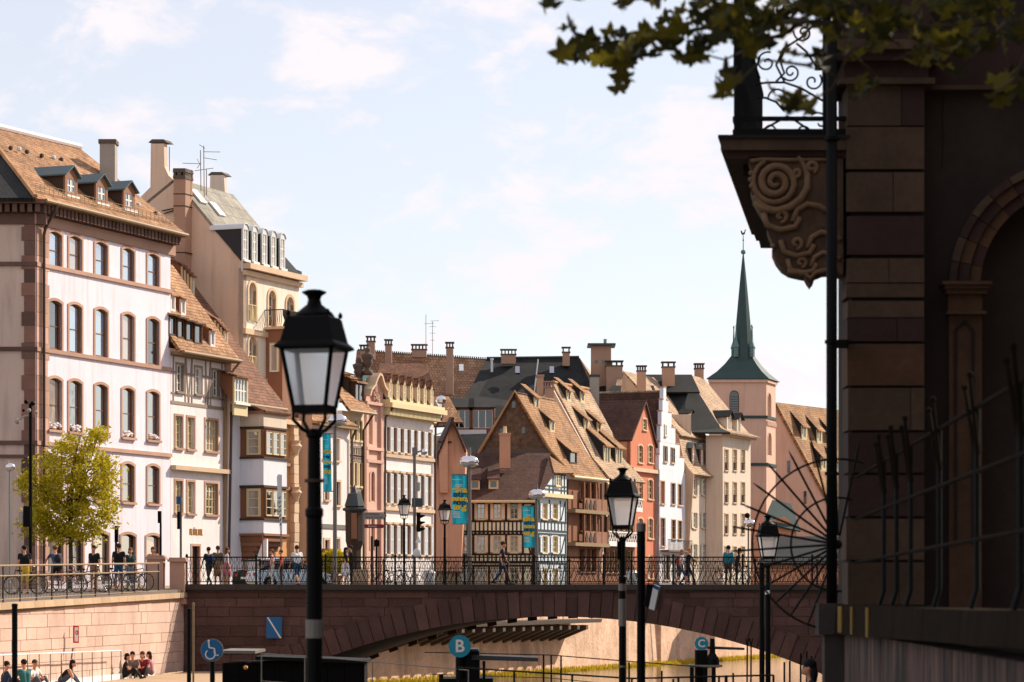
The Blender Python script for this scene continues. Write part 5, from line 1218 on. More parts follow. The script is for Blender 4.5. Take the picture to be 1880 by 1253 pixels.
for x0, x1, yt, yb in ((1219.5, 1223, 780, 801),): window(t, B, B.rect(x0, x1, yt, yb), sw=.06, sur='stone_light', pane='glass_curtain', nx=1, nz=1, proud=.03, recess=-.01)
for w in wl[:2]: window(t, B, w[0], sw=.08, sur='stone_light', pane='glass_dark', nx=2, nz=2, proud=.04, recess=-.01, sash='frame_brown')
zA = B.hit(1220, 716)[1]; aa = B.pt(B.u(1221), zA, -.5)
roof_slab(t, [aa, B.pt(u1, zt, -.5), B.pt(u1, zt, -9), aa - B.n * 9], 'tile_cream'); roof_slab(t, [B.pt(0, zt, -.5), aa, aa - B.n * 9, B.pt(-.4, zt, -9)], 'tile_dark')
MB().prism([B.pt(0, SZ, 0), B.pt(0, zt, 0), B.pt(0, zt, -9), B.pt(0, SZ, -9)], B.d * .2).build('side_wall', 'plaster_tan', t)
MB().box(B, B.u(1212), B.u(1256), B.hit(1235, 1014)[1], B.hit(1235, 1014)[1] + .15, 0, .8).build('balcony_slab', 'stone_dark2', t)
pb_ = MB(); a, b, z = B.u(1212), B.u(1256), B.hit(1235, 1014)[1] + .15
for i in range(20): u = a + (b - a) * i / 19; pb_.bar(B.pt(u, z, .75), B.pt(u, z + .9, .75), B.n, .04, .04)
pb_.bar(B.pt(a, z + .9, .75), B.pt(b, z + .9, .75), V((0, 0, 1)), .06, .06); pb_.build('balcony_railing', 'iron_brown', t)

# ---- C6: cream house with bell-shaped mansard
B = vp(1261, 257); u1 = B.u(1311); t = thing('mansard_house', 'cream shuttered house with bell-shaped slate mansard and two arched dormers', 'house', B.pt(2, SZ)); zt = B.hit(1285, 874)[1]; wl = []
for yt, yb in ((880, 910), (942, 970), (1000, 1035)):
    for x, m in ((1275, 1), (1292.5, 1)): wl.append((B.rect(x - 3.6, x + 3.6, yt, yb), {}))
facade(t, B, 0, u1, SZ - .6, zt, wl, 'plaster_ivory', sw=.09, sur='stone_light', pane='glass', sash='white', nx=2, nz=3, shutter='cream_shutter', shw=.42, recess=.14)
prof = [(.75, zt), (.25, zt + .5), (-.2, zt + 1.3), (-.5, zt + 2.6), (-.7, zt + 3.5)]
for (wa, za), (wb, zb_) in zip(prof, prof[1:]): roof_slab(t, [B.pt(-.1, za, wa), B.pt(u1 + .2, za, wa), B.pt(u1 + .2, zb_, wb), B.pt(-.1, zb_, wb)], 'tile_cream')
top = prof[-1]; q1 = B.at_ux(u1, 1232, 728)
roof_slab(t, [B.pt(-.2, top[1], top[0] + .3), B.pt(u1 + .2, top[1], top[0] + .3), B.pt(u1 + .2, top[1] + 6, -6), B.pt(-.2, top[1] + 6, -6)], 'tile_cream')
poly = [B.pt(-.12, SZ, 0)] + [B.pt(-.12, z, w) for w, z in prof] + [B.pt(-.12, top[1] + 5.8, -6), B.pt(-.12, SZ, -9)]
MB().prism(poly, -B.d * .15).build('side_wall', 'plaster_tan', t)
for x in (1273.5, 1289): u = B.u(x); dormer(t, B, B.pt(u, zt + .75, -.0), .85, 1.75, 4.5, 'arch', cheek='slate_cheek', face='wood_rust', roofm='zinc', rh=.4, wfr=.12, pane='glass', nx=2, nz=3, ov=.12)
for x, y in ((1269, 782),): dormer(t, B, ray_plane(x, y + 4, B.pt(0, top[1], top[0]), (B.n * 6 + V((0, 0, 5.3))).normalized()), 1.3, 1.35, 1.13, 'gable', cheek='zinc', face='tan_shutter', roofm='tile_black', rh=.35, wfr=.14, nx=2, nz=1, ov=.22)
pipe(t, [B.pt(.05, zt, .5), B.pt(.05, zt - .6, .2), B.pt(.05, SZ, .15)], .1, 'zinc_dark'); pipe(t, [B.pt(u1 - .02, zt, .5), B.pt(u1 - .02, SZ, .2)], .1, 'zinc_dark')

# ---- C7: cream block with hipped roof, its left slopes coloured black as shade
B = vp(1327, 262); A = front(1327, 262); u1 = B.u(1378); t = thing('cream_house', 'tall cream house with steep black roof standing before the church tower', 'house', B.pt(2, SZ)); zt = B.hit(1327, 800)[1]; wl = []
for yt, yb in ((826, 864), (886, 923), (944, 980), (1004, 1040)):
    for x in (1333.5, 1349, 1364): wl.append((B.rect(x - 3.4, x + 3.4, yt, yb), {}))
facade(t, B, 0, u1, SZ - .6, zt, wl, 'plaster_ivory', sw=.1, sur='stone_light', pane='glass_curtain', sash='cream', nx=2, nz=3, recess=.16)
for r, _ in wl:
    g_ = MB(); z = r[2]
    for i in range(6): g_.bar(B.pt(r[0] + .13 * i, z, .04), B.pt(r[0] + .13 * i, z + .7, .04), B.n, .03, .03)
    g_.bar(B.pt(r[0], z + .7, .04), B.pt(r[1], z + .7, .04), V((0, 0, 1)), .04, .04); g_.build('window_guard', 'iron_brown', t)
wall(t, A, A.u(1296), 0, SZ - .6, zt, [], 'plaster_beige', 'side_wall')
band(t, B, -.2, u1 + .4, zt, zt + .25, .5, 'stone_light', 'cornice')
er = B.pt(u1 + .6, zt + .25, .9); ef = B.pt(-.5, zt + .25, .9); el = V((Xp(1255, 261), 261, zt + .25)); tp = P(1262, 688, 268); tp2 = tp + B.d * 5
kr, kf = er + (tp2 - er) * .22 - V((0, 0, .8)), ef + (tp - ef) * .22 - V((0, 0, .8))
roof_slab(t, [ef, er, kr, kf], 'tile_cream'); roof_slab(t, [kf, kr, tp2, tp], 'tile_cream'); roof_slab(t, [el, ef, kf, tp], 'tile_black'); roof_slab(t, [tp, tp2, tp2 + V((-12, 8, -9)), tp + V((-14, 6, -9))], 'tile_black')
roof_slab(t, [el, tp, tp + V((-18, 3, 0)), el + V((-18, 3, 0))], 'tile_black', 'rear_slope')
n7 = (er - ef).cross(tp - ef).normalized(); n7 = n7 if n7.z > 0 else -n7; h7 = tp - kf; s7 = h7.z / abs(h7.dot(B.n))
for x, y in ((1339, 792), (1357, 796)): dormer(t, B, ray_plane(x, y, kf, (kr - kf).cross(tp - kf).normalized()), 1.25, 1.45, s7, 'gable', cheek='plaster_ivory', face='tan_shutter', roofm='tile_black', rh=.45, wfr=.16, nx=2, nz=1, ov=.3, pane='glass')
chimney(t, 1216, 1239, 664, 760, 266, 'brick_light', 1.0, holes=2); chimney(t, 1276, 1292, 667, 740, 272, 'brick_light', 1.0, holes=3)
chimney(t, 1170, 1186, 671, 745, 256, 'brick_light', .9, holes=3)

# ---- E: long roof closing the view, sunlit part tiled brown, shaded part coloured black
Y = 262; t = thing('long_roofed_building', 'long building at the back with wide brown and black roof carrying many small chimneys', 'building', P(860, 900, Y))
pl = front(660, Y)
roof_slab(t, [P(640, 790, Y), P(870, 780, Y), P(897, 660, Y + 7), P(655, 643, Y + 7)], 'tile_grid')
roof_slab(t, [P(852, 735, Y - 1.5), P(1085, 770, Y - 1.5), P(1085, 705, Y + 2), P(1063, 657, Y + 7), P(893, 659, Y + 7)], 'tile_black')
roof_slab(t, [P(852, 735, Y - 1.5), P(820, 850, Y - 7), P(1060, 850, Y - 7), P(1085, 770, Y - 1.5)], 'tile_black')
roof_slab(t, [P(1085, 712, Y + 2.2), P(1063, 656, Y + 7.2), P(1090, 690, Y + 12)], 'tile_cream')
MB().wbox(Xp(640, Y), Xp(1084, Y), Y + .5, Y + 13, SZ, Zp(800, Y)).build('wall', 'plaster_beige', t)
for i in range(62):
    f_ = i / 62; a = P(657 + 240 * f_, 643 + 16 * f_, Y + 7) if f_ < 2 else 0; MB().tube([a, a + V((.12, 0, 0))], .12, 6).build('ridge_tile', 'zinc_dark', t)
MB().tube([P(893, 658, Y + 7), P(1063, 656, Y + 7)], .14, 6).build('ridge_tiles', 'zinc_dark', t)
roof_slab(t, [P(690, 712, Y - 5), P(792, 706, Y - 5), P(786, 668, Y - 2), P(697, 667, Y - 2)], 'tile_rust', 'lower_slope')
MB().prism([P(690, 713, Y - 5), P(793, 707, Y - 5), P(793, 722, Y - 5), P(690, 722, Y - 5)], (0, .3, 0)).build('soffit', 'cream', t)
for a in ((661, 675, 633, 665, 2), (673, 688, 617, 660, 2), (707, 719, 623, 680, 2), (756, 783, 632, 656, 4), (920, 947, 641, 668, 4), (1033, 1046, 637, 672, 1)):
    chimney(t, *a[:4], Y + 5, 'brick_dark', .9, holes=a[4])
chimney(t, 819, 832, 628, 725, Y - 3, 'brick_dark', .9, holes=2)
for x, y, m in ((950, 682, 'glass'), (1013, 682, 'glass'), (847, 678, 'zinc_light')): MB().prism([P(x - 4, y + 6, Y + 2.2), P(x + 4, y + 6, Y + 2.2), P(x + 4, y - 6, Y + 3.1), P(x - 4, y - 6, Y + 3.1)], (0, -.15, .15)).build('skylight', m, t)
for x, y in ((903, 672),): MB().lathe([(.12, -.6), (.12, .5), (.16, .55), (.16, .7)], P(x, y, Y + 4), 8).build('vent_pipe', 'zinc_light', t)
MB().tube([P(980, 728, Y - 3), P(988, 660, Y - 3)], .06, 5).build('vent_pipe', 'zinc_light', t)
# big dormers of that roof above the white wall
for x, w in ((885, 2.3), (848, 2.0)): dormer(t, pl, P(x, 790, Y - 6), w, 2.0, .9, 'shed', cheek='plaster_beige', face='wood_brown', roofm='tile_black', rl=.3, wfr=.2, pane='glass_dark', sash='white', nx=3, nz=1)
MB().wbox(Xp(842, Y - 6), Xp(893, Y - 6), Y - 6.6, Y - 6, Zp(812, Y - 6), Zp(790, Y - 6)).build('parapet', 'plaster_white', t)
roof_slab(t, [P(845, 850, Y - 12), P(905, 850, Y - 12), P(905, 796, Y - 8), P(845, 798, Y - 8)], 'tile_black', 'lower_slope')
roof_slab(t, [P(790, 775, Y - 9), P(850, 775, Y - 9), P(824, 728, Y - 6), P(790, 728, Y - 6)], 'tile_brown', 'lower_slope')
MB().prism([P(793, 760, 232), P(800, 758, 232), P(800, 735, 232), P(793, 735, 232)], (.5, 2, 0)).build('terrace_wall', 'plaster_cream', t)
MB().lathe([(.2, -1.2), (.2, .0), (.38, .1), (.4, .35), (.28, .6), (.05, .68)], P(810, 742, 230), 10).build('chimney_cowl', 'chrome', t)
antenna('slender aerial with short rods above the long brown roof', [(P(794, 655, Y), P(794, 590, Y)), (P(782, 650, Y + 1), P(782, 578, Y + 1))], [(P(790, 590, Y), P(806, 589, Y)), (P(788, 600, Y), P(800, 600, Y)), (P(789, 612, Y), P(799, 612, Y)), (P(778, 595, Y), P(797, 594, Y)), (P(790, 625, Y), P(798, 625, Y))])
# ---- F: brown stair tower with flat overhanging roof
Y = 268; t = thing('stair_tower', 'square brown tower with thin overhanging flat roof rising behind the pale tiled roof', 'tower', P(1105, 750, Y))
MB().wbox(Xp(1086, Y), Xp(1122, Y), Y, Y + 2.4, Zp(800, Y), Zp(635, Y)).build('shaft', 'brick_dark', t)
MB().wbox(Xp(1079, Y), Xp(1130, Y), Y - .4, Y + 2.8, Zp(635, Y), Zp(631, Y)).build('roof', 'zinc_dark', t)
MB().lathe([(.15, 0), (.15, .35), (.2, .4)], P(1111, 631, Y + 1), 6).build('vent', 'zinc', t)
for x in (1092, 1104): MB().wbox(Xp(x, Y), Xp(x + 6, Y), Y - .02, Y + .3, Zp(667, Y), Zp(661, Y)).build('window', 'glass_dark', t)
chimney(t, 1113, 1143, 662, 740, Y - 1, 'brick_dark', 1.4, holes=3); chimney(t, 1141, 1149, 685, 740, Y + 1, 'brick_light', .8, cap='plain')
# ---- G: slopes coloured black for their shade, between the tower and the salmon house
Y = 259; t = thing('shaded_roof_house', 'low house with black slate roof behind the salmon gable', 'house', P(1130, 800, Y))
roof_slab(t, [P(1088, 750, Y), P(1212, 745, Y), P(1200, 708, Y + 4), P(1125, 708, Y + 4)], 'tile_black'); roof_slab(t, [P(1140, 720, Y + 6), P(1285, 720, Y + 6), P(1270, 688, Y + 9), P(1148, 688, Y + 9)], 'tile_black')
roof_slab(t, [P(1130, 710, Y + 4), P(1150, 710, Y + 4), P(1146, 696, Y + 5), P(1133, 697, Y + 5)], 'tile_cream', 'ridge_end')
MB().wbox(Xp(1090, Y), Xp(1270, Y), Y + 1, Y + 9, SZ, Zp(760, Y)).build('wall', 'plaster_beige', t)
# ================================================================== church
Y = 285; A = front(1302, Y); B = vp(1407, Y, 2700); LA = A.u(1407); LB = B.u(1424)
t = thing('church', 'church with square beige tower, slim green copper spire and long tiled nave roof', 'church', P(1407, 1000, Y)); ch = t
zt = Zp(696, Y); zb_ = SZ - .6
wl = [((A.u(1339), A.u(1357), Zp(757, Y), Zp(717, Y)), dict(rise=.49))]
facade(t, A, 0, LA, zb_, zt, wl, 'church_render', sw=.2, sur='church_render', pane='glass_dark', sash='frame_dark', nx=1, nz=7, recess=.3, name='tower_wall')
wl = [(B.rect(1409.5, 1415.5, 722, 766), dict(rise=.7)), (B.rect(1410, 1416, 795, 836), dict(rise=.7))]
facade(t, B, 0, LB, zb_, zt, wl, 'church_render', sw=.16, sur='church_render', pane='glass_dark', sash='frame_dark', nx=1, nz=5, recess=.35, name='tower_wall', sill=False)
b2_ = B.pt(LB, 0); 
closing(t, [(b2_.x, b2_.y), (b2_.x - LA, b2_.y), (A.p.x, A.p.y)], zb_, zt, 'church_render', 'tower_wall')
for y, m, w in ((700, 'church_render', .18), (766, 'copper', .1), (853, 'copper', .12)):
    z = Zp(y, Y); band(t, A, -.1, LA + .12, z - .14, z + .14, w, m); z = B.hit(1407, y)[1]; band(t, B, -.1, LB + .1, z - .14, z + .14, w, m)
for i in range(12): u = LB * (i + .3) / 12; z = B.hit(1407, 770)[1]; MB().box(B, u, u + .16, z - .6, z - .15, 0, .12).build('corbel', 'church_render', t)
cx_, cy_ = (A.pt(0, 0).x + b2_.x) / 2, (Y + b2_.y) / 2; xl, xr = A.pt(0, 0).x - .3, A.pt(LA, 0).x + .25; yb = b2_.y + .3; bx = b2_.x + .45
cor4 = [V((xl, Y - .3, zt)), V((xr, Y - .3, zt)), V((bx, yb, zt)), V((bx - LA - .6, yb, zt))]; ctr = (cor4[0] + cor4[1] + cor4[2] + cor4[3]) / 4
def ring4(f, z, cv): return [ctr + (c - ctr) * f + V((0, 0, z - zt)) - V((0, 0, 0)) for c in cv]
prof = [(1.0, Zp(696, Y)), (.72, Zp(682, Y)), (.5, Zp(667, Y)), (.33, Zp(652, Y))]
for (fa, za), (fb, zb2) in zip(prof, prof[1:]):
    a, b = ring4(fa, za, cor4), ring4(fb, zb2, cor4)
    for i in range(4): roof_slab(t, [a[i], a[(i + 1) % 4], b[(i + 1) % 4], b[i]], 'copper', 'spire_skirt', .08)
cz0, cz1 = Zp(654, Y), Zp(462, Y); mb = MB(); r0 = (1378 - 1342) / K * Y / 2 * 1.06
sp_ = [(r0 * 1.05, cz0 - 1.2), (r0, cz0 + .4)] + [(r0 * (1 - f) ** .92 * .94 + .06, cz0 + .4 + (cz1 - cz0 - .4) * f) for f in (.15, .35, .6, .8, 1)]
MB().lathe(sp_, (ctr.x, ctr.y, 0), 8, rot=.39).build('spire', 'copper', t)
MB().ball((ctr.x, ctr.y, Zp(459, Y)), .26, 8).lathe([(.05, Zp(459, Y)), (.04, Zp(428, Y))], (ctr.x, ctr.y, 0), 6).ball((ctr.x, ctr.y, Zp(437, Y)), .1, 6).build('spire_finial', 'copper_light', t)
wc = [(1355.5, 424), (1358, 424), (1359.5, 428), (1362.5, 426.5), (1363, 422.5), (1366, 421.5), (1364.5, 425.5), (1363.5, 430), (1361.5, 431.5), (1358, 431.5), (1356.5, 428)]
Yc = ctr.y; of = ctr.x - Xp(1360.5, Yc); MB().prism([P(x, y, Yc) + V((of, 0, 0)) for x, y in wc], (0, .06, 0)).build('weathercock', 'copper', t)
for sx, sy in ((-.72, -.75), (.75, -.72), (.9, .55), (-.85, .6)):
    c = ctr + V((sx * r0 * 1.02, sy * r0 * 1.02, cz0 - zt)); MB().lathe([(.26, .0), (.26, .9), (.34, 1.0), (.1, 1.7), (.05, 3.0), (.1, 3.05), (.02, 3.3)], c, 6).build('pinnacle', 'copper_light', t)
    MB().wbox(c.x - .14, c.x + .14, c.y - .28, c.y - .2, c.z + .2, c.z + .75).build('lucarne', 'glass_dark', t)
# nave: gable wall in shade and long lit slope with dormers
Yn = 292; pk = P(1424, 738, Yn + 2); g0 = P(1424, 1040, Yn)
nv = V((.55, .83, 0)).normalized(); gnd = SZ - .6
ft = P(1540, 960, Yn - 2)
MB().prism([P(1400, 1060, Yn), P(1560, 1060, Yn), P(1545, 965, Yn), P(1424, 742, Yn), P(1400, 742, Yn)], (0, 1, 0)).build('nave_gable', 'church_render', t)
L_ = 28; a = P(1424, 739, Yn - .3); b = P(1560, 992, Yn - .3)
roof_slab(t, [b, b + nv * L_, a + nv * L_, a], 'tile_tan', 'nave_roof', .3); nr = (nv).cross(a - b).normalized(); nr = nr if nr.z > 0 else -nr
PN = Plane((b.x, b.y), (nv.x, nv.y)); hh = a - b; sN = hh.z / math.sqrt(max(1e-6, hh.length ** 2 - hh.z ** 2 - hh.dot(nv) ** 2 + 0))
for x, y in ((1477, 808), (1505, 815), (1530, 820), (1513, 865), (1540, 872)):
    p = ray_plane(x, y, a, nr); dormer(t, PN, p, 1.15, 1.45, sN, 'shed', cheek='slate_cheek', face='cream', roofm='tile_tan', rl=sN * .5, wfr=.3, pane='glass_dark', nx=1, nz=1, sash='cream', ov=.2)
MB().prism([b + V((0, .2, -.2)), b + nv * L_ + V((0, .2, -.2)), b + nv * L_ + V((0, .2, -8)), b + V((0, .2, -8))], (-.4, .3, 0)).build('nave_wall', 'church_render', t)
p = a + nv * 16; cr = MB(); cr.bar(p, p + V((0, 0, 1.9)), V((1, 0, 0)), .1, .1); cr.bar(p + V((-.5, 0, 1.2)), p + V((.5, 0, 1.2)), V((0, 0, 1)), .1, .1); cr.build('ridge_cross', 'copper', t)
# low green-roofed chapel parts at the foot
MB().prism([P(1380, 1060, 280), P(1462, 1060, 280), P(1462, 968, 280), P(1440, 948, 280), P(1416, 955, 280), P(1380, 1000, 280)], (0, 4, 0)).build('chapel_wall', 'plaster_terracotta', t)
roof_slab(t, [P(1400, 960, 279.5), P(1470, 975, 279.5), P(1452, 925, 283), P(1418, 918, 283)], 'copper', 'chapel_roof'); roof_slab(t, [P(1440, 1045, 278), P(1520, 1045, 278), P(1490, 985, 281), P(1452, 985, 281)], 'tile_black', 'chapel_roof')
for x, y0, y1 in ((1448, 846, 868), (1478, 902, 925)): MB().wbox(Xp(x, Yn) - .14, Xp(x, Yn) + .14, Yn - .1, Yn + .2, Zp(y1, Yn), Zp(y0, Yn)).build('slit_window', 'glass_dark', t)
# far right bank house row beyond the church foot, behind the railings
t = thing('low_house', 'low pinkish house wall behind the bridge railing near the church foot', 'house', P(1460, 1060, 200)); MB().wbox(Xp(1395, 200), Xp(1560, 200), 200, 206, -.2, Zp(1033, 200)).build('wall', 'plaster_terracotta', t)
roof_slab(t, [P(1390, 1034, 199.5), P(1565, 1034, 199.5), P(1555, 985, 204), P(1425, 985, 204)], 'tile_black')
# hill of roofs that closes gaps low down
# ================================================================== right foreground building, in deep shade
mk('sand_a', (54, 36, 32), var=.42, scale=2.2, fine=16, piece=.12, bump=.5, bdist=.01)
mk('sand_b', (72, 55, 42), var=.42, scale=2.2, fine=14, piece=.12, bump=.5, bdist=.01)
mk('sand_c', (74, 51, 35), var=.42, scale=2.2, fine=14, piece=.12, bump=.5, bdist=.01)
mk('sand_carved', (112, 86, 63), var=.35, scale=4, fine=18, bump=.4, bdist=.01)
mk('sand_recess_shade', (74, 55, 41), var=.5, scale=5, fine=20, bump=.6, bdist=.012)  # darker copy of the carved stone, recess shade put into its colour
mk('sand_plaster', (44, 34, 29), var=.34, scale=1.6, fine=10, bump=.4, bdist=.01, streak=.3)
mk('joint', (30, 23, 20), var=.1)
mk('ledge_stone', (38, 29, 19), spec=.02, var=.45, scale=1.6, fine=9, bump=.6, streak=.7, dirt=(24, 20, 15), sfreq=6)
mk('stained_stone', (104, 80, 70), var=.3, scale=1.2, fine=8, bump=.6, streak=.95, dirt=(13, 11, 11), piece=.15, sfreq=7)
mk('fence_iron', (30, 24, 17), var=.3, rough=.9, spec=.04)
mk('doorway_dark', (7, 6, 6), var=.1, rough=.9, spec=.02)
mk('lichen', (120, 92, 22), var=.3, scale=4)
Y0 = 30.0; S = Y0 / K
rb = thing('museum_building', 'dark sandstone building in shade filling the right edge, with banded pilaster and arched doorway', 'building', P(1620, 1110, Y0))
XL, XR = Xp(1556, Y0), Xp(1697, Y0); FP = front(940, Y0)
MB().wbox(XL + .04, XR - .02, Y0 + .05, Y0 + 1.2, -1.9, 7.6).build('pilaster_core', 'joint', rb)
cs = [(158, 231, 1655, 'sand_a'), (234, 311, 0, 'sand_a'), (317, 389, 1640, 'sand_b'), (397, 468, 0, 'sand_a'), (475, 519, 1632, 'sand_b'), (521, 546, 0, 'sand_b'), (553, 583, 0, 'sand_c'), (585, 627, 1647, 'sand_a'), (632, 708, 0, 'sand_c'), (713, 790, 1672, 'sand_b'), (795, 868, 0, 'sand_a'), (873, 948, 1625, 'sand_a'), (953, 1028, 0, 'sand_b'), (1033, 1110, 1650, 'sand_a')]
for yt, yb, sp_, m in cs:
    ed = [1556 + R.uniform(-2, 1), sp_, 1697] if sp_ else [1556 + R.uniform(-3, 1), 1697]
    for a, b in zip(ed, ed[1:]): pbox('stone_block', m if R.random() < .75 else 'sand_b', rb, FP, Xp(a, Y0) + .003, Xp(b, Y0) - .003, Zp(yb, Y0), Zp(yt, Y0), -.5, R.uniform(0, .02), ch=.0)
for yt, yb, w, m in ((146, 157, .1, 'sand_b'), (116, 146, .04, 'sand_a'), (98, 116, .16, 'sand_a'), (80, 98, .24, 'sand_b'), (-140, 80, .05, 'sand_a')):
    MB().wbox(XL - w, XR + w, Y0 - w, Y0 + 1, Zp(yb, Y0), Zp(yt, Y0)).build('capital', m, rb)
# ornamented edge seen past the pilaster (river side)
pts = [(1557, 210), (1541, 215), (1541, 330), (1543, 400), (1549, 470), (1556, 520), (1557, 640), (1553, 655), (1556, 680), (1557, 800)]
MB().prism([P(x, y, Y0 + .3) for x, y in pts], (.15, 1.4, 0)).build('carved_edge', 'sand_carved', rb)
# plaster wall and doorway
wp = Y0 + .35
acx, acy, Ro, Ri = 1976, 525, 233, 176
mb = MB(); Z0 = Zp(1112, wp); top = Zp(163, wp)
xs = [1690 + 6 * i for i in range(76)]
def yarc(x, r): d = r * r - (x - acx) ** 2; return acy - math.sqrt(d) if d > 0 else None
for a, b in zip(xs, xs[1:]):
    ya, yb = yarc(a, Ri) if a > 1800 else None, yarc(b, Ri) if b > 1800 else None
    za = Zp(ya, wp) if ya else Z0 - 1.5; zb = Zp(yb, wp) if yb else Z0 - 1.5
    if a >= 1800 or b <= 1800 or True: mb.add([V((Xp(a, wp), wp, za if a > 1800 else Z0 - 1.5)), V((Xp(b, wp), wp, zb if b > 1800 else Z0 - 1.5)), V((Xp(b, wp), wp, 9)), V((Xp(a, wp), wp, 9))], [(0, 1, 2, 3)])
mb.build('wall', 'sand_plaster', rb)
MB().wbox(XR, Xp(2200, wp), wp - .12, wp + .1, Zp(168, wp), Zp(160, wp)).build('string_course', 'sand_b', rb)
MB().wbox(XR, Xp(2200, wp), wp - .06, wp + .1, Zp(160, wp), Zp(60, wp)).build('frieze', 'sand_a', rb)
MB().tube([P(1733, 175, wp - .004), P(1730, 215, wp - .004), P(1732, 260, wp - .004), P(1729, 310, wp - .004)], .004, 4).build('crack', 'joint', rb)
def arch_band(r0, r1, w, m, nm, n=9):
    a0, a1 = math.pi, math.pi * .42
    for i in range(n):
        t0 = a0 + (a1 - a0) * i / n; t1 = a0 + (a1 - a0) * (i + 1) / n; t1 += .006; q = []
        for k in range(5): t_ = t0 + (t1 - t0) * k / 4; q.append(P(acx + r1 * math.cos(t_), acy - r1 * math.sin(t_), wp - w))
        for k in range(4, -1, -1): t_ = t0 + (t1 - t0) * k / 4; q.append(P(acx + r0 * math.cos(t_), acy - r0 * math.sin(t_), wp - w))
        MB().prism(q, (0, w + .3, 0)).build(nm, m if not isinstance(m, tuple) else m[i % len(m)], rb)
arch_band(Ri, 196, .05, ('sand_c', 'sand_a', 'sand_c'), 'arch_stone'); arch_band(197, 218, .1, ('sand_a', 'sand_c', 'sand_a'), 'arch_stone'); arch_band(219, Ro, .15, ('sand_a', 'sand_b'), 'arch_stone')
for yt, yb, x0, x1, w in ((521, 527, 1724, 1814, .26), (527, 534, 1729, 1811, .22), (534, 543, 1733, 1807, .18), (543, 574, 1738, 1800, .12), (574, 580, 1734, 1806, .18)):
    MB().wbox(Xp(x0, wp), Xp(x1, wp), wp - w, wp + .5, Zp(yb, wp), Zp(yt, wp)).build('impost', 'sand_c', rb)
MB().wbox(Xp(1740, wp), Xp(1800, wp), wp - .1, wp + .5, -1.6, Zp(580.5, wp)).build('jamb', 'sand_c', rb)
fr = [(1754, 1000), (1754, 606), (1770, 590), (1786, 606), (1786, 1000)]
mb = MB()
for a, b in zip(fr, fr[1:]): mb.bar(P(*a, wp - .105), P(*b, wp - .105), V((0, 1, 0)), .025, .03)
mb.build('panel_moulding', 'joint', rb)
# dark doorway: glass leaves and a fascia with gilt lettering cut off by the picture
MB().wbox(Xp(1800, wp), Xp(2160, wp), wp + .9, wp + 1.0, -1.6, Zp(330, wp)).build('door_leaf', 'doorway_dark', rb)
MB().wbox(Xp(1806, wp), Xp(1871, wp), wp + .8, wp + .88, -1.6, Zp(470, wp)).build('door_panel', 'sand_a', rb)
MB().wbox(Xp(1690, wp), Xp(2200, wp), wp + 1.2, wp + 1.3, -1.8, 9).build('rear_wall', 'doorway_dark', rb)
MB().wbox(Xp(1556, wp), Xp(2200, wp), wp + .2, wp + 1.2, 7.6, 9).build('attic', 'sand_a', rb)
lettering(rb, 'A', .145, P(1867, 550, wp + .76), 0, 'gold', sx=1.0); lettering(rb, 'R', .145, P(1886, 550, wp + .76), 0, 'gold', sx=1.0)
# body of the house going back along the river
MB().wbox(Xp(1560, 31.3), Xp(2200, wp), 31.4, 31.6, -1.9, 9.5).build('core', 'joint', rb)
MB().prism([V((XL + .1, Y0 + .6, -1.9)), V((XL + .1 + 3.0, Y0 + 16, -1.9)), V((16, Y0 + 16, -1.9)), V((16, Y0 + .8, -1.9))], (0, 0, 16)).build('house_body', 'sand_plaster', rb)

# ------------------------------------------------------------------ balcony on the corner
zb0, zb1 = Zp(286, Y0), Zp(255, Y0); A_ = V((Xp(1323, Y0), Y0, 0)); B_ = V((Xp(1380, 37.05), 37.05, 0)); Cc = V((Xp(1600, 37.05), 37.05, 0)); D_ = V((Xp(1560, Y0), Y0, 0))
bal = thing('stone_balcony', 'stone balcony with scroll bracket and wrought iron railing on the corner of the dark building', 'balcony', (Xp(1440, Y0), Y0, zb0))
MB().prism([q + V((0, 0, zb0 + .06)) for q in (A_, B_, Cc, D_)], (0, 0, zb1 - zb0 - .06)).build('slab', 'sand_b', bal)
ins = V((.06, .06, 0)); MB().prism([q + V((0, 0, zb0 - .02)) for q in (A_ + ins, B_ + V((.06, 0, 0)), Cc, D_ + V((0, .06, 0)))], (0, 0, .078)).build('slab_moulding', 'sand_a', bal)
MB().prism([q + V((0, 0, zb1 + .002)) for q in (A_ - V((.03, .03, 0)), B_ - V((.03, 0, 0)), Cc, D_ - V((0, .03, 0)))], (0, 0, .035)).build('slab_edge', 'joint', bal)
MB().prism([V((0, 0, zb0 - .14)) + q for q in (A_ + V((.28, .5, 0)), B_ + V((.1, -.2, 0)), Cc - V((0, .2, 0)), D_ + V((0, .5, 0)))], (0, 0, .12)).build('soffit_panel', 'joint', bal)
Yb = Y0 + .06
prof = [(1548, 288), (1376, 288), (1374, 298), (1382, 312), (1379, 330), (1378, 350), (1384, 368), (1393, 384), (1400, 396), (1408, 404), (1408, 420), (1412, 432), (1418, 445), (1417, 462), (1424, 478), (1434, 491), (1448, 500), (1466, 504), (1477, 506), (1481, 514), (1487, 522), (1493, 514), (1496, 505), (1510, 499), (1530, 498), (1548, 505)]
for Yq, nm in ((Yb, 'bracket'),):
    off = Xp(1548, 35.6) * 0; pr = [P(x, y, Yb) + V(((B_ - A_).x * (Yq - Yb) / 7.05, Yq - Yb, 0)) for x, y in prof]
    MB().prism(pr, (.05, .55, 0)).build(nm, 'sand_recess_shade', bal)
cv = []
def relief(pts, r, nm='carving'):
    q = [P(x, y, Yb - .012) for x, y in pts]; n = len(q); rr = [r * 1.35 * (.6 + .4 * math.sin(math.pi * (i + .5) / n)) if n > 6 else r for i in range(n)]
    MB().tube(q, [x * S for x in rr], 6).build(nm, 'sand_carved', bal, smooth=True)
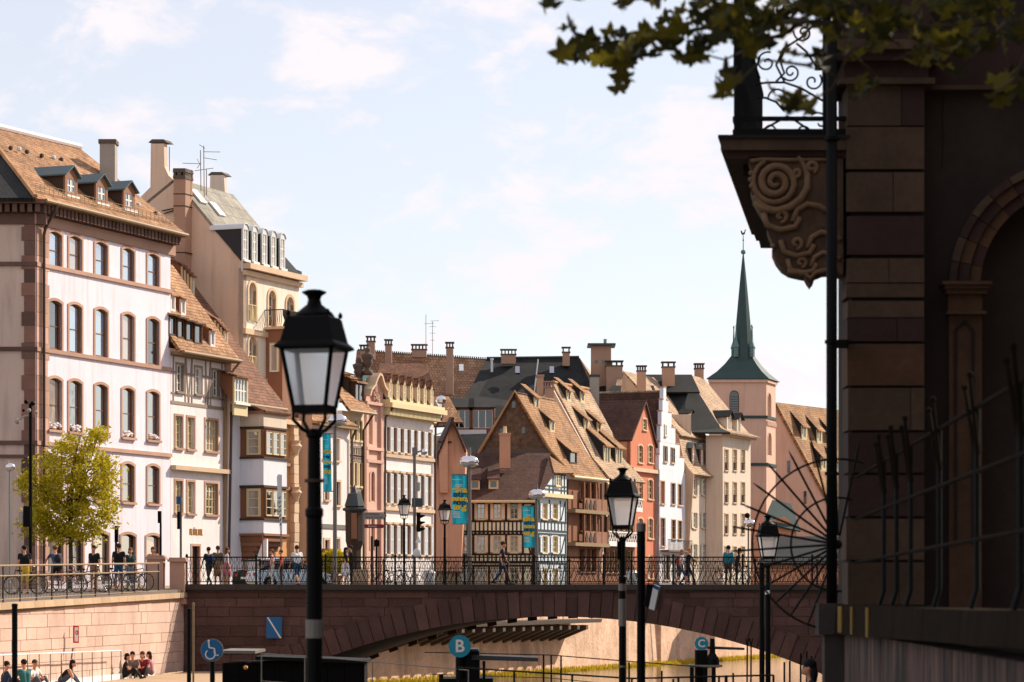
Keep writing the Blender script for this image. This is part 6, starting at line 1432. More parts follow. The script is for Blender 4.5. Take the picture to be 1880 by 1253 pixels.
def spiral(cx, cy, r0, r1, a0, turns, n=44): return [(cx + (r0 + (r1 - r0) * i / n) * math.cos(a0 + turns * 2 * math.pi * i / n), cy + (r0 + (r1 - r0) * i / n) * math.sin(a0 + turns * 2 * math.pi * i / n)) for i in range(n + 1)]
relief(spiral(1424, 335, 4, 44, .5, 2.6), 5.5); relief(spiral(1424, 335, 46, 62, 2.6, -.55, 24), 5); relief(spiral(1490, 307, 3, 11, 0, 1.2, 18), 4); relief(spiral(1462, 318, 3, 9, 2, 1.2, 18), 3.5)
relief([(1384, 372), (1400, 384), (1425, 388), (1450, 381), (1470, 366), (1482, 345), (1482, 318)], 6)
for cx, cy, s in ((1442, 395, 1), (1470, 445, .92), (1478, 480, .8)):
    relief([(cx - 40 * s, cy - 4), (cx - 34 * s, cy + 18 * s), (cx - 10 * s, cy + 28 * s), (cx + 18 * s, cy + 22 * s), (cx + 26 * s, cy + 4)], 6 * s)
    relief([(cx + 14 * s, cy + 12 * s), (cx + 22 * s, cy - 10 * s), (cx + 40 * s, cy - 20 * s), (cx + 62 * s, cy - 16 * s), (cx + 80 * s, cy - 4 * s)], 6 * s)
    relief(spiral(cx - 8 * s, cy + 2, 3, 12 * s, 1, 1.1, 18), 4 * s)
relief([(1378, 296), (1400, 293), (1450, 294), (1530, 294)], 4); relief([(1446, 498), (1475, 500), (1487, 512), (1497, 500), (1530, 494)], 5)
for x, y in ((1379, 318), (1378, 330), (1380, 342), (1410, 412), (1419, 452)): MB().ball(P(x, y, Yb - .01), 5 * S, 8).build('carving', 'sand_carved', bal)
# railing: near side of scrolls, long side seen end-on
zr0, zr1 = zb1 + .04, Zp(-30, Y0)
E_ = (B_ - A_); E_.normalize(); ax0 = A_ + V((.16, .12, 0)); ax1 = ax0 + E_ * 6.7
rl = MB()
for z in (zr0 + .05, Zp(215, Y0), zr1): MB().bar(ax0 + V((0, 0, z)), ax1 + V((0, 0, z)), V((0, 0, 1)), .05, .05).build('long_rail', 'iron', bal); MB().bar(ax0 + V((0, 0, z)), V((Xp(1560, Y0), ax0.y, z)), V((0, 0, 1)), .045, .045 if z != zr0 + .05 else .06).build('near_rail', 'iron', bal)
for i in range(54):
    p = ax0 + E_ * (6.7 * i / 53); rl.bar(p + V((0, 0, zr0)), p + V((0, 0, zr1)), E_, .022, .022)
    if i % 2 == 0: c = p + V((0, 0, zr0 + .75)); rl.tube([c + E_ * (.11 * math.cos(a)) + V((0, 0, .2 * math.sin(a))) for a in [k * .63 for k in range(11)]], .011, 4, caps=False)
rl.build('long_bars', 'iron', bal, kind='stuff')
for x, w in ((1356, .07), (1520, .08)): MB().wbox(Xp(x, Y0) - w / 2, Xp(x, Y0) + w / 2, ax0.y - w / 2, ax0.y + w / 2, zr0, zr1).build('post', 'iron', bal)
def iron(pts, r=.011): MB().tube([P(x, y, ax0.y) for x, y in pts], r, 5).build('scroll', 'iron', bal)
for cx, cy, r, a0, tr in ((1408, 115, 20, 3.2, 1.3), (1452, 133, 17, 0, 1.4), (1400, 72, 16, 1, 1.2), (1475, 60, 18, 2, 1.2), (1430, 180, 20, 2.5, -.9), (1492, 150, 18, .5, -1.2), (1410, 240, 24, 3.4, .8), (1470, 243, 28, 3.6, .7), (1505, 225, 20, 2.6, -.8), (1445, 20, 20, 2, 1.3)):
    iron(spiral(cx, cy, 3, r, a0, tr, 22))
for c in ([(1385, 155), (1410, 152), (1440, 152), (1470, 162), (1515, 188)], [(1385, 182), (1405, 180), (1425, 188), (1440, 205)], [(1398, 240), (1420, 228), (1445, 214), (1460, 222), (1490, 242)], [(1395, 105), (1388, 125), (1395, 145)], [(1425, 150), (1440, 135), (1432, 112), (1440, 95)], [(1462, 80), (1480, 95), (1500, 125)], [(1440, 150), (1425, 120), (1438, 90), (1470, 70), (1500, 40)], [(1400, 60), (1425, 40), (1440, 10)]): iron(c, .013)

# ------------------------------------------------------------------ tall black pole with spiked fan guard
Yp = 29.2; xp = Xp(1527, Yp)
t = thing('rainwater_pole', 'tall slim black post running the full height in front of the dark building', 'pole', (xp, Yp, -1.8))
MB().tube([(xp, Yp, -1.8), (xp, Yp, Zp(40, Yp))], .056, 14).build('shaft', 'lamp_black', t, smooth=True)
for y in (255, 628, 870): MB().tube([(xp, Yp, Zp(y + 3, Yp)), (xp, Yp, Zp(y - 3, Yp))], .072, 14).build('collar', 'lamp_black', t)
MB().bar(P(1527, 632, Yp), P(1560, 632, Y0 + .2), V((0, 0, 1)), .05, .09).build('wall_bracket', 'iron', t)
MB().wbox(Xp(1500, Yp), Xp(1546, Yp), Yp - .15, Yp + .2, Zp(1165, Yp), Zp(1108, Yp)).build('base_block', 'bridge_coping', t)
MB().wbox(Xp(1512, Yp), Xp(1548, Yp), Yp - .1, Yp + .15, -1.8, Zp(1165.5, Yp)).build('plinth', 'bridge_coping', t)
t = thing('spiked_fan_guard', 'black iron fan of spikes around the slim post, barring the way past the fence', 'guard', P(1538, 1000, Yp + .1))
c0 = (1538, 1000); Yf = Yp + .12
for i in range(15):
    a = math.radians(78 + i * 13.2); L = (198 + R.uniform(-6, 8)) if i < 9 else 160
    p0, p1, p2 = [P(c0[0] + r * math.cos(a), c0[1] - r * math.sin(a), Yf) for r in (16, L - 13, L)]
    MB().tube([p0, p1, p2], [.014, .0125, .003], 6).build('spike', 'iron', t)
for r in (86, 157): MB().tube([P(c0[0] + r * math.cos(math.radians(q)), c0[1] - r * math.sin(math.radians(q)), Yf + .015) for q in range(72, 282, 7)], .0115, 5).build('ring', 'iron', t)
MB().lathe([(.16, -.02), (.16, .02)], (0, 0, 0), 12).build('hub', 'iron', t) if False else MB().ball(P(*c0, Yf), .05, 10).build('hub', 'iron', t)

# ------------------------------------------------------------------ fence on its stone wall, running towards the camera
P0, P1 = V((Xp(1545, 29.4), 29.4, 0)), V((Xp(1880, 15.5), 15.5, 0)); fd = (P1 - P0).normalized(); P2 = P1 + fd * 9
FF = Plane((P0.x, P0.y), (fd.x, fd.y)); LF = (P1 - P0).length
t = thing('garden_wall', 'low stained stone wall with thick coping along the right edge below the spiked fence', 'wall', P0 + V((0, 0, -1.8)))
n = 9
for i in range(n):
    a, b = LF * 1.5 * i / n, LF * 1.5 * (i + 1) / n - .02; zb = lambda u: -.39 + .11 * min(1.5, u / LF)
    MB().hexa([FF.pt(a, zb(a), .1), FF.pt(b, zb(b), .1), FF.pt(b, zb(b), -.4), FF.pt(a, zb(a), -.4), FF.pt(a, -.085, .08), FF.pt(b, -.085, .08), FF.pt(b, -.085, -.4), FF.pt(a, -.085, -.4)]).build('coping_stone', 'ledge_stone', t)
for k, (za, zb2) in enumerate(((-.42, -.95), (-.97, -1.5), (-1.52, -2.0))):
    u = -.1
    while u < LF * 1.5: L = R.uniform(.9, 1.7); pbox('stone_block', 'stained_stone', t, FF, u, min(u + L - .015, LF * 1.5), zb2, za + (.06 if k == 0 else 0), -.3, R.uniform(0, .015)); u += L
for u, w in ((.9, .5), (2.6, .2), (4.4, .25)): MB().box(FF, u, u + w, -.36, -.1, .09, .104).build('lichen_patch', 'lichen', t)
t = thing('iron_fence', 'tall black iron fence with pairs of ball-tipped spikes on the stained wall', 'fence', P0 + V((0, 0, -.08)))
ux = lambda px: FF.u(px)
for z, r in ((.34, .017), (.78, .016), (1.2, .016)):
    MB().tube([FF.pt(.6, z, -.1), FF.pt(LF * .5, z + .02, -.1), FF.pt(LF * 1.5, z + .05, -.1)], r, 6).build('rail', 'fence_iron', t)
ups = [ux(x) for x in (1602, 1624, 1649, 1699, 1765, 1841)] + [LF * 1.08, LF * 1.16, LF * 1.24]
for u in ups:
    MB().tube([FF.pt(u, -.08, -.06), FF.pt(u, .05, -.1), FF.pt(u, 1.24, -.1)], .02, 8).build('upright', 'iron', t)
    for du, ln in ((-.16, .0), (.14, .06)):
        a = FF.pt(u + du * .4, .92, -.1); b = FF.pt(u + du, 1.37 + ln, -.04); MB().tube([a, b], [.02, .013], 7).ball(b, .024, 8).build('spike', 'fence_iron', t)
# ------------------------------------------------------------------ street houses added out of view beside the photographer to shade this corner
def plain_house(label, x0, x1, y0, y1, h, side):
    t = thing('street_house', label, 'house', ((x0 + x1) / 2, (y0 + y1) / 2, -1.8)); MB().wbox(x0, x1, y0, y1, -1.8, h).build('wall', 'plaster_beige', t)
    MB().prism([V((x0, y0, h)), V((x1, y0, h)), V((x1, (y0 + y1) / 2, h + 4))] if False else [V((x0 - .3, y0 - .3, h)), V((x0 - .3, y1 + .3, h)), V(((x0 + x1) / 2, y1 + .3, h + 4)), V(((x0 + x1) / 2, y0 - .3, h + 4))], (.0, .0, .2)).prism([V((x1 + .3, y0 - .3, h)), V((x1 + .3, y1 + .3, h)), V(((x0 + x1) / 2, y1 + .3, h + 4)), V(((x0 + x1) / 2, y0 - .3, h + 4))], (0, 0, .2)).build('roof', 'slate_cheek', t)
    pl = Plane((x0, y1), (0, -1)) if side == 'W' else Plane((x1, y1), (-1, 0)); L = (y1 - y0) if side == 'W' else (x1 - x0)
    for k in range(4):
        for i in range(int(L / 3)): window(t, pl, (1 + i * 3, 2.1 + i * 3, 1.2 + k * 3.2, 3.0 + k * 3.2), sw=.12, recess=-.01, proud=.06, shutter='cream_shutter')
for i, (a, b, h, lab) in enumerate(((-2, 14, 15, 'tall beige house on the right-hand street nearest the photographer'), (14.5, 27, 14, 'beige house on the right-hand street beside the dark sandstone building'))): plain_house(lab, 16, 27, a, b, h, 'W')
for i, (a, b, h, lab) in enumerate(((48, 66, 13, 'beige quay house on the right bank opposite the pink corner building'), (67, 84, 15, 'second beige quay house on the right bank, before the bridge'), (85, 104, 13.5, 'beige quay house on the right bank at the bridge end'), (122, 146, 15, 'beige quay house on the right bank just beyond the bridge'), (148, 172, 14, 'second beige quay house on the right bank beyond the bridge'))): plain_house(lab, 20 + i * 3.5, 31 + i * 3.5, a, b, h, 'W')
# ================================================================== plane tree whose branch hangs into the picture
mk('plane_leaf', (100, 92, 26), var=.25, scale=3, rough=.5, piece=.4, trans=.5)
mk('plane_leaf_dark', (58, 58, 22), var=.25, scale=3, rough=.5, piece=.4, trans=.45)
mk('bark', (74, 64, 52), var=.35, bump=.7)
mk('young_leaf', (182, 166, 30), var=.42, scale=1.6, rough=.6, trans=.45)
pt = thing('plane_tree', 'plane tree standing out of the picture whose lobed leaves hang dark across the top right', 'tree', (5.2, 15.5, -1.75))
MB().tube([(5.2, 15.5, -1.8), (5.1, 15.6, 1.5), (4.9, 15.8, 4.2), (4.4, 16.2, 6.4), (4.0, 16.5, 9)], [.32, .26, .24, .18, .08], 12).build('trunk', 'bark', pt, smooth=True)
def leaf_mesh(mat, seed):
    r = random.Random(seed); tips = [(-2.25, .62), (-1.15, .9), (0, 1.12), (1.15, .9), (2.25, .62)]; o = [(0, -.08, 0)]
    ring = []
    prev = None
    for i, (a, L) in enumerate(tips):
        L *= r.uniform(.9, 1.08)
        if i: am = (a + tips[i - 1][0]) / 2; ring.append((math.sin(am) * .5, math.cos(am) * .5 + .06, 0))
        for da, f in ((-.34, .68), (-.16, .82), (0, 1), (.16, .82), (.34, .68)): ring.append((math.sin(a + da) * L * f, math.cos(a + da) * L * f + .06, r.uniform(-.05, .05) - .12 * f * f))
    ring.append((.1, -.1, 0)); ring.insert(0, (-.1, -.1, 0)); mb = MB(); mb.v = [V((0, .05, .04))] + [V((x, y, z)) for x, y, z in ring]; n = len(ring)
    mb.f = [[0, i + 2, i + 1] for i in range(n - 1)]; mb.m = [0] * (n - 1); return mb.mesh('leaf', mat)
LM = [leaf_mesh(m, i) for i, m in enumerate(('plane_leaf', 'plane_leaf_dark', 'plane_leaf_dark', 'plane_leaf'))]
def leaf_matrix(p, size, droop=None):
    """hanging leaf: blade plane roughly upright, tip down, turned at random"""
    yaw = R.uniform(0, 6.28); tilt = R.gauss(2.5, .5); roll = R.gauss(0, .5)
    return Matrix.Translation(p) @ Matrix.Rotation(yaw, 4, 'Z') @ Matrix.Rotation(tilt, 4, 'X') @ Matrix.Rotation(roll, 4, 'Y') @ Matrix.Scale(size, 4)
# twigs in the picture: (px, py) paths at their own distance
tw = [([(2050, 60), (1850, 40), (1650, 55), (1480, 40), (1330, 45), (1240, 62), (1130, 78), (1040, 82)], 16.5, .026), ([(1480, 40), (1420, 70), (1330, 110), (1260, 92)], 16.3, .012), ([(1650, 55), (1560, 95), (1480, 120), (1400, 110), (1340, 165), (1300, 178)], 15.8, .013),
      ([(1560, 95), (1530, 160), (1470, 200), (1440, 215)], 15.6, .01), ([(1850, 40), (1780, 110), (1700, 85), (1640, 110)], 15.2, .015), ([(1900, 60), (1860, 150), (1820, 175)], 14.6, .012), ([(1480, 40), (1350, 10), (1220, -10), (1140, 6)], 17, .014), ([(1300, 0), (1180, -25), (1060, -12), (1000, 6)], 17.2, .012), ([(1560, 95), (1610, 140), (1600, 170)], 15.4, .008)]
MB().tube([(4.95, 15.75, 3.5), (4.3, 16.2, 3.55), P(2050, 60, 16.5)], [.06, .04, .028], 8).build('branch', 'bark', pt); MB().tube([(4.95, 15.75, 4.2), (4.2, 16.4, 3.9), P(1300, 0, 17.2)], [.05, .03, .014], 8).build('branch', 'bark', pt); MB().tube([(4.98, 15.7, 3.2), (3.6, 15.0, 3.1), P(1900, 60, 14.6)], [.04, .025, .014], 8).build('branch', 'bark', pt)
leaves = []
for path, Y, r in tw:
    q = [P(x, y, Y + .25 * math.sin(i * 1.7)) for i, (x, y) in enumerate(path)]; MB().tube(q, [r * (1 - .75 * i / (len(q) - 1)) for i in range(len(q))], 6).build('branch', 'bark', pt)
# leaves follow the twigs; density read from the photograph: (px, py, spread x, spread y, count)
cl_ = [(1045, 88, 26, 26, 9), (1075, 98, 22, 20, 9), (1110, 95, 26, 26, 12), (1150, 100, 26, 32, 16), (1185, 85, 30, 24, 13), (1215, 72, 22, 20, 9), (1250, 45, 26, 22, 12), (1150, 8, 22, 12, 7), (1000, 8, 16, 10, 5), (1062, 0, 10, 6, 3), (1200, -2, 24, 12, 7),
       (1290, 88, 26, 22, 10), (1265, 110, 20, 16, 6), (1330, 70, 30, 40, 18), (1310, 25, 40, 26, 18), (1370, 30, 40, 34, 26), (1420, 38, 40, 30, 24), (1470, 16, 40, 24, 22), (1520, 26, 40, 34, 24), (1560, 60, 36, 36, 20), (1395, 88, 22, 14, 8), (1345, 150, 22, 14, 6), (1320, 172, 18, 10, 4), (1440, 105, 16, 8, 4), (1510, 110, 12, 20, 5), (1450, 190, 18, 12, 6), (1475, 205, 12, 12, 4), (1420, 165, 10, 10, 2),
       (1590, 165, 26, 20, 9), (1620, 60, 46, 40, 26), (1680, 80, 40, 36, 20), (1740, 95, 40, 34, 20), (1790, 60, 40, 40, 16), (1840, 30, 40, 34, 14), (1860, 150, 30, 26, 12), (1830, 185, 16, 16, 4), (1870, 80, 24, 34, 10), (1640, 20, 60, 24, 20), (1760, 15, 50, 20, 14)]
n_ = 0
for x, y, sx, sy, c in cl_:
    for i in range(int(c * .98)):
        p = P(x + R.gauss(0, sx * .55), y + R.gauss(0, sy * .62), R.uniform(14.8, 17.2)); s = R.uniform(.068, .104); M = leaf_matrix(p, s); leaves.append(M)
R.shuffle(leaves)
for i, M in enumerate(leaves[:290]):
    o = bpy.data.objects.new('leaf', LM[R.randrange(4)]); C.objects.link(o); o.parent = pt; o.matrix_basis = Matrix.Translation(-pn(pt)) @ M
mb = MB(); src = LM[1]; vs = [v.co.copy() for v in src.vertices]; fs = [list(p.vertices) for p in src.polygons]
def add_leaf(mb, M, mi=0): mb.add([M @ v for v in vs], fs, mi)
for M in leaves[290:]: add_leaf(mb, M, R.random() < .4)
mb.build('leaves', ['plane_leaf_dark', 'plane_leaf'], pt, kind='stuff')
# the crown above and behind the camera side, outside the picture: it keeps the sky off this corner
mb = MB()
for i in range(5200):
    a = R.random() * 6.28; e = math.acos(1 - R.random() * 1.3); rr = R.uniform(.55, 1) ** .4
    p = V((5.0 + 6.2 * rr * math.cos(a) * math.sin(e), 14.5 + 8.0 * rr * math.sin(a) * math.sin(e), 8.2 + 4.6 * rr * math.cos(e)))
    if p.z < P(0, -45, p.y).z and p.x > P(-150, 0, p.y).x: continue
    add_leaf(mb, leaf_matrix(p, R.uniform(.22, .36)), R.random() < .4)
mb.build('crown', ['plane_leaf_dark', 'plane_leaf'], pt, kind='stuff')
for k, (x, y, sc_) in enumerate(((1.5, -2, 1.0), (8.5, 3, 1.1), (11.5, 17, 1.0))):
    t2 = thing('plane_tree', ('plane tree behind the photographer', 'plane tree on the pavement right of the photographer', 'plane tree in the yard behind the spiked fence')[k] + ', outside the picture', 'tree', (x, y, -1.75)); MB().tube([(x, y, -1.8), (x + .2, y, 3), (x, y + .2, 8)], [.3, .24, .1], 10).build('trunk', 'bark', t2, smooth=True); mb = MB()
    for i in range(2600):
        d = V((R.gauss(0, 1), R.gauss(0, 1), R.gauss(0, 1))).normalized() * R.uniform(.5, 1); p = V((x + d.x * 5 * sc_, y + d.y * 5 * sc_, 8.5 + d.z * 3.6)); 
        if p.y > 5 and p.z < P(0, -60, p.y).z: continue
        add_leaf(mb, leaf_matrix(p, R.uniform(.26, .42)), 0)
    mb.build('crown', ['plane_leaf_dark'], t2, kind='stuff')

# ================================================================== young tree on the left quay
t = thing('young_tree', 'young yellow-green tree on the quay in front of the pink corner building', 'tree', P(128, 1060, 116)); Yt = 116; bx = Xp(128, Yt); bz = -.1
MB().tube([(bx, Yt, bz), (bx + .05, Yt, bz + 1.6), (bx, Yt + .1, bz + 3.2), (bx + .1, Yt, bz + 5.2), (bx + .4, Yt, bz + 6.6)], [.11, .09, .075, .05, .02], 8).build('trunk', 'bark', t, smooth=True)
blobs = [(126, 905, 62, 42), (85, 935, 38, 40), (175, 925, 38, 46), (120, 955, 62, 34), (105, 860, 48, 36), (165, 868, 44, 34), (60, 890, 26, 22), (205, 940, 16, 30), (140, 825, 40, 22), (172, 803, 22, 16), (195, 850, 20, 14), (60, 960, 28, 26), (150, 975, 50, 22), (100, 982, 44, 16), (45, 875, 12, 12), (205, 885, 14, 16), (120, 815, 20, 10), (182, 795, 12, 9)]
for k in range(22):
    b_ = R.choice(blobs); e = P(b_[0], b_[1], Yt + R.uniform(-1, 1)); z = bz + R.uniform(2.0, 4.5); MB().tube([(bx, Yt, z), ((bx + e.x) / 2, (Yt + e.y) / 2, (z + e.z) / 2 + .2), e], [.035, .025, .01], 5).build('limb', 'bark', t)
mb = MB()
for x, y, rx, ry in blobs:
    for c_ in range(int(8 + rx * ry / 30)):               # leaf clumps sit on the shell of each bough, with gaps between
        d = V((R.gauss(0, 1), R.gauss(0, 1), R.gauss(0, 1))).normalized() * R.uniform(.5, 1.08); q = P(x + d.x * rx, y + d.z * ry, Yt + d.y * 1.3); sp = R.uniform(.1, .24)
        for i in range(R.randint(12, 26)):
            p = q + V((R.gauss(0, sp), R.gauss(0, sp), R.gauss(0, sp * .7))); s = R.uniform(.05, .11); a = V((R.gauss(0, 1), R.gauss(0, 1), R.gauss(-.3, .7))).normalized(); b = a.cross(V((R.gauss(0, 1), R.gauss(0, 1), R.gauss(0, 1)))).normalized()
            mb.add([p - a * s, p + b * s * .5, p + a * s, p - b * s * .5], [(0, 1, 2, 3)])
mb.build('crown', 'young_leaf', t, kind='stuff')
# ================================================================== street lamps
def mk_lampglass():
    m = bpy.data.materials.new('lamp_glass'); m.use_nodes = True; nt = m.node_tree; nt.nodes.clear(); L = nt.links.new
    out = N(nt, 'ShaderNodeOutputMaterial'); d = N(nt, 'ShaderNodeBsdfDiffuse'); d.inputs['Color'].default_value = (.8, .82, .84, 1)
    tl = N(nt, 'ShaderNodeBsdfTranslucent'); tl.inputs['Color'].default_value = (.88, .92, .96, 1); gl = N(nt, 'ShaderNodeBsdfGlossy'); gl.inputs['Roughness'].default_value = .12
    m1 = N(nt, 'ShaderNodeMixShader'); m1.inputs[0].default_value = .6; m2 = N(nt, 'ShaderNodeMixShader'); m2.inputs[0].default_value = .06
    rf = N(nt, 'ShaderNodeBsdfRefraction'); rf.inputs['IOR'].default_value = 1.03; rf.inputs['Roughness'].default_value = .5; rf.inputs['Color'].default_value = (.97, .98, 1, 1); m3 = N(nt, 'ShaderNodeMixShader'); m3.inputs[0].default_value = .68
    L(d.outputs[0], m1.inputs[1]); L(tl.outputs[0], m1.inputs[2]); L(m1.outputs[0], m3.inputs[1]); L(rf.outputs[0], m3.inputs[2]); L(m3.outputs[0], m2.inputs[1]); L(gl.outputs[0], m2.inputs[2]); L(m2.outputs[0], out.inputs['Surface']); MATS['lamp_glass'] = m
mk_lampglass()
def sqring(h, z, a): return [V((h * math.sqrt(2) * math.cos(a + math.pi / 4 + k * math.pi / 2), h * math.sqrt(2) * math.sin(a + math.pi / 4 + k * math.pi / 2), z)) for k in range(4)]
def make_lamp(label, loc, polez, rot=-.24, thin=1., group=None, bands=True):
    """lantern on a post; loc = centre of the lantern foot (bottom frame)"""
    t = thing('street_lamp', label, 'street lamp', V((loc[0], loc[1], polez)), group); o = V(loc)
    def fr(prof, nm, mat):
        mb = MB()
        for (h0, z0), (h1, z1) in zip(prof, prof[1:]):
            a, b = sqring(h0, z0, rot), sqring(h1, z1, rot)
            for k in range(4): mb.add([o + a[k], o + a[(k + 1) % 4], o + b[(k + 1) % 4], o + b[k]], [(0, 1, 2, 3)])
        mb.add([o + q for q in sqring(*prof[0], rot)], [(3, 2, 1, 0)]); mb.add([o + q for q in sqring(*prof[-1], rot)], [(0, 1, 2, 3)]); return mb.build(nm, mat, t)
    zb, zt = .03, .495; hb, ht = .136, .212
    fr([(hb + .004, -.035), (hb + .014, -.03), (hb + .014, .03), (hb - .01, .032)], 'bottom_frame', 'lamp_black')
    a, b = sqring(hb - .004, zb, rot), sqring(ht - .004, zt, rot)
    for k in range(4):
        k2 = (k + 1) % 4; MB().add([o + a[k], o + a[k2], o + b[k2], o + b[k]], [(0, 1, 2, 3)]).build('glass_pane', 'lamp_glass', t)
    a, b = sqring(hb + .004, zb - .01, rot), sqring(ht + .004, zt + .01, rot)
    for k in range(4): MB().bar(o + a[k], o + b[k], a[k], .026, .026).build('corner_bar', 'lamp_black', t)
    fr([(ht - .03, .485), (ht + .02, .49), (ht + .055, .505), (ht + .05, .525), (ht + .012, .56), (ht - .03, .75), (ht - .045, .765)], 'roof', 'lamp_black')
    for k, q in enumerate(sqring(ht - .04, .765, rot)): MB().lathe([(.014, 0), (.02, .025), (.006, .05)], o + q, 6).build('ear', 'lamp_black', t)
    MB().lathe([(.175, .76), (.15, .8), (.1, .84), (.062, .87), (.052, .91), (.062, .94), (.1, .965), (.103, .975), (.06, .99), (.02, .995)], o, 16).build('finial', 'lamp_black', t, smooth=True)
    # cradle arms and post
    for k in range(4):
        q = sqring(hb, 0, rot)[k]; MB().tube([o + q + V((0, 0, -.03)), o + q * 1.02 + V((0, 0, -.09)), o + q * .55 + V((0, 0, -.17)), o + q * .2 + V((0, 0, -.2))], .016, 6).build('arm', 'lamp_black', t)
    r = .055 * thin; L = o.z - polez
    pr = [(r * 1.7, polez), (r * 1.7, polez + .6), (r * 1.15, polez + .7), (r * 1.12, o.z - .9), (r * 1.3, o.z - .88), (r * 1.3, o.z - .83), (r, o.z - .81), (r * .9, o.z - .24), (r * 1.2, o.z - .22), (r * 1.2, o.z - .19), (r * .5, o.z - .16)]
    MB().lathe([(a_, z - polez) for a_, z in pr], V((o.x, o.y, polez)), 14).build('post', 'lamp_black', t, smooth=False)
    return t
Y = 23.6; l1 = make_lamp('large black street lamp with frosted lantern in the left foreground, blurred', P(577, 752, Y), -1.9, thin=1.06)
MB().tube([P(577, 1172, Y), P(577, 1138, Y)], .072, 12).build('sticker', 'steel_grey', l1); MB().tube([P(577, 886, Y), P(577, 880, Y)], .082, 12).build('band', 'iron_brown', l1)
Y = 47.5; l2 = make_lamp('black street lamp with sticker-covered post standing in front of the lattice balconies', P(1143, 968, Y), -2.9)
for ya, yb, m in ((1085, 1072, 'steel_grey'), (1150, 1100, 'steel_grey'), (1226, 1222, 'steel_grey')): MB().tube([P(1142.5, ya, Y), P(1142.5, yb, Y)], .0655, 12).build('sticker', m, l2)
MB().wbox(Xp(1133, Y), Xp(1138, Y), Y - .05, Y + .05, Zp(1028, Y), Zp(994, Y)).build('control_box', 'lamp_black', l2)
Y = 67.0; l3 = make_lamp('black street lamp before the church foot, seen through the iron fan', P(1410, 1024, Y), -3.0, rot=.1)
MB().wbox(Xp(1404, Y), Xp(1412, Y), Y - .12, Y - .07, Zp(1092, Y), Zp(1084, Y)).build('label_plate', 'white_paint', l3)
Y = 141; make_lamp('small black street lamp on the far quay before the shuttered white building', P(742, 946, Y), .3, rot=.5)
Y = 136; make_lamp('small black street lamp beside the first teal banner, before the yellow timbered house', P(816.5, 956, Y), .3, rot=.5)

# ------------------------------------------------------------------ mooring posts and piles
def pile(label, px, yt, Y, w, mat='lamp_black', cap='steel_grey', zb=-4.8, cy=None):
    t = thing('mooring_post', label, 'post', (Xp(px, Y), Y, zb)); X = Xp(px, Y); MB().lathe([(w / 2, 0), (w / 2, Zp(yt, Y) - zb - (.0 if not cy else (cy / K * Y)))], (X, Y, zb), 12).build('shaft', mat, t)
    if cap: MB().lathe([(w * .56, 0), (w * .56, (cy or 4) / K * Y), (w * .3, (cy or 4) / K * Y + .02)], (X, Y, Zp(yt, Y) - (cy or 0) / K * Y), 12).build('cap', cap, t)
    return t
pile('black mooring post with pale grey cap right of the sticker-covered lamp', 1177, 962, 42, .125, cy=14)
pile('black mooring post at the lower left before the quay wall', 27, 1110, 62, .125, cap='lamp_black', cy=3)
pile('black mooring post left of the wheelchair sign', 347, 1118, 66, .1, cap='lamp_black', cy=3)
pile('thin sunlit brass-toned post beside the mooring post near the bridge end', 355, 1108, 67, .05, mat='gutter', cap='gutter', cy=6)
pile('black mooring post left of the lamp seen through the iron fan', 1399, 1034, 58, .11, cap='lamp_black', cy=3)
# info board tilted on an arm beside the mooring post
Y = 41.6; t = thing('info_board', 'tilted white notice board on a black post, against the dark bridge', 'notice board', P(1190, 1120, Y))
q = [P(1191, 1118, Y), P(1201, 1121, Y), P(1210, 1078, Y), P(1200, 1073, Y)]
MB().prism(q, (.03, .1, 0)).build('board', 'white_paint', t); MB().prism([q[2] + V((0, -.003, 0)), q[3] + V((0, -.003, 0)), q[3] * .85 + q[0] * .15 + V((0, -.003, 0)), q[2] * .85 + q[1] * .15 + V((0, -.003, 0))], (0, .002, 0)).build('blue_stripe', 'sign_blue', t)
MB().prism([P(1183, 1112, Y + .1), P(1191, 1118, Y + .1), P(1200, 1073, Y + .1), P(1188, 1072, Y + .1)], (0, .06, 0)).build('bracket', 'lamp_black', t)
MB().prism([P(1204, 1121, Y + .12), P(1216, 1119, Y + .12), P(1222, 1078, Y + .12), P(1211, 1077, Y + .12)], (0, .05, 0)).build('back_board', 'bridge_mortar', t)

# ------------------------------------------------------------------ round signs of the boat landing
def disc_sign(name, label, cat, px, py, rpx, Y, txt, mat, zb, post=.06, border=None):
    c = P(px, py, Y); r = rpx / K * Y; t = thing(name, label, cat, (c.x, Y, zb))
    def disc(r_, d0, d1, nm, m): MB().prism([c + V((r_ * math.cos(a), d0, r_ * math.sin(a))) for a in [2 * math.pi * i / 28 for i in range(28)]], (0, d1 - d0, 0)).build(nm, m, t)
    if border: disc(r, 0, .03, 'rim', border); disc(r * .93, -.004, 0, 'face', mat)
    else: disc(r, -.002, .03, 'face', mat)
    MB().tube([(c.x, Y + .05 + post / 2, zb), (c.x, Y + .05 + post / 2, c.z)], post / 2, 8).build('post', 'lamp_black', t)
    if txt: lettering(t, txt, r * 1.55, c + V((0, -.012, -r * .03)), 0, 'sign_letter', ext=.004, bold=r * .035)
    return t, c, r
mk('sign_letter', (214, 206, 200), var=.03, rough=.6)
disc_sign('landing_sign', 'round teal sign with the letter B above the boat landing', 'sign', 844, 1187, 20.5, 65, 'B', 'sign_teal', -4.4, .2)
disc_sign('landing_sign', 'round teal sign with the letter C above the boat landing', 'sign', 1288, 1182, 12.5, 100, 'C', 'sign_teal', -4.4, .2)
t, c, r = disc_sign('wheelchair_sign', 'round blue sign with white wheelchair symbol, in front of the bridge abutment', 'sign', 389, 1194, 21, 56, None, 'sign_blue', -4.4, .1, 'steel_grey')
w_ = lambda x, y: c + V(((x - 245 - 25) / 190 * 2.05 * r, -.012, (985 - y) / 190 * 2.05 * r))
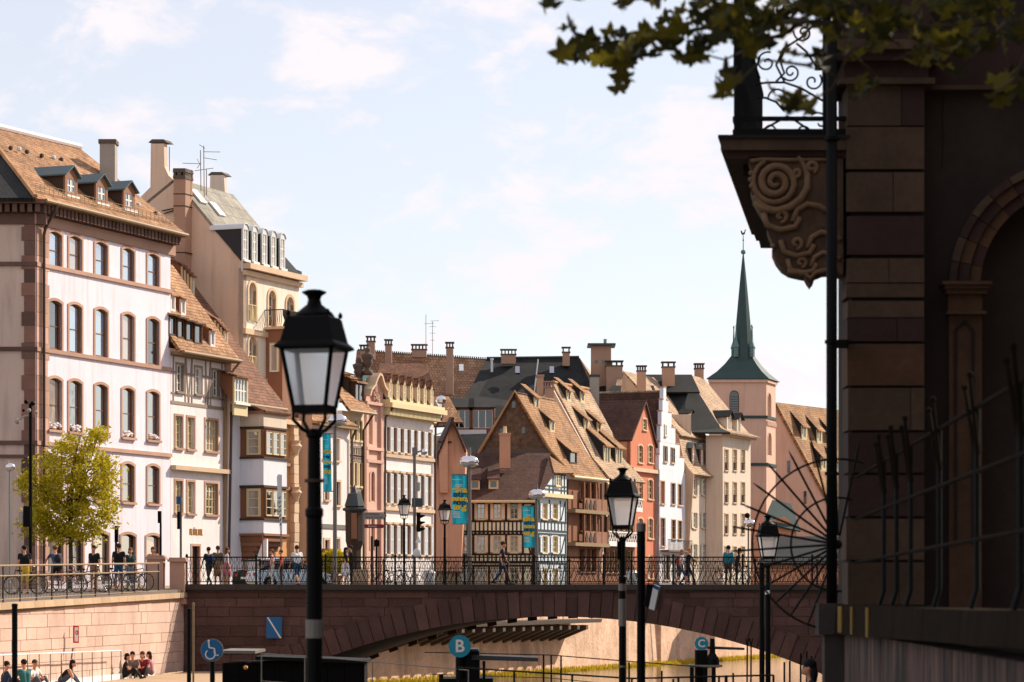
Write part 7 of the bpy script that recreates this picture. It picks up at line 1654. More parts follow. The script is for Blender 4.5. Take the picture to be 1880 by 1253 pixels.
mb = MB(); a = r * .085
mb.tube([w_(245, 920), w_(250, 965), w_(262, 968), w_(290, 972), w_(300, 1030), w_(325, 1026)], a, 6)
mb.tube([w_(258 + 38 * math.cos(q), 1020 + 38 * math.sin(q)) for q in [-2.2 - i * .4 for i in range(13)]], a * .8, 6); mb.ball(w_(246, 912), a * 1.3, 8); mb.build('wheelchair_symbol', 'sign_letter', t, kind='stuff')
# blue board with diagonal on the bridge
Y = BY0 - .17; t = thing('navigation_board', 'blue rectangular board with white diagonal stripe fixed to the bridge', 'sign', P(503, 1172, Y))
MB().wbox(Xp(489, Y), Xp(517.5, Y), Y - .03, Y, Zp(1172, Y), Zp(1133, Y)).build('board', 'sign_blue', t)
MB().prism([P(490, 1134, Y - .034), P(493, 1134, Y - .034), P(517, 1172, Y - .034), P(513.5, 1172, Y - .034)], (0, .003, 0)).build('diagonal_stripe', 'sign_letter', t)
# red-edged board on the quay wall
u, z = QL2.hit(139, 1166, .3); t = thing('warning_board', 'narrow white warning board with red frame standing out from the quay wall', 'sign', QL2.pt(u, z - .3, .3))
Yw = QL2.pt(u, 0, .3).y; MB().wbox(Xp(134, Yw), Xp(144.5, Yw), Yw, Yw + .05, Zp(1181, Yw), Zp(1149, Yw)).build('board', 'sign_red', t); MB().wbox(Xp(137, Yw), Xp(143.5, Yw), Yw - .006, Yw, Zp(1178, Yw), Zp(1152, Yw)).build('face', 'white_paint', t)
MB().tube([P(141 + 2 * math.cos(q), 1162 + 3.5 * math.sin(q), Yw - .01) for q in [i * .63 for i in range(11)]], .012, 5).build('symbol', 'slate_cheek', t); MB().tube([P(134, 1190, Yw + .1), P(131, 1210, Yw + .1)], .03, 5).build('stay', 'steel_grey', t)

# ------------------------------------------------------------------ landing stages and moored boat, dark against the water
def railing(label, pts, h, nposts, r=.02, mat='lamp_black', mids=1):
    t = thing('landing_railing', label, 'railing', V(pts[0]) - V((0, 0, h)))
    for k in range(mids + 1): MB().tube([V(p) - V((0, 0, h * k / (mids + 1))) for p in pts], r if k == 0 else r * .7, 6).build('rail', mat, t)
    for i in range(nposts):
        f = i / max(1, nposts - 1) * (len(pts) - 1); j = min(int(f), len(pts) - 2); p = V(pts[j]).lerp(V(pts[j + 1]), f - j); MB().tube([p - V((0, 0, h)), p], r * 1.2, 6).build('post', mat, t)
    return t
railing('thin grey handrail running from the moored boat across to the landing sign B', [P(480, 1200, 62), P(600, 1208, 61), P(860, 1231, 58)], 1.2, 4, .012, 'steel_grey')
railing('dark gangway railing between the landing signs B and C', [P(780, 1198, 72), P(1010, 1203, 68), P(1300, 1226, 60)], 1.1, 0, .014)
railing('dark jetty railing low in the middle of the picture', [P(840, 1226, 52), P(1160, 1246, 50), P(1420, 1240, 49)], 1.0, 7, .018, 'iron')
for x, yt, Y in ((998, 1203, 66), (1012, 1203, 65), (1030, 1204, 64), (1155, 1216, 60), (1215, 1232, 56), (1236, 1247, 52), (1320, 1243, 52), (1334, 1240, 52), (1450, 1214, 60), (1440, 1216, 60), (1470, 1200, 62), (1490, 1205, 62), (1481, 1196, 62), (1346, 1236, 58)):
    pile_t = thing('jetty_post', 'slim dark jetty post, ' + {998: 'leftmost of three close together right of sign B', 1012: 'middle of three close together right of sign B', 1030: 'rightmost of three close together right of sign B', 1155: 'between the sticker-covered lamp and the capped mooring post', 1215: 'just right of the capped mooring post, the taller', 1236: 'short, between the mooring post and sign C', 1320: 'short, just right of sign C, the left one', 1334: 'short, just right of sign C, the middle one', 1346: 'just right of sign C, the right one', 1440: 'first of five beside the iron fan', 1450: 'second of five beside the iron fan', 1470: 'third of five beside the iron fan', 1481: 'tallest of five beside the iron fan', 1490: 'last of five beside the iron fan'}[x], 'post', (Xp(x, Y), Y, -4.7), 'slim jetty posts along the boat landing'); MB().tube([(Xp(x, Y), Y, -4.7), (Xp(x, Y), Y, Zp(yt, Y))], .022, 6).build('shaft', 'lamp_black', pile_t)
for x, Y in ((1372, 60), (1379, 60)):
    t = thing('oar_post', 'thin black pole with forked top right of landing sign C, the %s one' % ('left' if x < 1375 else 'right'), 'post', (Xp(x, Y), Y, -4.7), 'forked poles by landing sign C'); MB().tube([(Xp(x - 2, Y), Y, -4.7), (Xp(x, Y), Y, Zp(1186, Y))], [.03, .018], 6).tube([P(x, 1186, Y), P(x - 3, 1172, Y)], .014, 5).tube([P(x, 1186, Y), P(x + 3, 1172, Y)], .014, 5).build('pole', 'lamp_black', t)
t = thing('landing_hut', 'black landing hut and gangway roof under the round sign B', 'hut', P(855, 1253, 65)); Y = 65.2
MB().wbox(Xp(842, Y), Xp(880, Y), Y, Y + 1.6, -4.5, Zp(1196, Y)).build('hut_wall', 'lamp_black', t); MB().wbox(Xp(806, Y), Xp(905, Y), Y - .2, Y + 1.6, -4.5, Zp(1246, Y)).build('platform', 'lamp_black', t)
MB().wbox(Xp(838, Y), Xp(878, Y), Y - .06, Y + 1.7, Zp(1196, Y), Zp(1192, Y)).build('roof', 'slate_cheek', t)
MB().prism([P(866, 1203, Y), P(988, 1208, Y - 1), P(988, 1215, Y - 1), P(866, 1212, Y)], (0, 1.2, 0)).build('gangway_roof', 'slate_cheek', t)
MB().wbox(Xp(806, Y), Xp(814, Y), Y, Y + .1, -4.5, Zp(1238, Y)).build('bollard', 'lamp_black', t); MB().wbox(Xp(886, Y), Xp(891, Y), Y, Y + .1, -4.5, Zp(1214, Y)).build('gate_post', 'lamp_black', t)
t = thing('landing_hut', 'black landing platform with railing under the round sign C', 'hut', P(1288, 1253, 98)); Y = 98
MB().wbox(Xp(1278, Y), Xp(1299, Y), Y, Y + .8, -4.5, Zp(1194, Y)).build('hut_wall', 'lamp_black', t); MB().wbox(Xp(1266, Y), Xp(1325, Y), Y - .3, Y + 1, Zp(1225, Y), Zp(1221, Y)).build('rail', 'steel_grey', t)
for x in (1270, 1292, 1310): MB().wbox(Xp(x - 3, Y), Xp(x + 3, Y), Y - .3, Y + .2, -4.5, Zp(1225, Y)).build('leg', 'lamp_black', t)
MB().prism([P(1300, 1187, Y), P(1367, 1190, Y), P(1367, 1194, Y), P(1300, 1192, Y)], (0, .8, 0)).build('gangway_roof', 'slate_cheek', t)
MB().lathe([(.25, 0), (.22, .3), (.1, .5), (.08, 1.0)], P(1308, 1226, Y), 8).build('bell', 'lamp_black', t)
# moored tour boat in the shadow under the abutment
t = thing('tour_boat', 'long dark glass-roofed tour boat moored below the left end of the bridge', 'boat', P(520, 1260, 72)); Y = 72
X0, X1 = Xp(408, Y), Xp(660, Y)
MB().prism([V((X0 - .4, Y, -4.0)), V((X1 + 1.2, Y + 2, -4.0)), V((X1 + .3, Y + 4.5, -4.0)), V((X0 - .4, Y + 3.5, -4.0))], (0, 0, .8)).build('hull', 'lamp_black', t)
MB().prism([V((X0, Y + .3, -3.2)), V((X1, Y + 2, -3.2)), V((X1, Y + 4, -3.2)), V((X0, Y + 3.2, -3.2))], (0, 0, 1.5)).build('cabin', 'lamp_black', t)
MB().prism([V((X0 - .1, Y + .1, Zp(1200, Y))), V((Xp(466, Y), Y + .4, Zp(1201, Y))), V((Xp(466, Y), Y + 3.4, Zp(1201, Y))), V((X0 - .1, Y + 3.3, Zp(1200, Y)))], (0, 0, .07)).build('wheelhouse_roof', 'steel_grey', t)
MB().prism([V((Xp(466, Y), Y + .4, -1.62)), V((X1 + .1, Y + 1.9, -1.75)), V((X1 + .1, Y + 4.1, -1.75)), V((Xp(466, Y), Y + 3.6, -1.62))], (0, 0, .09)).build('cabin_roof', 'iron', t)
for i in range(9): f_ = i / 8; MB().tube([V((X0 + (X1 - X0) * f_, Y + .28 + 1.7 * f_, -3.2)), V((X0 + (X1 - X0) * f_, Y + .28 + 1.7 * f_, -1.7))], .03, 6).build('mullion', 'lamp_black', t)
MB().ball(P(451, 1226, Y - .1), .06, 8).build('lantern', 'gold', t)

# ------------------------------------------------------------------ banner posts along the far quay
def banner_post(label, blabel, xp_, yt, Y, bx0, bx1, byt, byb, skew=0, headx=0, heady=None, group='teal banners on quay lamp posts'):
    X = Xp(xp_, Y); t = thing('lamp_post', label, 'lamp post', (X, Y, .3)); MB().tube([(X, Y, .3), (X, Y, Zp(yt, Y))], [.1, .07], 8).build('pole', 'steel_grey', t)
    if heady: 
        h = P(xp_ + headx, heady, Y - .1); MB().ball(h, .3, 12, 0, 1.5, 1, .95).build('lamp_head', 'chrome', t, smooth=True); MB().lathe([(.42, -.04), (.42, .0)], h + V((0, 0, -.12)), 12).build('rim', 'steel', t)
        MB().bar(h + V((.3, -.1, .05)), (X, Y, Zp(heady, Y)), V((0, 0, 1)), .06, .06).build('bracket', 'steel_grey', t)
    b = thing('banner', blabel, 'banner', P((bx0 + bx1) / 2, byb, Y), group); Yb_ = Y - .05; n = 10; mb = MB()
    for i in range(n):
        y0, y1 = byt + (byb - byt) * i / n, byt + (byb - byt) * (i + 1) / n; s0, s1 = skew * (i / n) ** 1.0, skew * ((i + 1) / n)
        for j in range(4):
            xa, xb = bx0 + (bx1 - bx0) * j / 4, bx0 + (bx1 - bx0) * (j + 1) / 4; f_ = lambda x, i_: Yb_ + .05 * math.sin(x * .4 + i_ * .6)
            mb.add([P(xa + s1, y1, f_(xa, i + 1)), P(xb + s1, y1, f_(xb, i + 1)), P(xb + s0, y0, f_(xb, i)), P(xa + s0, y0, f_(xa, i))], [(0, 1, 2, 3)])
    o = mb.build('cloth', 'banner_teal', b); w = (bx1 - bx0) / K * Y; H = (byb - byt) / K * Y
    for yy, e in ((byt - .5, 0), (byb + .5, skew)): MB().bar(P(bx0 + e, yy, Yb_), P(xp_, yy, Y), V((0, 0, 1)), .04, .04).build('spreader', 'steel_grey', b)
    def txt(s_, size, fy, mat, sx=1., fx=.5, bold=.0): lettering(b, s_, size, P(bx0 + (bx1 - bx0) * fx + skew * fy, byt + (byb - byt) * fy, Yb_ - .09), 0, mat, ext=.003, sx=sx, bold=bold)
    k = w / 1.12
    txt('efra', .62 * k, .31, 'banner_yellow', 1.2, bold=.02); txt('str', .58 * k, .40, 'banner_navy', 1.45, bold=.02); txt('opo', .62 * k, .49, 'banner_yellow', 1.2, bold=.02); txt('sop', .56 * k, .565, 'banner_navy', 1.2, bold=.02); txt('urg', .62 * k, .655, 'banner_yellow', 1.2, bold=.02)
    mb = MB()
    for fy, a, e in ((.1, .06, .66), (.205, .26, .72), (.232, .24, .7), (.755, .08, .5), (.78, .08, .52), (.8, .08, .48), (.825, .08, .55), (.85, .08, .5), (.872, .1, .6)):
        mb.bar(P(bx0 + (bx1 - bx0) * a + skew * fy, byt + (byb - byt) * fy, Yb_ - .085), P(bx0 + (bx1 - bx0) * e + skew * fy, byt + (byb - byt) * fy, Yb_ - .085), V((0, 1, 0)), .045 * k, .006)
    mb.build('small_print', 'sign_letter', b, kind='stuff'); return t
banner_post('pale lamp post carrying the large teal banner in the middle, chrome lamp on top', 'teal event banner with yellow letters on the middle lamp post, the largest one', 862, 822, 128, 829, 856.5, 872, 962, 1.5, -1, 848)
banner_post('pale lamp post carrying the smaller teal banner before the timbered corner house', 'teal event banner with yellow letters at the corner of the timbered house', 985, 888, 148, 959, 980, 930, 1005, 2.5, 1, 908)
banner_post('grey lamp post right of the large foreground lamp, with chrome lamp head', 'teal event banner with yellow letters half hidden by the large foreground lamp', 615, 762, 122, 592, 607, 797, 902, 2, 4, 772)
# plain poles with cameras, lamps and traffic lights
def pole(label, px, yt, Y, r=.06, mat='steel_grey', zb=.3, name='pole', cat='pole'):
    t = thing(name, label, cat, (Xp(px, Y), Y, zb)); MB().tube([(Xp(px, Y), Y, zb), (Xp(px, Y), Y, Zp(yt, Y))], r, 8).build('shaft', mat, t); return t
Y = 112; t = pole('tall dark pole with clustered cameras at the left edge before the sandstone corner', 56, 742, Y, .07, 'lamp_black', -.1, 'camera_pole')
for x, y, r, m in ((48, 738, .09, 'lamp_black'), (60, 741, .1, 'lamp_black'), (53, 754, .09, 'concrete'), (66, 757, .08, 'concrete'), (43, 754, .06, 'lamp_black')): MB().ball(P(x, y, Y - .1), r, 8).build('camera', m, t, smooth=True)
MB().tube([P(56, 762, Y), P(44, 765, Y), P(34, 772, Y)], .04, 6).build('arm', 'concrete', t); MB().ball(P(32, 774, Y), .11, 8).build('camera', 'concrete', t, smooth=True); MB().wbox(Xp(44, Y), Xp(57, Y), Y - .2, Y - .1, Zp(968, Y), Zp(930, Y)).build('sign_box', 'lamp_black', t); MB().wbox(Xp(36, Y), Xp(43, Y), Y - .18, Y - .12, Zp(962, Y), Zp(940, Y)).build('plate', 'concrete', t)
Y = 104; t = pole('pale lamp post at the left edge beside the camera pole', 17, 862, Y, .045, 'steel', -.3, 'lamp_post', 'lamp post'); MB().ball(P(19, 858, Y), .17, 10, 0, 1.1, 1, .9).build('lamp_head', 'chrome', t, smooth=True); MB().wbox(Xp(12, Y), Xp(15, Y), Y, Y + .1, Zp(866, Y), Zp(846, Y)).build('plate', 'steel', t)
Y = 120; t = pole('dark signal post with hooded lights before the pink building, right of the tree', 295, 960, Y, .045, 'lamp_black', .2, 'traffic_light', 'traffic light'); MB().wbox(Xp(291, Y), Xp(297, Y), Y - .3, Y - .05, Zp(961, Y), Zp(939, Y)).build('signal_box', 'lamp_black', t)
Y = 121; t = pole('thin grey post with blue plate before the white timbered house', 332, 912, Y, .05, 'steel_grey', .2, 'sign_post', 'sign post'); MB().wbox(Xp(324, Y), Xp(332, Y), Y - .08, Y - .04, Zp(926, Y), Zp(912, Y)).build('blue_plate', 'sign_blue', t); MB().wbox(Xp(326, Y), Xp(331, Y), Y - .2, Y - .05, Zp(972, Y), Zp(940, Y)).build('signal_box', 'lamp_black', t)
Y = 118; t = pole('dark traffic light left of the stone piers, behind the cyclists', 213, 968, Y, .05, 'lamp_black', .2, 'traffic_light', 'traffic light'); MB().wbox(Xp(212, Y), Xp(218, Y), Y - .3, Y - .05, Zp(996, Y), Zp(966, Y)).build('signal_box', 'lamp_black', t)
Y = 126; t = pole('grey lamp post with a traffic light and round lamp before the white shuttered building', 761, 826, Y, .07, 'steel_grey', .3, 'traffic_light', 'traffic light')
MB().tube([P(761, 832, Y), P(775, 828, Y)], .04, 6).build('arm', 'steel_grey', t); MB().ball(P(779, 830, Y), .15, 8).build('lamp_head', 'chrome', t, smooth=True); MB().wbox(Xp(757, Y), Xp(766, Y), Y - .12, Y - .05, Zp(836, Y), Zp(822, Y)).build('lamp_box', 'steel_grey', t)
MB().wbox(Xp(756, Y), Xp(776, Y), Y - .06, Y - .02, Zp(931, Y), Zp(915, Y)).build('blue_plate', 'zinc_dark', t); MB().wbox(Xp(762, Y), Xp(771, Y), Y - .06, Y - .02, Zp(902, Y), Zp(886, Y)).build('sign_plate', 'concrete', t)
MB().wbox(Xp(765, Y), Xp(772, Y), Y - .3, Y - .08, Zp(977, Y), Zp(942, Y)).build('signal_box', 'lamp_black', t)
for y in (945, 957, 969): MB().prism([P(771, y, Y - .3), P(780, y + 1, Y - .3), P(780, y + 3, Y - .3), P(771, y + 7, Y - .3)], (0, .22, 0)).build('hood', 'lamp_black', t)
MB().prism([P(762, 997, Y - .05), P(768, 985, Y - .05), P(774, 997, Y - .05)], (0, .02, 0)).build('triangular_plate', 'white_paint', t); MB().lathe([(.16, -.02), (.16, .02)], (0, 0, 0), 10).build('disc', 'white_paint', t) if False else MB().ball(P(765, 1016, Y - .1), .17, 10, 0, 1, .2, 1.2).build('round_plate', 'zinc_light', t)
Y = 124; t = pole('dark post carrying the grey and maroon arrow signs', 683, 985, Y, .06, 'iron_brown', .3, 'direction_sign', 'direction sign')
for (x0, x1, yt, yb, m, tip, nm) in ((667, 708, 941, 954, 'sign_grey', 5, 'grey_arrow'), (669, 706, 963, 970, 'sign_maroon', 3, 'maroon_arrow')):
    ym = (yt + yb) / 2; MB().prism([P(x0, yb, Y - .1), P(x1 - tip, yb, Y - .1), P(x1, ym, Y - .1), P(x1 - tip, yt, Y - .1), P(x0, yt, Y - .1)], (0, .05, 0)).build(nm, m, t)
MB().prism([P(703, 940, Y - .11), P(708.5, 947, Y - .11), P(703, 955, Y - .11), P(704.6, 955, Y - .11), P(710, 947, Y - .11), P(704.6, 940, Y - .11)], (0, .06, 0)).build('arrow_edge', 'lamp_black', t)
lettering(t, 'CATHEDRALE', .105, P(682, 944.7, Y - .106), 0, 'slate_cheek', ext=.002, sx=1.05); lettering(t, 'Office de Tourisme', .1, P(686, 950.2, Y - .106), 0, 'slate_cheek', ext=.002); lettering(t, 'Rohan', .12, P(684, 966.6, Y - .106), 0, 'sign_letter', ext=.002, sx=1.2)
MB().wbox(Xp(665.5, Y), Xp(668.5, Y), Y - .05, Y + .05, Zp(1000, Y), Zp(940, Y)).build('side_post', 'steel_grey', t)
Y = 122; t = pole('small black signal box on a post under the arrow signs', 691, 990, Y, .04, 'lamp_black', .3, 'traffic_light', 'traffic light'); MB().wbox(Xp(687, Y), Xp(697, Y), Y - .2, Y - .02, Zp(1004, Y), Zp(992, Y)).build('signal_box', 'lamp_black', t)
Y = 128; t = pole('thin pole with tall narrow white vertical sign beside the oriel house', 516, 872, Y, .035, 'steel_grey', .3, 'shop_sign', 'shop sign'); q = [P(508, 876, Y - .05), P(511, 871, Y - .05), P(516, 872, Y - .05), P(518, 976, Y - .05), P(514, 976, Y - .05)]
MB().prism(q, (0, .06, 0)).build('board', 'zinc_light', t)
mb = MB()
for i in range(7): y = 916 + i * 8.2; mb.bar(P(511.5 + i * .3, y, Y - .06), P(515 + i * .3, y - 4, Y - .06), V((0, 1, 0)), .04, .01)
mb.build('lettering', 'zinc_dark', t, kind='stuff')
Y = 196; t = pole('chrome lamp on the quay right of the cream house', 1374, 950, Y, .06, 'steel_grey', .3, 'lamp_post', 'lamp post'); MB().ball(P(1376, 961, Y - .2), .36, 10, 0, 1.3, 1, .8).build('lamp_head', 'chrome', t, smooth=True); MB().ball(P(1372, 947, Y), .2, 8).build('finial', 'lamp_black', t)
# ================================================================== people
CLO = {}
def cloth(c):
    k = tuple(c)
    if k not in CLO: CLO[k] = mk('cloth_%d_%d_%d' % k, c, rough=.85, var=.12, scale=4, fine=30)
    return CLO[k]
def cap(mb, a, b, ra, rb, mi, n=9):
    a, b = V(a), V(b); t = (b - a); t = t.normalized() if t.length > 1e-5 else V((0, 0, 1))
    mb.tube([a - t * ra * .95, a - t * ra * .6, a, b, b + t * rb * .6, b + t * rb * .95], [ra * .3, ra * .8, ra, rb, rb * .8, rb * .3], n, mi)
def person(label, pos, heading, pose='stand', h=1.72, top=(30, 34, 44), legs=(36, 40, 52), hair=(46, 34, 26), sleeve='short', trouser='long', hairlen=0., bag=None, arms=None, group=None, lean=0., skirt=False):
    """one continuous body (voxel-fused limbs) with hair and bag as children; faces +y turned by heading"""
    k = h / 1.75; J = {}
    hz = .93 if pose in ('stand', 'walk') else (.95 if pose == 'cycle' else .13)
    pel = V((0, 0, hz)); ln = {'stand': .02, 'walk': .06, 'cycle': .45, 'sit': .12, 'bend': .62}[pose] + lean
    up = V((0, math.sin(ln), math.cos(ln))); chest = pel + up * .36; neck = pel + up * .54; head = neck + V((0, up.y * .1 + .03, .155 if pose != 'bend' else .06))
    caps = []
    def c(a, b, ra, rb, m): caps.append((V(a), V(b), ra, rb, m))
    for s in (-1, 1):
        c(pel + V((s * .075, 0, .0)), pel + V((s * .085, 0, .06)), .105, .1, 'l'); c(pel + V((s * .06, 0, .08)), chest + V((s * .085, 0, 0)), .095, .115, 't'); c(chest + V((s * .06, 0, .02)), neck + V((s * .13, 0, -.06)), .11, .062, 't')
        sh = neck + V((s * .185, 0, -.055))
        if pose == 'stand': el, ha = sh + V((s * .05, -.03, -.28)), sh + V((s * .06, .06, -.52))
        elif pose == 'walk': el, ha = sh + V((s * .05, -.09 * s, -.27)), sh + V((s * .05, -.12 * s + .1, -.5))
        elif pose == 'cycle': el, ha = sh + V((s * .09, .2, -.18)), sh + V((s * .05, .42, -.3))
        else: el, ha = sh + V((s * .08, .12, -.24)), V((s * .1, .36, .36))
        if arms and s in arms: el, ha = [sh + V(q) for q in arms[s]]
        sm = {'short': ('t', 's'), 'long': ('t', 't'), 'none': ('s', 's')}[sleeve]
        c(sh, sh.lerp(el, .55), .056, .05, 't' if sleeve != 'none' else 's'); c(sh.lerp(el, .55), el, .046, .042, sm[0] if sleeve == 'long' else 's'); c(el, ha, .04, .03, sm[1])
        d = (ha - el).normalized(); c(ha + d * .02, ha + d * .08, .032, .03, 's'); J[s] = (ha + d * .07, d)
        hp = pel + V((s * .09, 0, -.02))
        if pose == 'stand': kn, an = hp + V((s * .015, .02, -.43)), hp + V((s * .02, -.01, -.84))
        elif pose == 'walk': kn, an = (hp + V((0, .2, -.4)), hp + V((0, .34, -.8))) if s > 0 else (hp + V((0, -.06, -.43)), hp + V((0, -.36, -.76)))
        elif pose == 'cycle': kn, an = (hp + V((s * .04, .36, -.18)), hp + V((s * .03, .28, -.6))) if s > 0 else (hp + V((s * .04, .27, -.34)), hp + V((s * .03, .18, -.78)))
        else: kn, an = hp + V((s * .1, .36, .28)), hp + V((s * .06, .62, -.05))
        lm = 'l' if trouser == 'long' else 's'
        c(hp, hp.lerp(kn, .6), .093, .074, 'l'); c(hp.lerp(kn, .6), kn, .07, .058, 'l'); c(kn, kn.lerp(an, .35), .056, .058, lm); c(kn.lerp(an, .35), an, .056, .038, lm)
        f = V((0, 1, 0)) if pose != 'sit' else V((0, .9, .25)); c(an + V((0, -.02, -.035)), an + f * .17 + V((0, 0, -.05)), .042, .036, 'o')
    if skirt: c(pel + V((0, 0, .02)), pel + V((0, .02, -.32)), .17, .21, 'l')
    c(neck + V((0, 0, -.04)), neck.lerp(head, .6), .055, .05, 's')
    c(head + V((0, 0, .035)), head + V((0, .01, -.04)), .088, .07, 's'); c(head + V((0, .07, -.06)), head + V((0, .075, -.07)), .04, .035, 's')
    c(head + V((0, .09, .0)), head + V((0, .105, -.025)), .012, .018, 's')
    for s in (-1, 1): c(head + V((s * .085, 0, .0)), head + V((s * .085, -.005, -.03)), .02, .016, 's')
    mb = MB(); 
    for a, b, ra, rb, m in caps: cap(mb, a * 1, b * 1, ra, rb, 0)
    tmp = bpy.data.objects.new('person', mb.mesh('person', 'skin')); C.objects.link(tmp); md = tmp.modifiers.new('r', 'REMESH'); md.mode = 'VOXEL'; md.voxel_size = .024; md.use_smooth_shade = True
    s2 = tmp.modifiers.new('s', 'SMOOTH'); s2.factor = .5; s2.iterations = 3
    dg = bpy.context.evaluated_depsgraph_get(); me = bpy.data.meshes.new_from_object(tmp.evaluated_get(dg)); bpy.data.objects.remove(tmp)
    co = [v.co.copy() for v in me.vertices]; fs = [list(p.vertices) for p in me.polygons]; bpy.data.meshes.remove(me)
    order = ['t', 'l', 's', 'o']; mi = []
    for f in fs:
        p = co[f[0]]; best = 9; bm_ = 2
        for a, b, ra, rb, m in caps:
            ab = b - a; l2 = ab.length_squared; tt = 0 if l2 < 1e-9 else max(0, min(1, (p - a).dot(ab) / l2)); d = (p - a - ab * tt).length - (ra + (rb - ra) * tt)
            if d < best: best = d; bm_ = order.index(m)
        mi.append(bm_)
    out = MB(); out.v = co; out.f = fs; out.m = mi
    for s in (-1, 1):                                     # five fingers on each hand, curled a little
        p, d = J[s]; sd = d.cross(V((0, 1, .2))).normalized(); fw = sd.cross(d).normalized()
        for i, (o_, L) in enumerate(((-.026, .06), (-.009, .072), (.009, .068), (.025, .054))):
            a = p + fw * o_; b = a + d * L * .55 + sd * .008 * s; out.tube([a - d * .02, a, b, b + d * L * .4 + sd * .022 * s], [.0095, .0095, .0085, .006], 5, 2)
        out.tube([p - d * .045 + fw * .028, p - d * .015 + fw * .05, p + d * .02 + fw * .055], [.011, .0105, .008], 5, 2)
    Rm = Matrix.Rotation(heading, 3, 'Z'); z0 = min(v.z for v in out.v) if pose != 'cycle' else 0
    out.v = [Rm @ (v - V((0, 0, z0))) * k + V(pos) for v in out.v]
    o = out.build('person', [cloth(top), cloth(legs), 'skin', cloth((40, 34, 32))], loc=pos, smooth=True, label=label, cat='person'); 
    if group: o['group'] = group
    tr = lambda v: Rm @ (V(v) - V((0, 0, z0))) * k + V(pos)
    hb = MB(); hb.ball((0, 0, 0), 1, 10, 0, .1, .106, .096); hb.v = [v + head + V((0, -.018, .052)) for v in hb.v]
    if hairlen: 
        q = len(hb.v); hb.ball((0, 0, 0), 1, 8, 0, .1, .07, hairlen); 
        for i in range(q, len(hb.v)): hb.v[i] += head + V((0, -.07, -hairlen * .5))
    hb.v = [tr(v) for v in hb.v]; hb.build('hair', cloth(hair), o, smooth=True)
    eb = MB()
    for s in (-1, 1): eb.ball(head + V((s * .033, .082, .012)), .011, 6)
    eb.v = [tr(v) for v in eb.v]; eb.build('eyes', 'slate_cheek', o, kind='stuff')
    if bag:
        bb = MB(); bb.ball((0, 0, 0), 1, 8, 0, .15, .1, .2); bb.v = [tr(v + chest + V((0, -.17, -.05))) for v in bb.v]; bb.build('backpack', cloth(bag), o, smooth=True)
    return o
zd = ZT - .02; zq = lambda Y: .28 - (112 - Y) * .0242
def gp(px, Y, z): return V((Xp(px, Y), Y, z))
RT, LT, AWAY, TOW = -math.pi / 2, math.pi / 2, 0, math.pi
person('person in navy t-shirt and dark jeans striding right across the bridge', gp(921, 113.4, zd), RT, 'walk', 1.76, (20, 28, 44), (34, 44, 66))
person('person in white top with red bag beside a partner on the right of the bridge', gp(1250, 124.4, zd), RT, 'walk', 1.62, (226, 216, 212), (70, 70, 90), (150, 110, 70), trouser='short', bag=(150, 44, 36), hairlen=.1)
person('person in dark vest with one arm forward on the right of the bridge', gp(1263, 124.6, zd), RT, 'walk', 1.7, (24, 26, 32), (28, 30, 38), (170, 120, 80), arms={1: ((.04, .2, -.16), (.04, .42, -.3))})
person('person in teal shirt and brown trousers with hands low, right of the cream house front', gp(1337, 124.2, zd), AWAY - .5, 'stand', 1.75, (38, 112, 128), (64, 52, 44), (22, 18, 16), sleeve='long')
person('person in dark brown coat pushing a bicycle next to the teal shirt', gp(1352, 124.6, zd), RT, 'stand', 1.66, (58, 40, 32), (36, 30, 30), (70, 40, 26), sleeve='long', hairlen=.14, lean=.2)
person('person in dark green jacket, left one of three by the oriel house', gp(384, 124, zd), AWAY + .6, 'walk', 1.72, (26, 44, 50), (46, 48, 48), bag=(22, 40, 84), sleeve='long')
person('person in long grey-brown coat, middle one of three by the oriel house', gp(400, 124.4, zd), AWAY, 'stand', 1.74, (104, 92, 80), (150, 118, 90), (60, 50, 44), sleeve='long', skirt=True)
person('person in white top and pink skirt, right one of three by the oriel house', gp(416, 124.1, zd), RT + .3, 'stand', 1.66, (222, 214, 214), (196, 120, 124), (100, 60, 44), skirt=True, trouser='short', hairlen=.12)
person('person in white shirt and blue shorts walking left of the large lamp post', gp(546, 123, zd), AWAY + .5, 'walk', 1.78, (232, 230, 228), (44, 74, 104), (60, 46, 36), trouser='short')
person('person in pink and white top by the vertical shop sign', gp(500, 125, zd), LT, 'stand', 1.6, (224, 170, 176), (220, 214, 208), (120, 80, 56))
person('person in red top right of the vertical shop sign', gp(517, 125.2, zd), LT, 'stand', 1.58, (176, 60, 58), (60, 50, 50), (90, 60, 44))
person('person with long dark hair, black top and white skirt in front of the wooden bay', gp(634, 124, zd), RT, 'stand', 1.66, (26, 24, 26), (226, 222, 220), (24, 18, 18), hairlen=.2, skirt=True, trouser='short')
person('person in dark clothes beside the long-haired one before the wooden bay', gp(645, 124.5, zd), LT, 'stand', 1.76, (40, 32, 30), (34, 30, 32), (40, 28, 24), sleeve='long')
person('person in black top with pale shorts by a bicycle under the camera pole', gp(45, 104, zq(104)), AWAY + .3, 'stand', 1.76, (20, 18, 20), (210, 176, 60), trouser='short', hair=(30, 22, 20))
person('person in grey-blue shirt with backpack riding a bicycle under the young tree', gp(106, 105.5, zq(105.5) + .0), AWAY + .5, 'cycle', 1.8, (64, 72, 92), (40, 42, 50), bag=(34, 38, 48), hair=(110, 70, 46))
person('person in black t-shirt right of the young tree trunk, by the dark doorway', gp(173, 107, zq(107)), TOW - .4, 'stand', 1.74, (22, 20, 22), (150, 110, 90), trouser='short')
person('broad person in black top and blue shorts with back turned, left of the stone piers', gp(218, 108.5, zq(108.5)), AWAY, 'stand', 1.8, (16, 15, 18), (34, 78, 116), trouser='short', hair=(50, 36, 28))
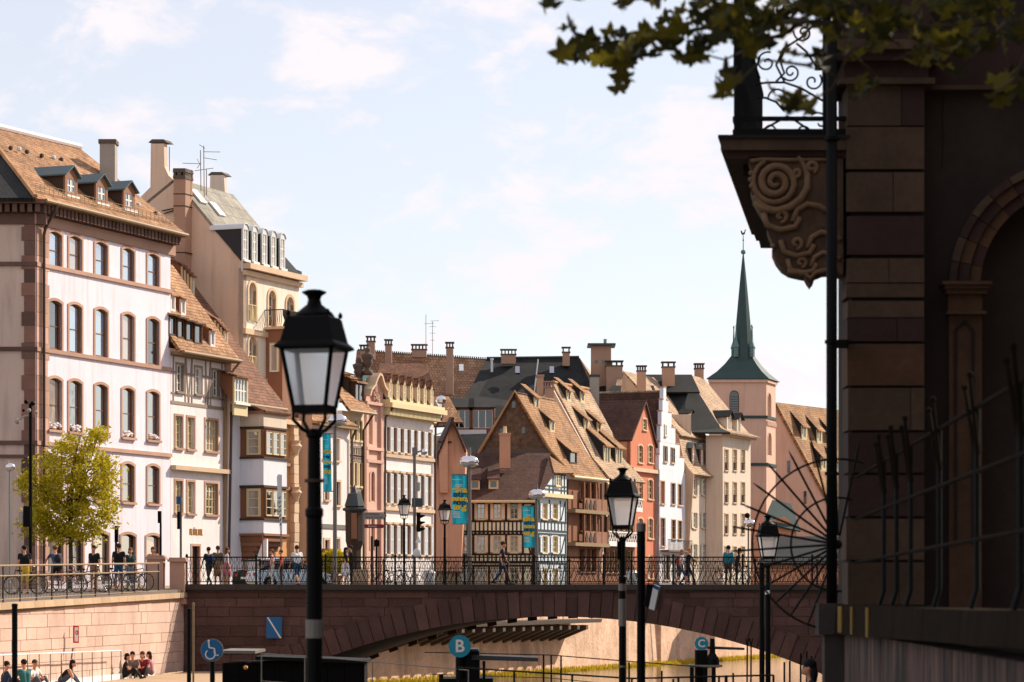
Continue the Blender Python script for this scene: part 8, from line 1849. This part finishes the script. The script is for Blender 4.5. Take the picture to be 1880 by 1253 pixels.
person('person in dark green top next to the one in blue shorts', gp(239, 109, zq(109)), TOW + .5, 'stand', 1.64, (30, 66, 62), (120, 130, 140), (120, 76, 50), hairlen=.1)
person('person with brown hair showing above the outer stone pier', gp(281, 116, .3), TOW, 'stand', 1.7, (214, 150, 120), (80, 60, 50), (96, 58, 40), hairlen=.1)
# lower quay, sitting on the paving
zl = -2.95
person('person in dark blue seated at the very left of the lower quay', gp(7, 87.2, zl), RT + .4, 'sit', 1.75, (34, 52, 80), (30, 34, 44), (26, 20, 20), sleeve='long')
person('person in teal shirt seated with back half turned on the lower quay', gp(47, 89, zl), LT - .8, 'sit', 1.78, (44, 106, 108), (40, 44, 56), (34, 24, 22), sleeve='long')
person('person in white shirt seated behind the teal shirt on the lower quay', gp(60, 90.2, zl), RT - .6, 'sit', 1.72, (230, 228, 224), (90, 96, 110), (80, 56, 40))
person('person in black top bent forward over the knees on the lower quay', gp(112, 93.5, zl), RT, 'sit', 1.74, (18, 17, 19), (70, 78, 96), (26, 18, 18), sleeve='none', hairlen=.16, lean=.5)
person('person in black seated at the left end of the lower quay group', gp(229, 101.6, zl), RT, 'sit', 1.66, (24, 22, 26), (26, 24, 30), (22, 16, 16), hairlen=.1)
person('person in grey-brown top seated second in the group by the bridge shadow', gp(244, 102.8, zl), TOW, 'sit', 1.74, (120, 104, 96), (28, 26, 30), (26, 20, 18))
person('person in dark red top seated mid-group on the lower quay', gp(262, 104.0, zl), TOW, 'sit', 1.7, (132, 34, 52), (40, 30, 36), (70, 40, 30), hairlen=.12)
person('person in pink top seated at the right end of the lower quay group', gp(278, 105.0, zl), LT, 'sit', 1.66, (176, 120, 128), (110, 104, 116), (34, 22, 20), hairlen=.16)
person('person in dark jacket and pale blue skirt partly hidden behind the slim post', gp(1490, 44, -2.85), LT, 'stand', 1.86, (24, 32, 48), (152, 186, 198), (18, 16, 18), sleeve='long', hairlen=.16, skirt=True)

# ================================================================== bicycles
def wheel(mb, c, r):
    mb.tube([V(c) + V((0, r * math.cos(a), r * math.sin(a))) for a in [2 * math.pi * i / 20 for i in range(21)]], .02, 5, 0, caps=False)
    for i in range(9): a = math.pi * i / 9; mb.tube([V(c) + V((0, r * math.cos(a), r * math.sin(a))), V(c) - V((0, r * math.cos(a), r * math.sin(a)))], .004, 3, 1)
def bike(label, col, loc, ang, group):
    t = thing('bicycle', label, 'bicycle', (0, 0, 0), group); r = .33
    for y in (0, 1.04): mb = MB(); wheel(mb, (0, y, r), r); mb.build('wheel', ['lamp_black', 'steel'], t)
    mb = MB(); P_ = {'bb': (0, .42, .3), 'seat': (0, .3, .82), 'head': (0, .9, .86), 'hd2': (0, .93, .72)}
    for a, b, rr in (((0, 0, r), P_['bb'], .014), ((0, 0, r), (0, .32, .74), .012), (P_['bb'], P_['seat'], .018), (P_['bb'], P_['hd2'], .02), ((0, .32, .74), P_['head'], .018), (P_['head'], (0, 1.04, r), .016), (P_['head'], (0, .87, 1.0), .014)): mb.tube([a, b], rr, 6)
    mb.build('frame', cloth(col), t)
    MB().tube([(-.28, .76, 1.02), (-.1, .88, 1.0), (.1, .88, 1.0), (.28, .76, 1.02)], .014, 6).build('handlebar', 'steel', t); MB().ball((0, .26, .86), .1, 8, 0, .8, 1.3, .4).build('saddle', 'lamp_black', t)
    MB().tube([(-.1, .42, .14), (.1, .42, .46)], .014, 5).build('crank', 'steel', t); MB().wbox(-.06, .06, -.22, .12, .7, .72).build('carrier', 'lamp_black', t)
    t.location = loc; t.rotation_euler = (0, R.uniform(-.12, .12), ang); return t
def copy_tree(o, parent=None):
    c = o.copy(); C.objects.link(c); c.parent = parent
    for ch in list(o.children): copy_tree(ch, c)
    return c
cols = [((170, 150, 40), 'yellow'), ((60, 70, 80), 'grey'), ((150, 40, 40), 'red'), ((40, 90, 60), 'green'), ((190, 186, 180), 'silver'), ((30, 50, 100), 'blue'), ((30, 28, 28), 'black'), ((120, 76, 50), 'brown')]
names = ['under the camera pole', 'left of the young tree', 'ridden under the young tree', 'below the tree crown', 'in front of the dark doorway', 'right of the dark doorway', 'beside the broad person in black', 'against the outer stone pier']
for i, ((c_, nm), where, x) in enumerate(zip(cols, names, (22, 68, 92, 138, 160, 190, 222, 252))):
    Yb_ = 102.6 + (x / 252) * 7.4; bike('%s bicycle behind the quay railing, %s' % (nm, where), c_, gp(x, Yb_, zq(Yb_)), -math.pi / 2 + R.uniform(-.35, .35) + (math.pi if i % 3 == 1 else 0), 'bicycles along the left quay railing')
for x, nm, where, c_ in ((1322, 'black', 'behind the person in teal on the bridge', (24, 22, 24)), (1360, 'grey', 'pushed by the person in the brown coat', (70, 70, 72)), (700, 'dark', 'parked under the direction signs', (40, 36, 36)), (724, 'white', 'parked by the small quay lamp', (200, 196, 190))):
    bike('%s bicycle %s' % (nm, where), c_, gp(x, 125.0 if x > 1000 else 128, zd if x > 1000 else .3), -math.pi / 2 + .2, 'bicycles on and behind the bridge')

# ================================================================== cars behind the railing
def car(label, loc, ang, col, L=4.0):
    t = thing('parked_car', label, 'car', (0, 0, 0), 'cars parked behind the bridge railing'); W = .86
    def loft(secs, nm, mat, par=t):
        mb = MB(); n = len(secs[0]); 
        for s_ in secs: mb.v += [V(p) for p in s_]
        for i in range(len(secs) - 1):
            for j in range(n): mb.f.append([i * n + j, i * n + (j + 1) % n, (i + 1) * n + (j + 1) % n, (i + 1) * n + j]); mb.m.append(0)
        mb.f.append(list(range(n))[::-1]); mb.m.append(0); e = (len(secs) - 1) * n; mb.f.append([e + j for j in range(n)]); mb.m.append(0); return mb.build(nm, mat, par)
    sec = lambda y, w, z0, z1: [(-w, y, z0), (w, y, z0), (w * 1.0, y, z0 + (z1 - z0) * .6), (w * .93, y, z1), (-w * .93, y, z1), (-w, y, z0 + (z1 - z0) * .6)]
    loft([sec(-L / 2, W * .82, .34, .66), sec(-L / 2 + .12, W * .95, .26, .84), sec(-L * .3, W, .22, .9), sec(L * .1, W, .22, .92), sec(L * .36, W * .97, .24, .82), sec(L / 2 - .06, W * .85, .3, .68), sec(L / 2, W * .78, .36, .6)], 'body', cloth(col))
    loft([sec(-L * .42, W * .8, .88, .93), sec(-L * .3, W * .84, .88, 1.36), sec(L * .02, W * .86, .88, 1.42), sec(L * .24, W * .84, .88, .95)], 'windows', 'glass_dark'); loft([sec(-L * .31, W * .82, 1.35, 1.4), sec(-L * .1, W * .85, 1.4, 1.46), sec(L * .04, W * .84, 1.4, 1.45)], 'roof', cloth(col))
    for x in (-1, 1):
        for y in (-L * .31, L * .31): q = MB().tube([(x * W * .78, y, .3), (x * W * 1.0, y, .3)], .3, 14).build('wheel', 'lamp_black', t); MB().tube([(x * W * .99, y, .3), (x * W * 1.015, y, .3)], .17, 10).build('rim', 'steel', q)
        MB().wbox(x * W * .66 - .12, x * W * .66 + .12, -L / 2 - .01, -L / 2 + .06, .62, .76).build('tail_light', 'sign_red', t); MB().wbox(x * W * .62 - .12, x * W * .62 + .12, L / 2 - .06, L / 2 + .012, .5, .62).build('headlight', 'chrome', t); MB().ball((x * (W + .08), L * .16, .96), .08, 8).build('mirror', cloth(col), t)
    MB().wbox(-.26, .26, -L / 2 - .015, -L / 2 + .05, .5, .6).build('number_plate', 'white_paint', t); t.location = loc; t.rotation_euler = (0, 0, ang); return t
car('dark green car with red tail light parked left of the pale one, behind the railing', gp(492, 134, .3), -.5, (34, 46, 42), 3.8)
car('white and pale blue car parked just left of the large lamp post', gp(531, 129.5, .3), -1.2, (206, 222, 232), 3.7)
# ================================================================== small street things
t = thing('planter', 'yellow-green shrub in a tub behind the railing right of the large lamp', 'planter', gp(606, 130, .3)); MB().lathe([(.5, 0), (.6, .6), (.62, .65)], gp(606, 130, .3), 12).build('tub', 'wood_rust', t); mb = MB()
for i in range(1500):
    d = V((R.gauss(0, 1), R.gauss(0, 1), R.gauss(0, 1))).normalized() * R.random() ** .4; p = gp(612, 130, 1.55) + V((d.x * .75, d.y * .5, d.z * .6)); a = V((R.gauss(0, 1), R.gauss(0, 1), R.gauss(0, 1))).normalized() * .08; b = a.cross(V((0, 1, .3))).normalized() * .045; mb.add([p - a, p + b, p + a, p - b], [(0, 1, 2, 3)])
mb.build('leaves', 'young_leaf', t, kind='stuff')
t = thing('parasol', 'folded cream canvas shade in front of the oriel house', 'parasol', gp(482, 138, .3)); MB().tube([gp(482, 138, .3), gp(482, 138, 3.1)], .03, 6).build('pole', 'wood_rust', t); MB().prism([P(466, 1042, 138), P(490, 1030, 138), P(490, 990, 138), P(482, 994, 138)], (0, .6, 0)).build('canvas', 'plaster_white', t)
t = thing('stone_block', 'large pale stone block on the pavement below the wooden bay', 'block', gp(660, 127, .3)); MB().wbox(Xp(647, 127), Xp(676, 127), 127, 128, .3, Zp(1046, 127)).build('block', 'stone_light', t)
for x, lab in ((788, 'pale plastic bin behind the railing left of the timbered house'), (1160, 'small white bin behind the railing below the lattice balconies')): 
    t = thing('street_bin', lab, 'bin', gp(x, 128, .3)); MB().lathe([(.22, 0), (.27, .75), (.29, .76), (.2, .86)], gp(x, 128, .3), 12).build('drum', 'zinc_light', t)
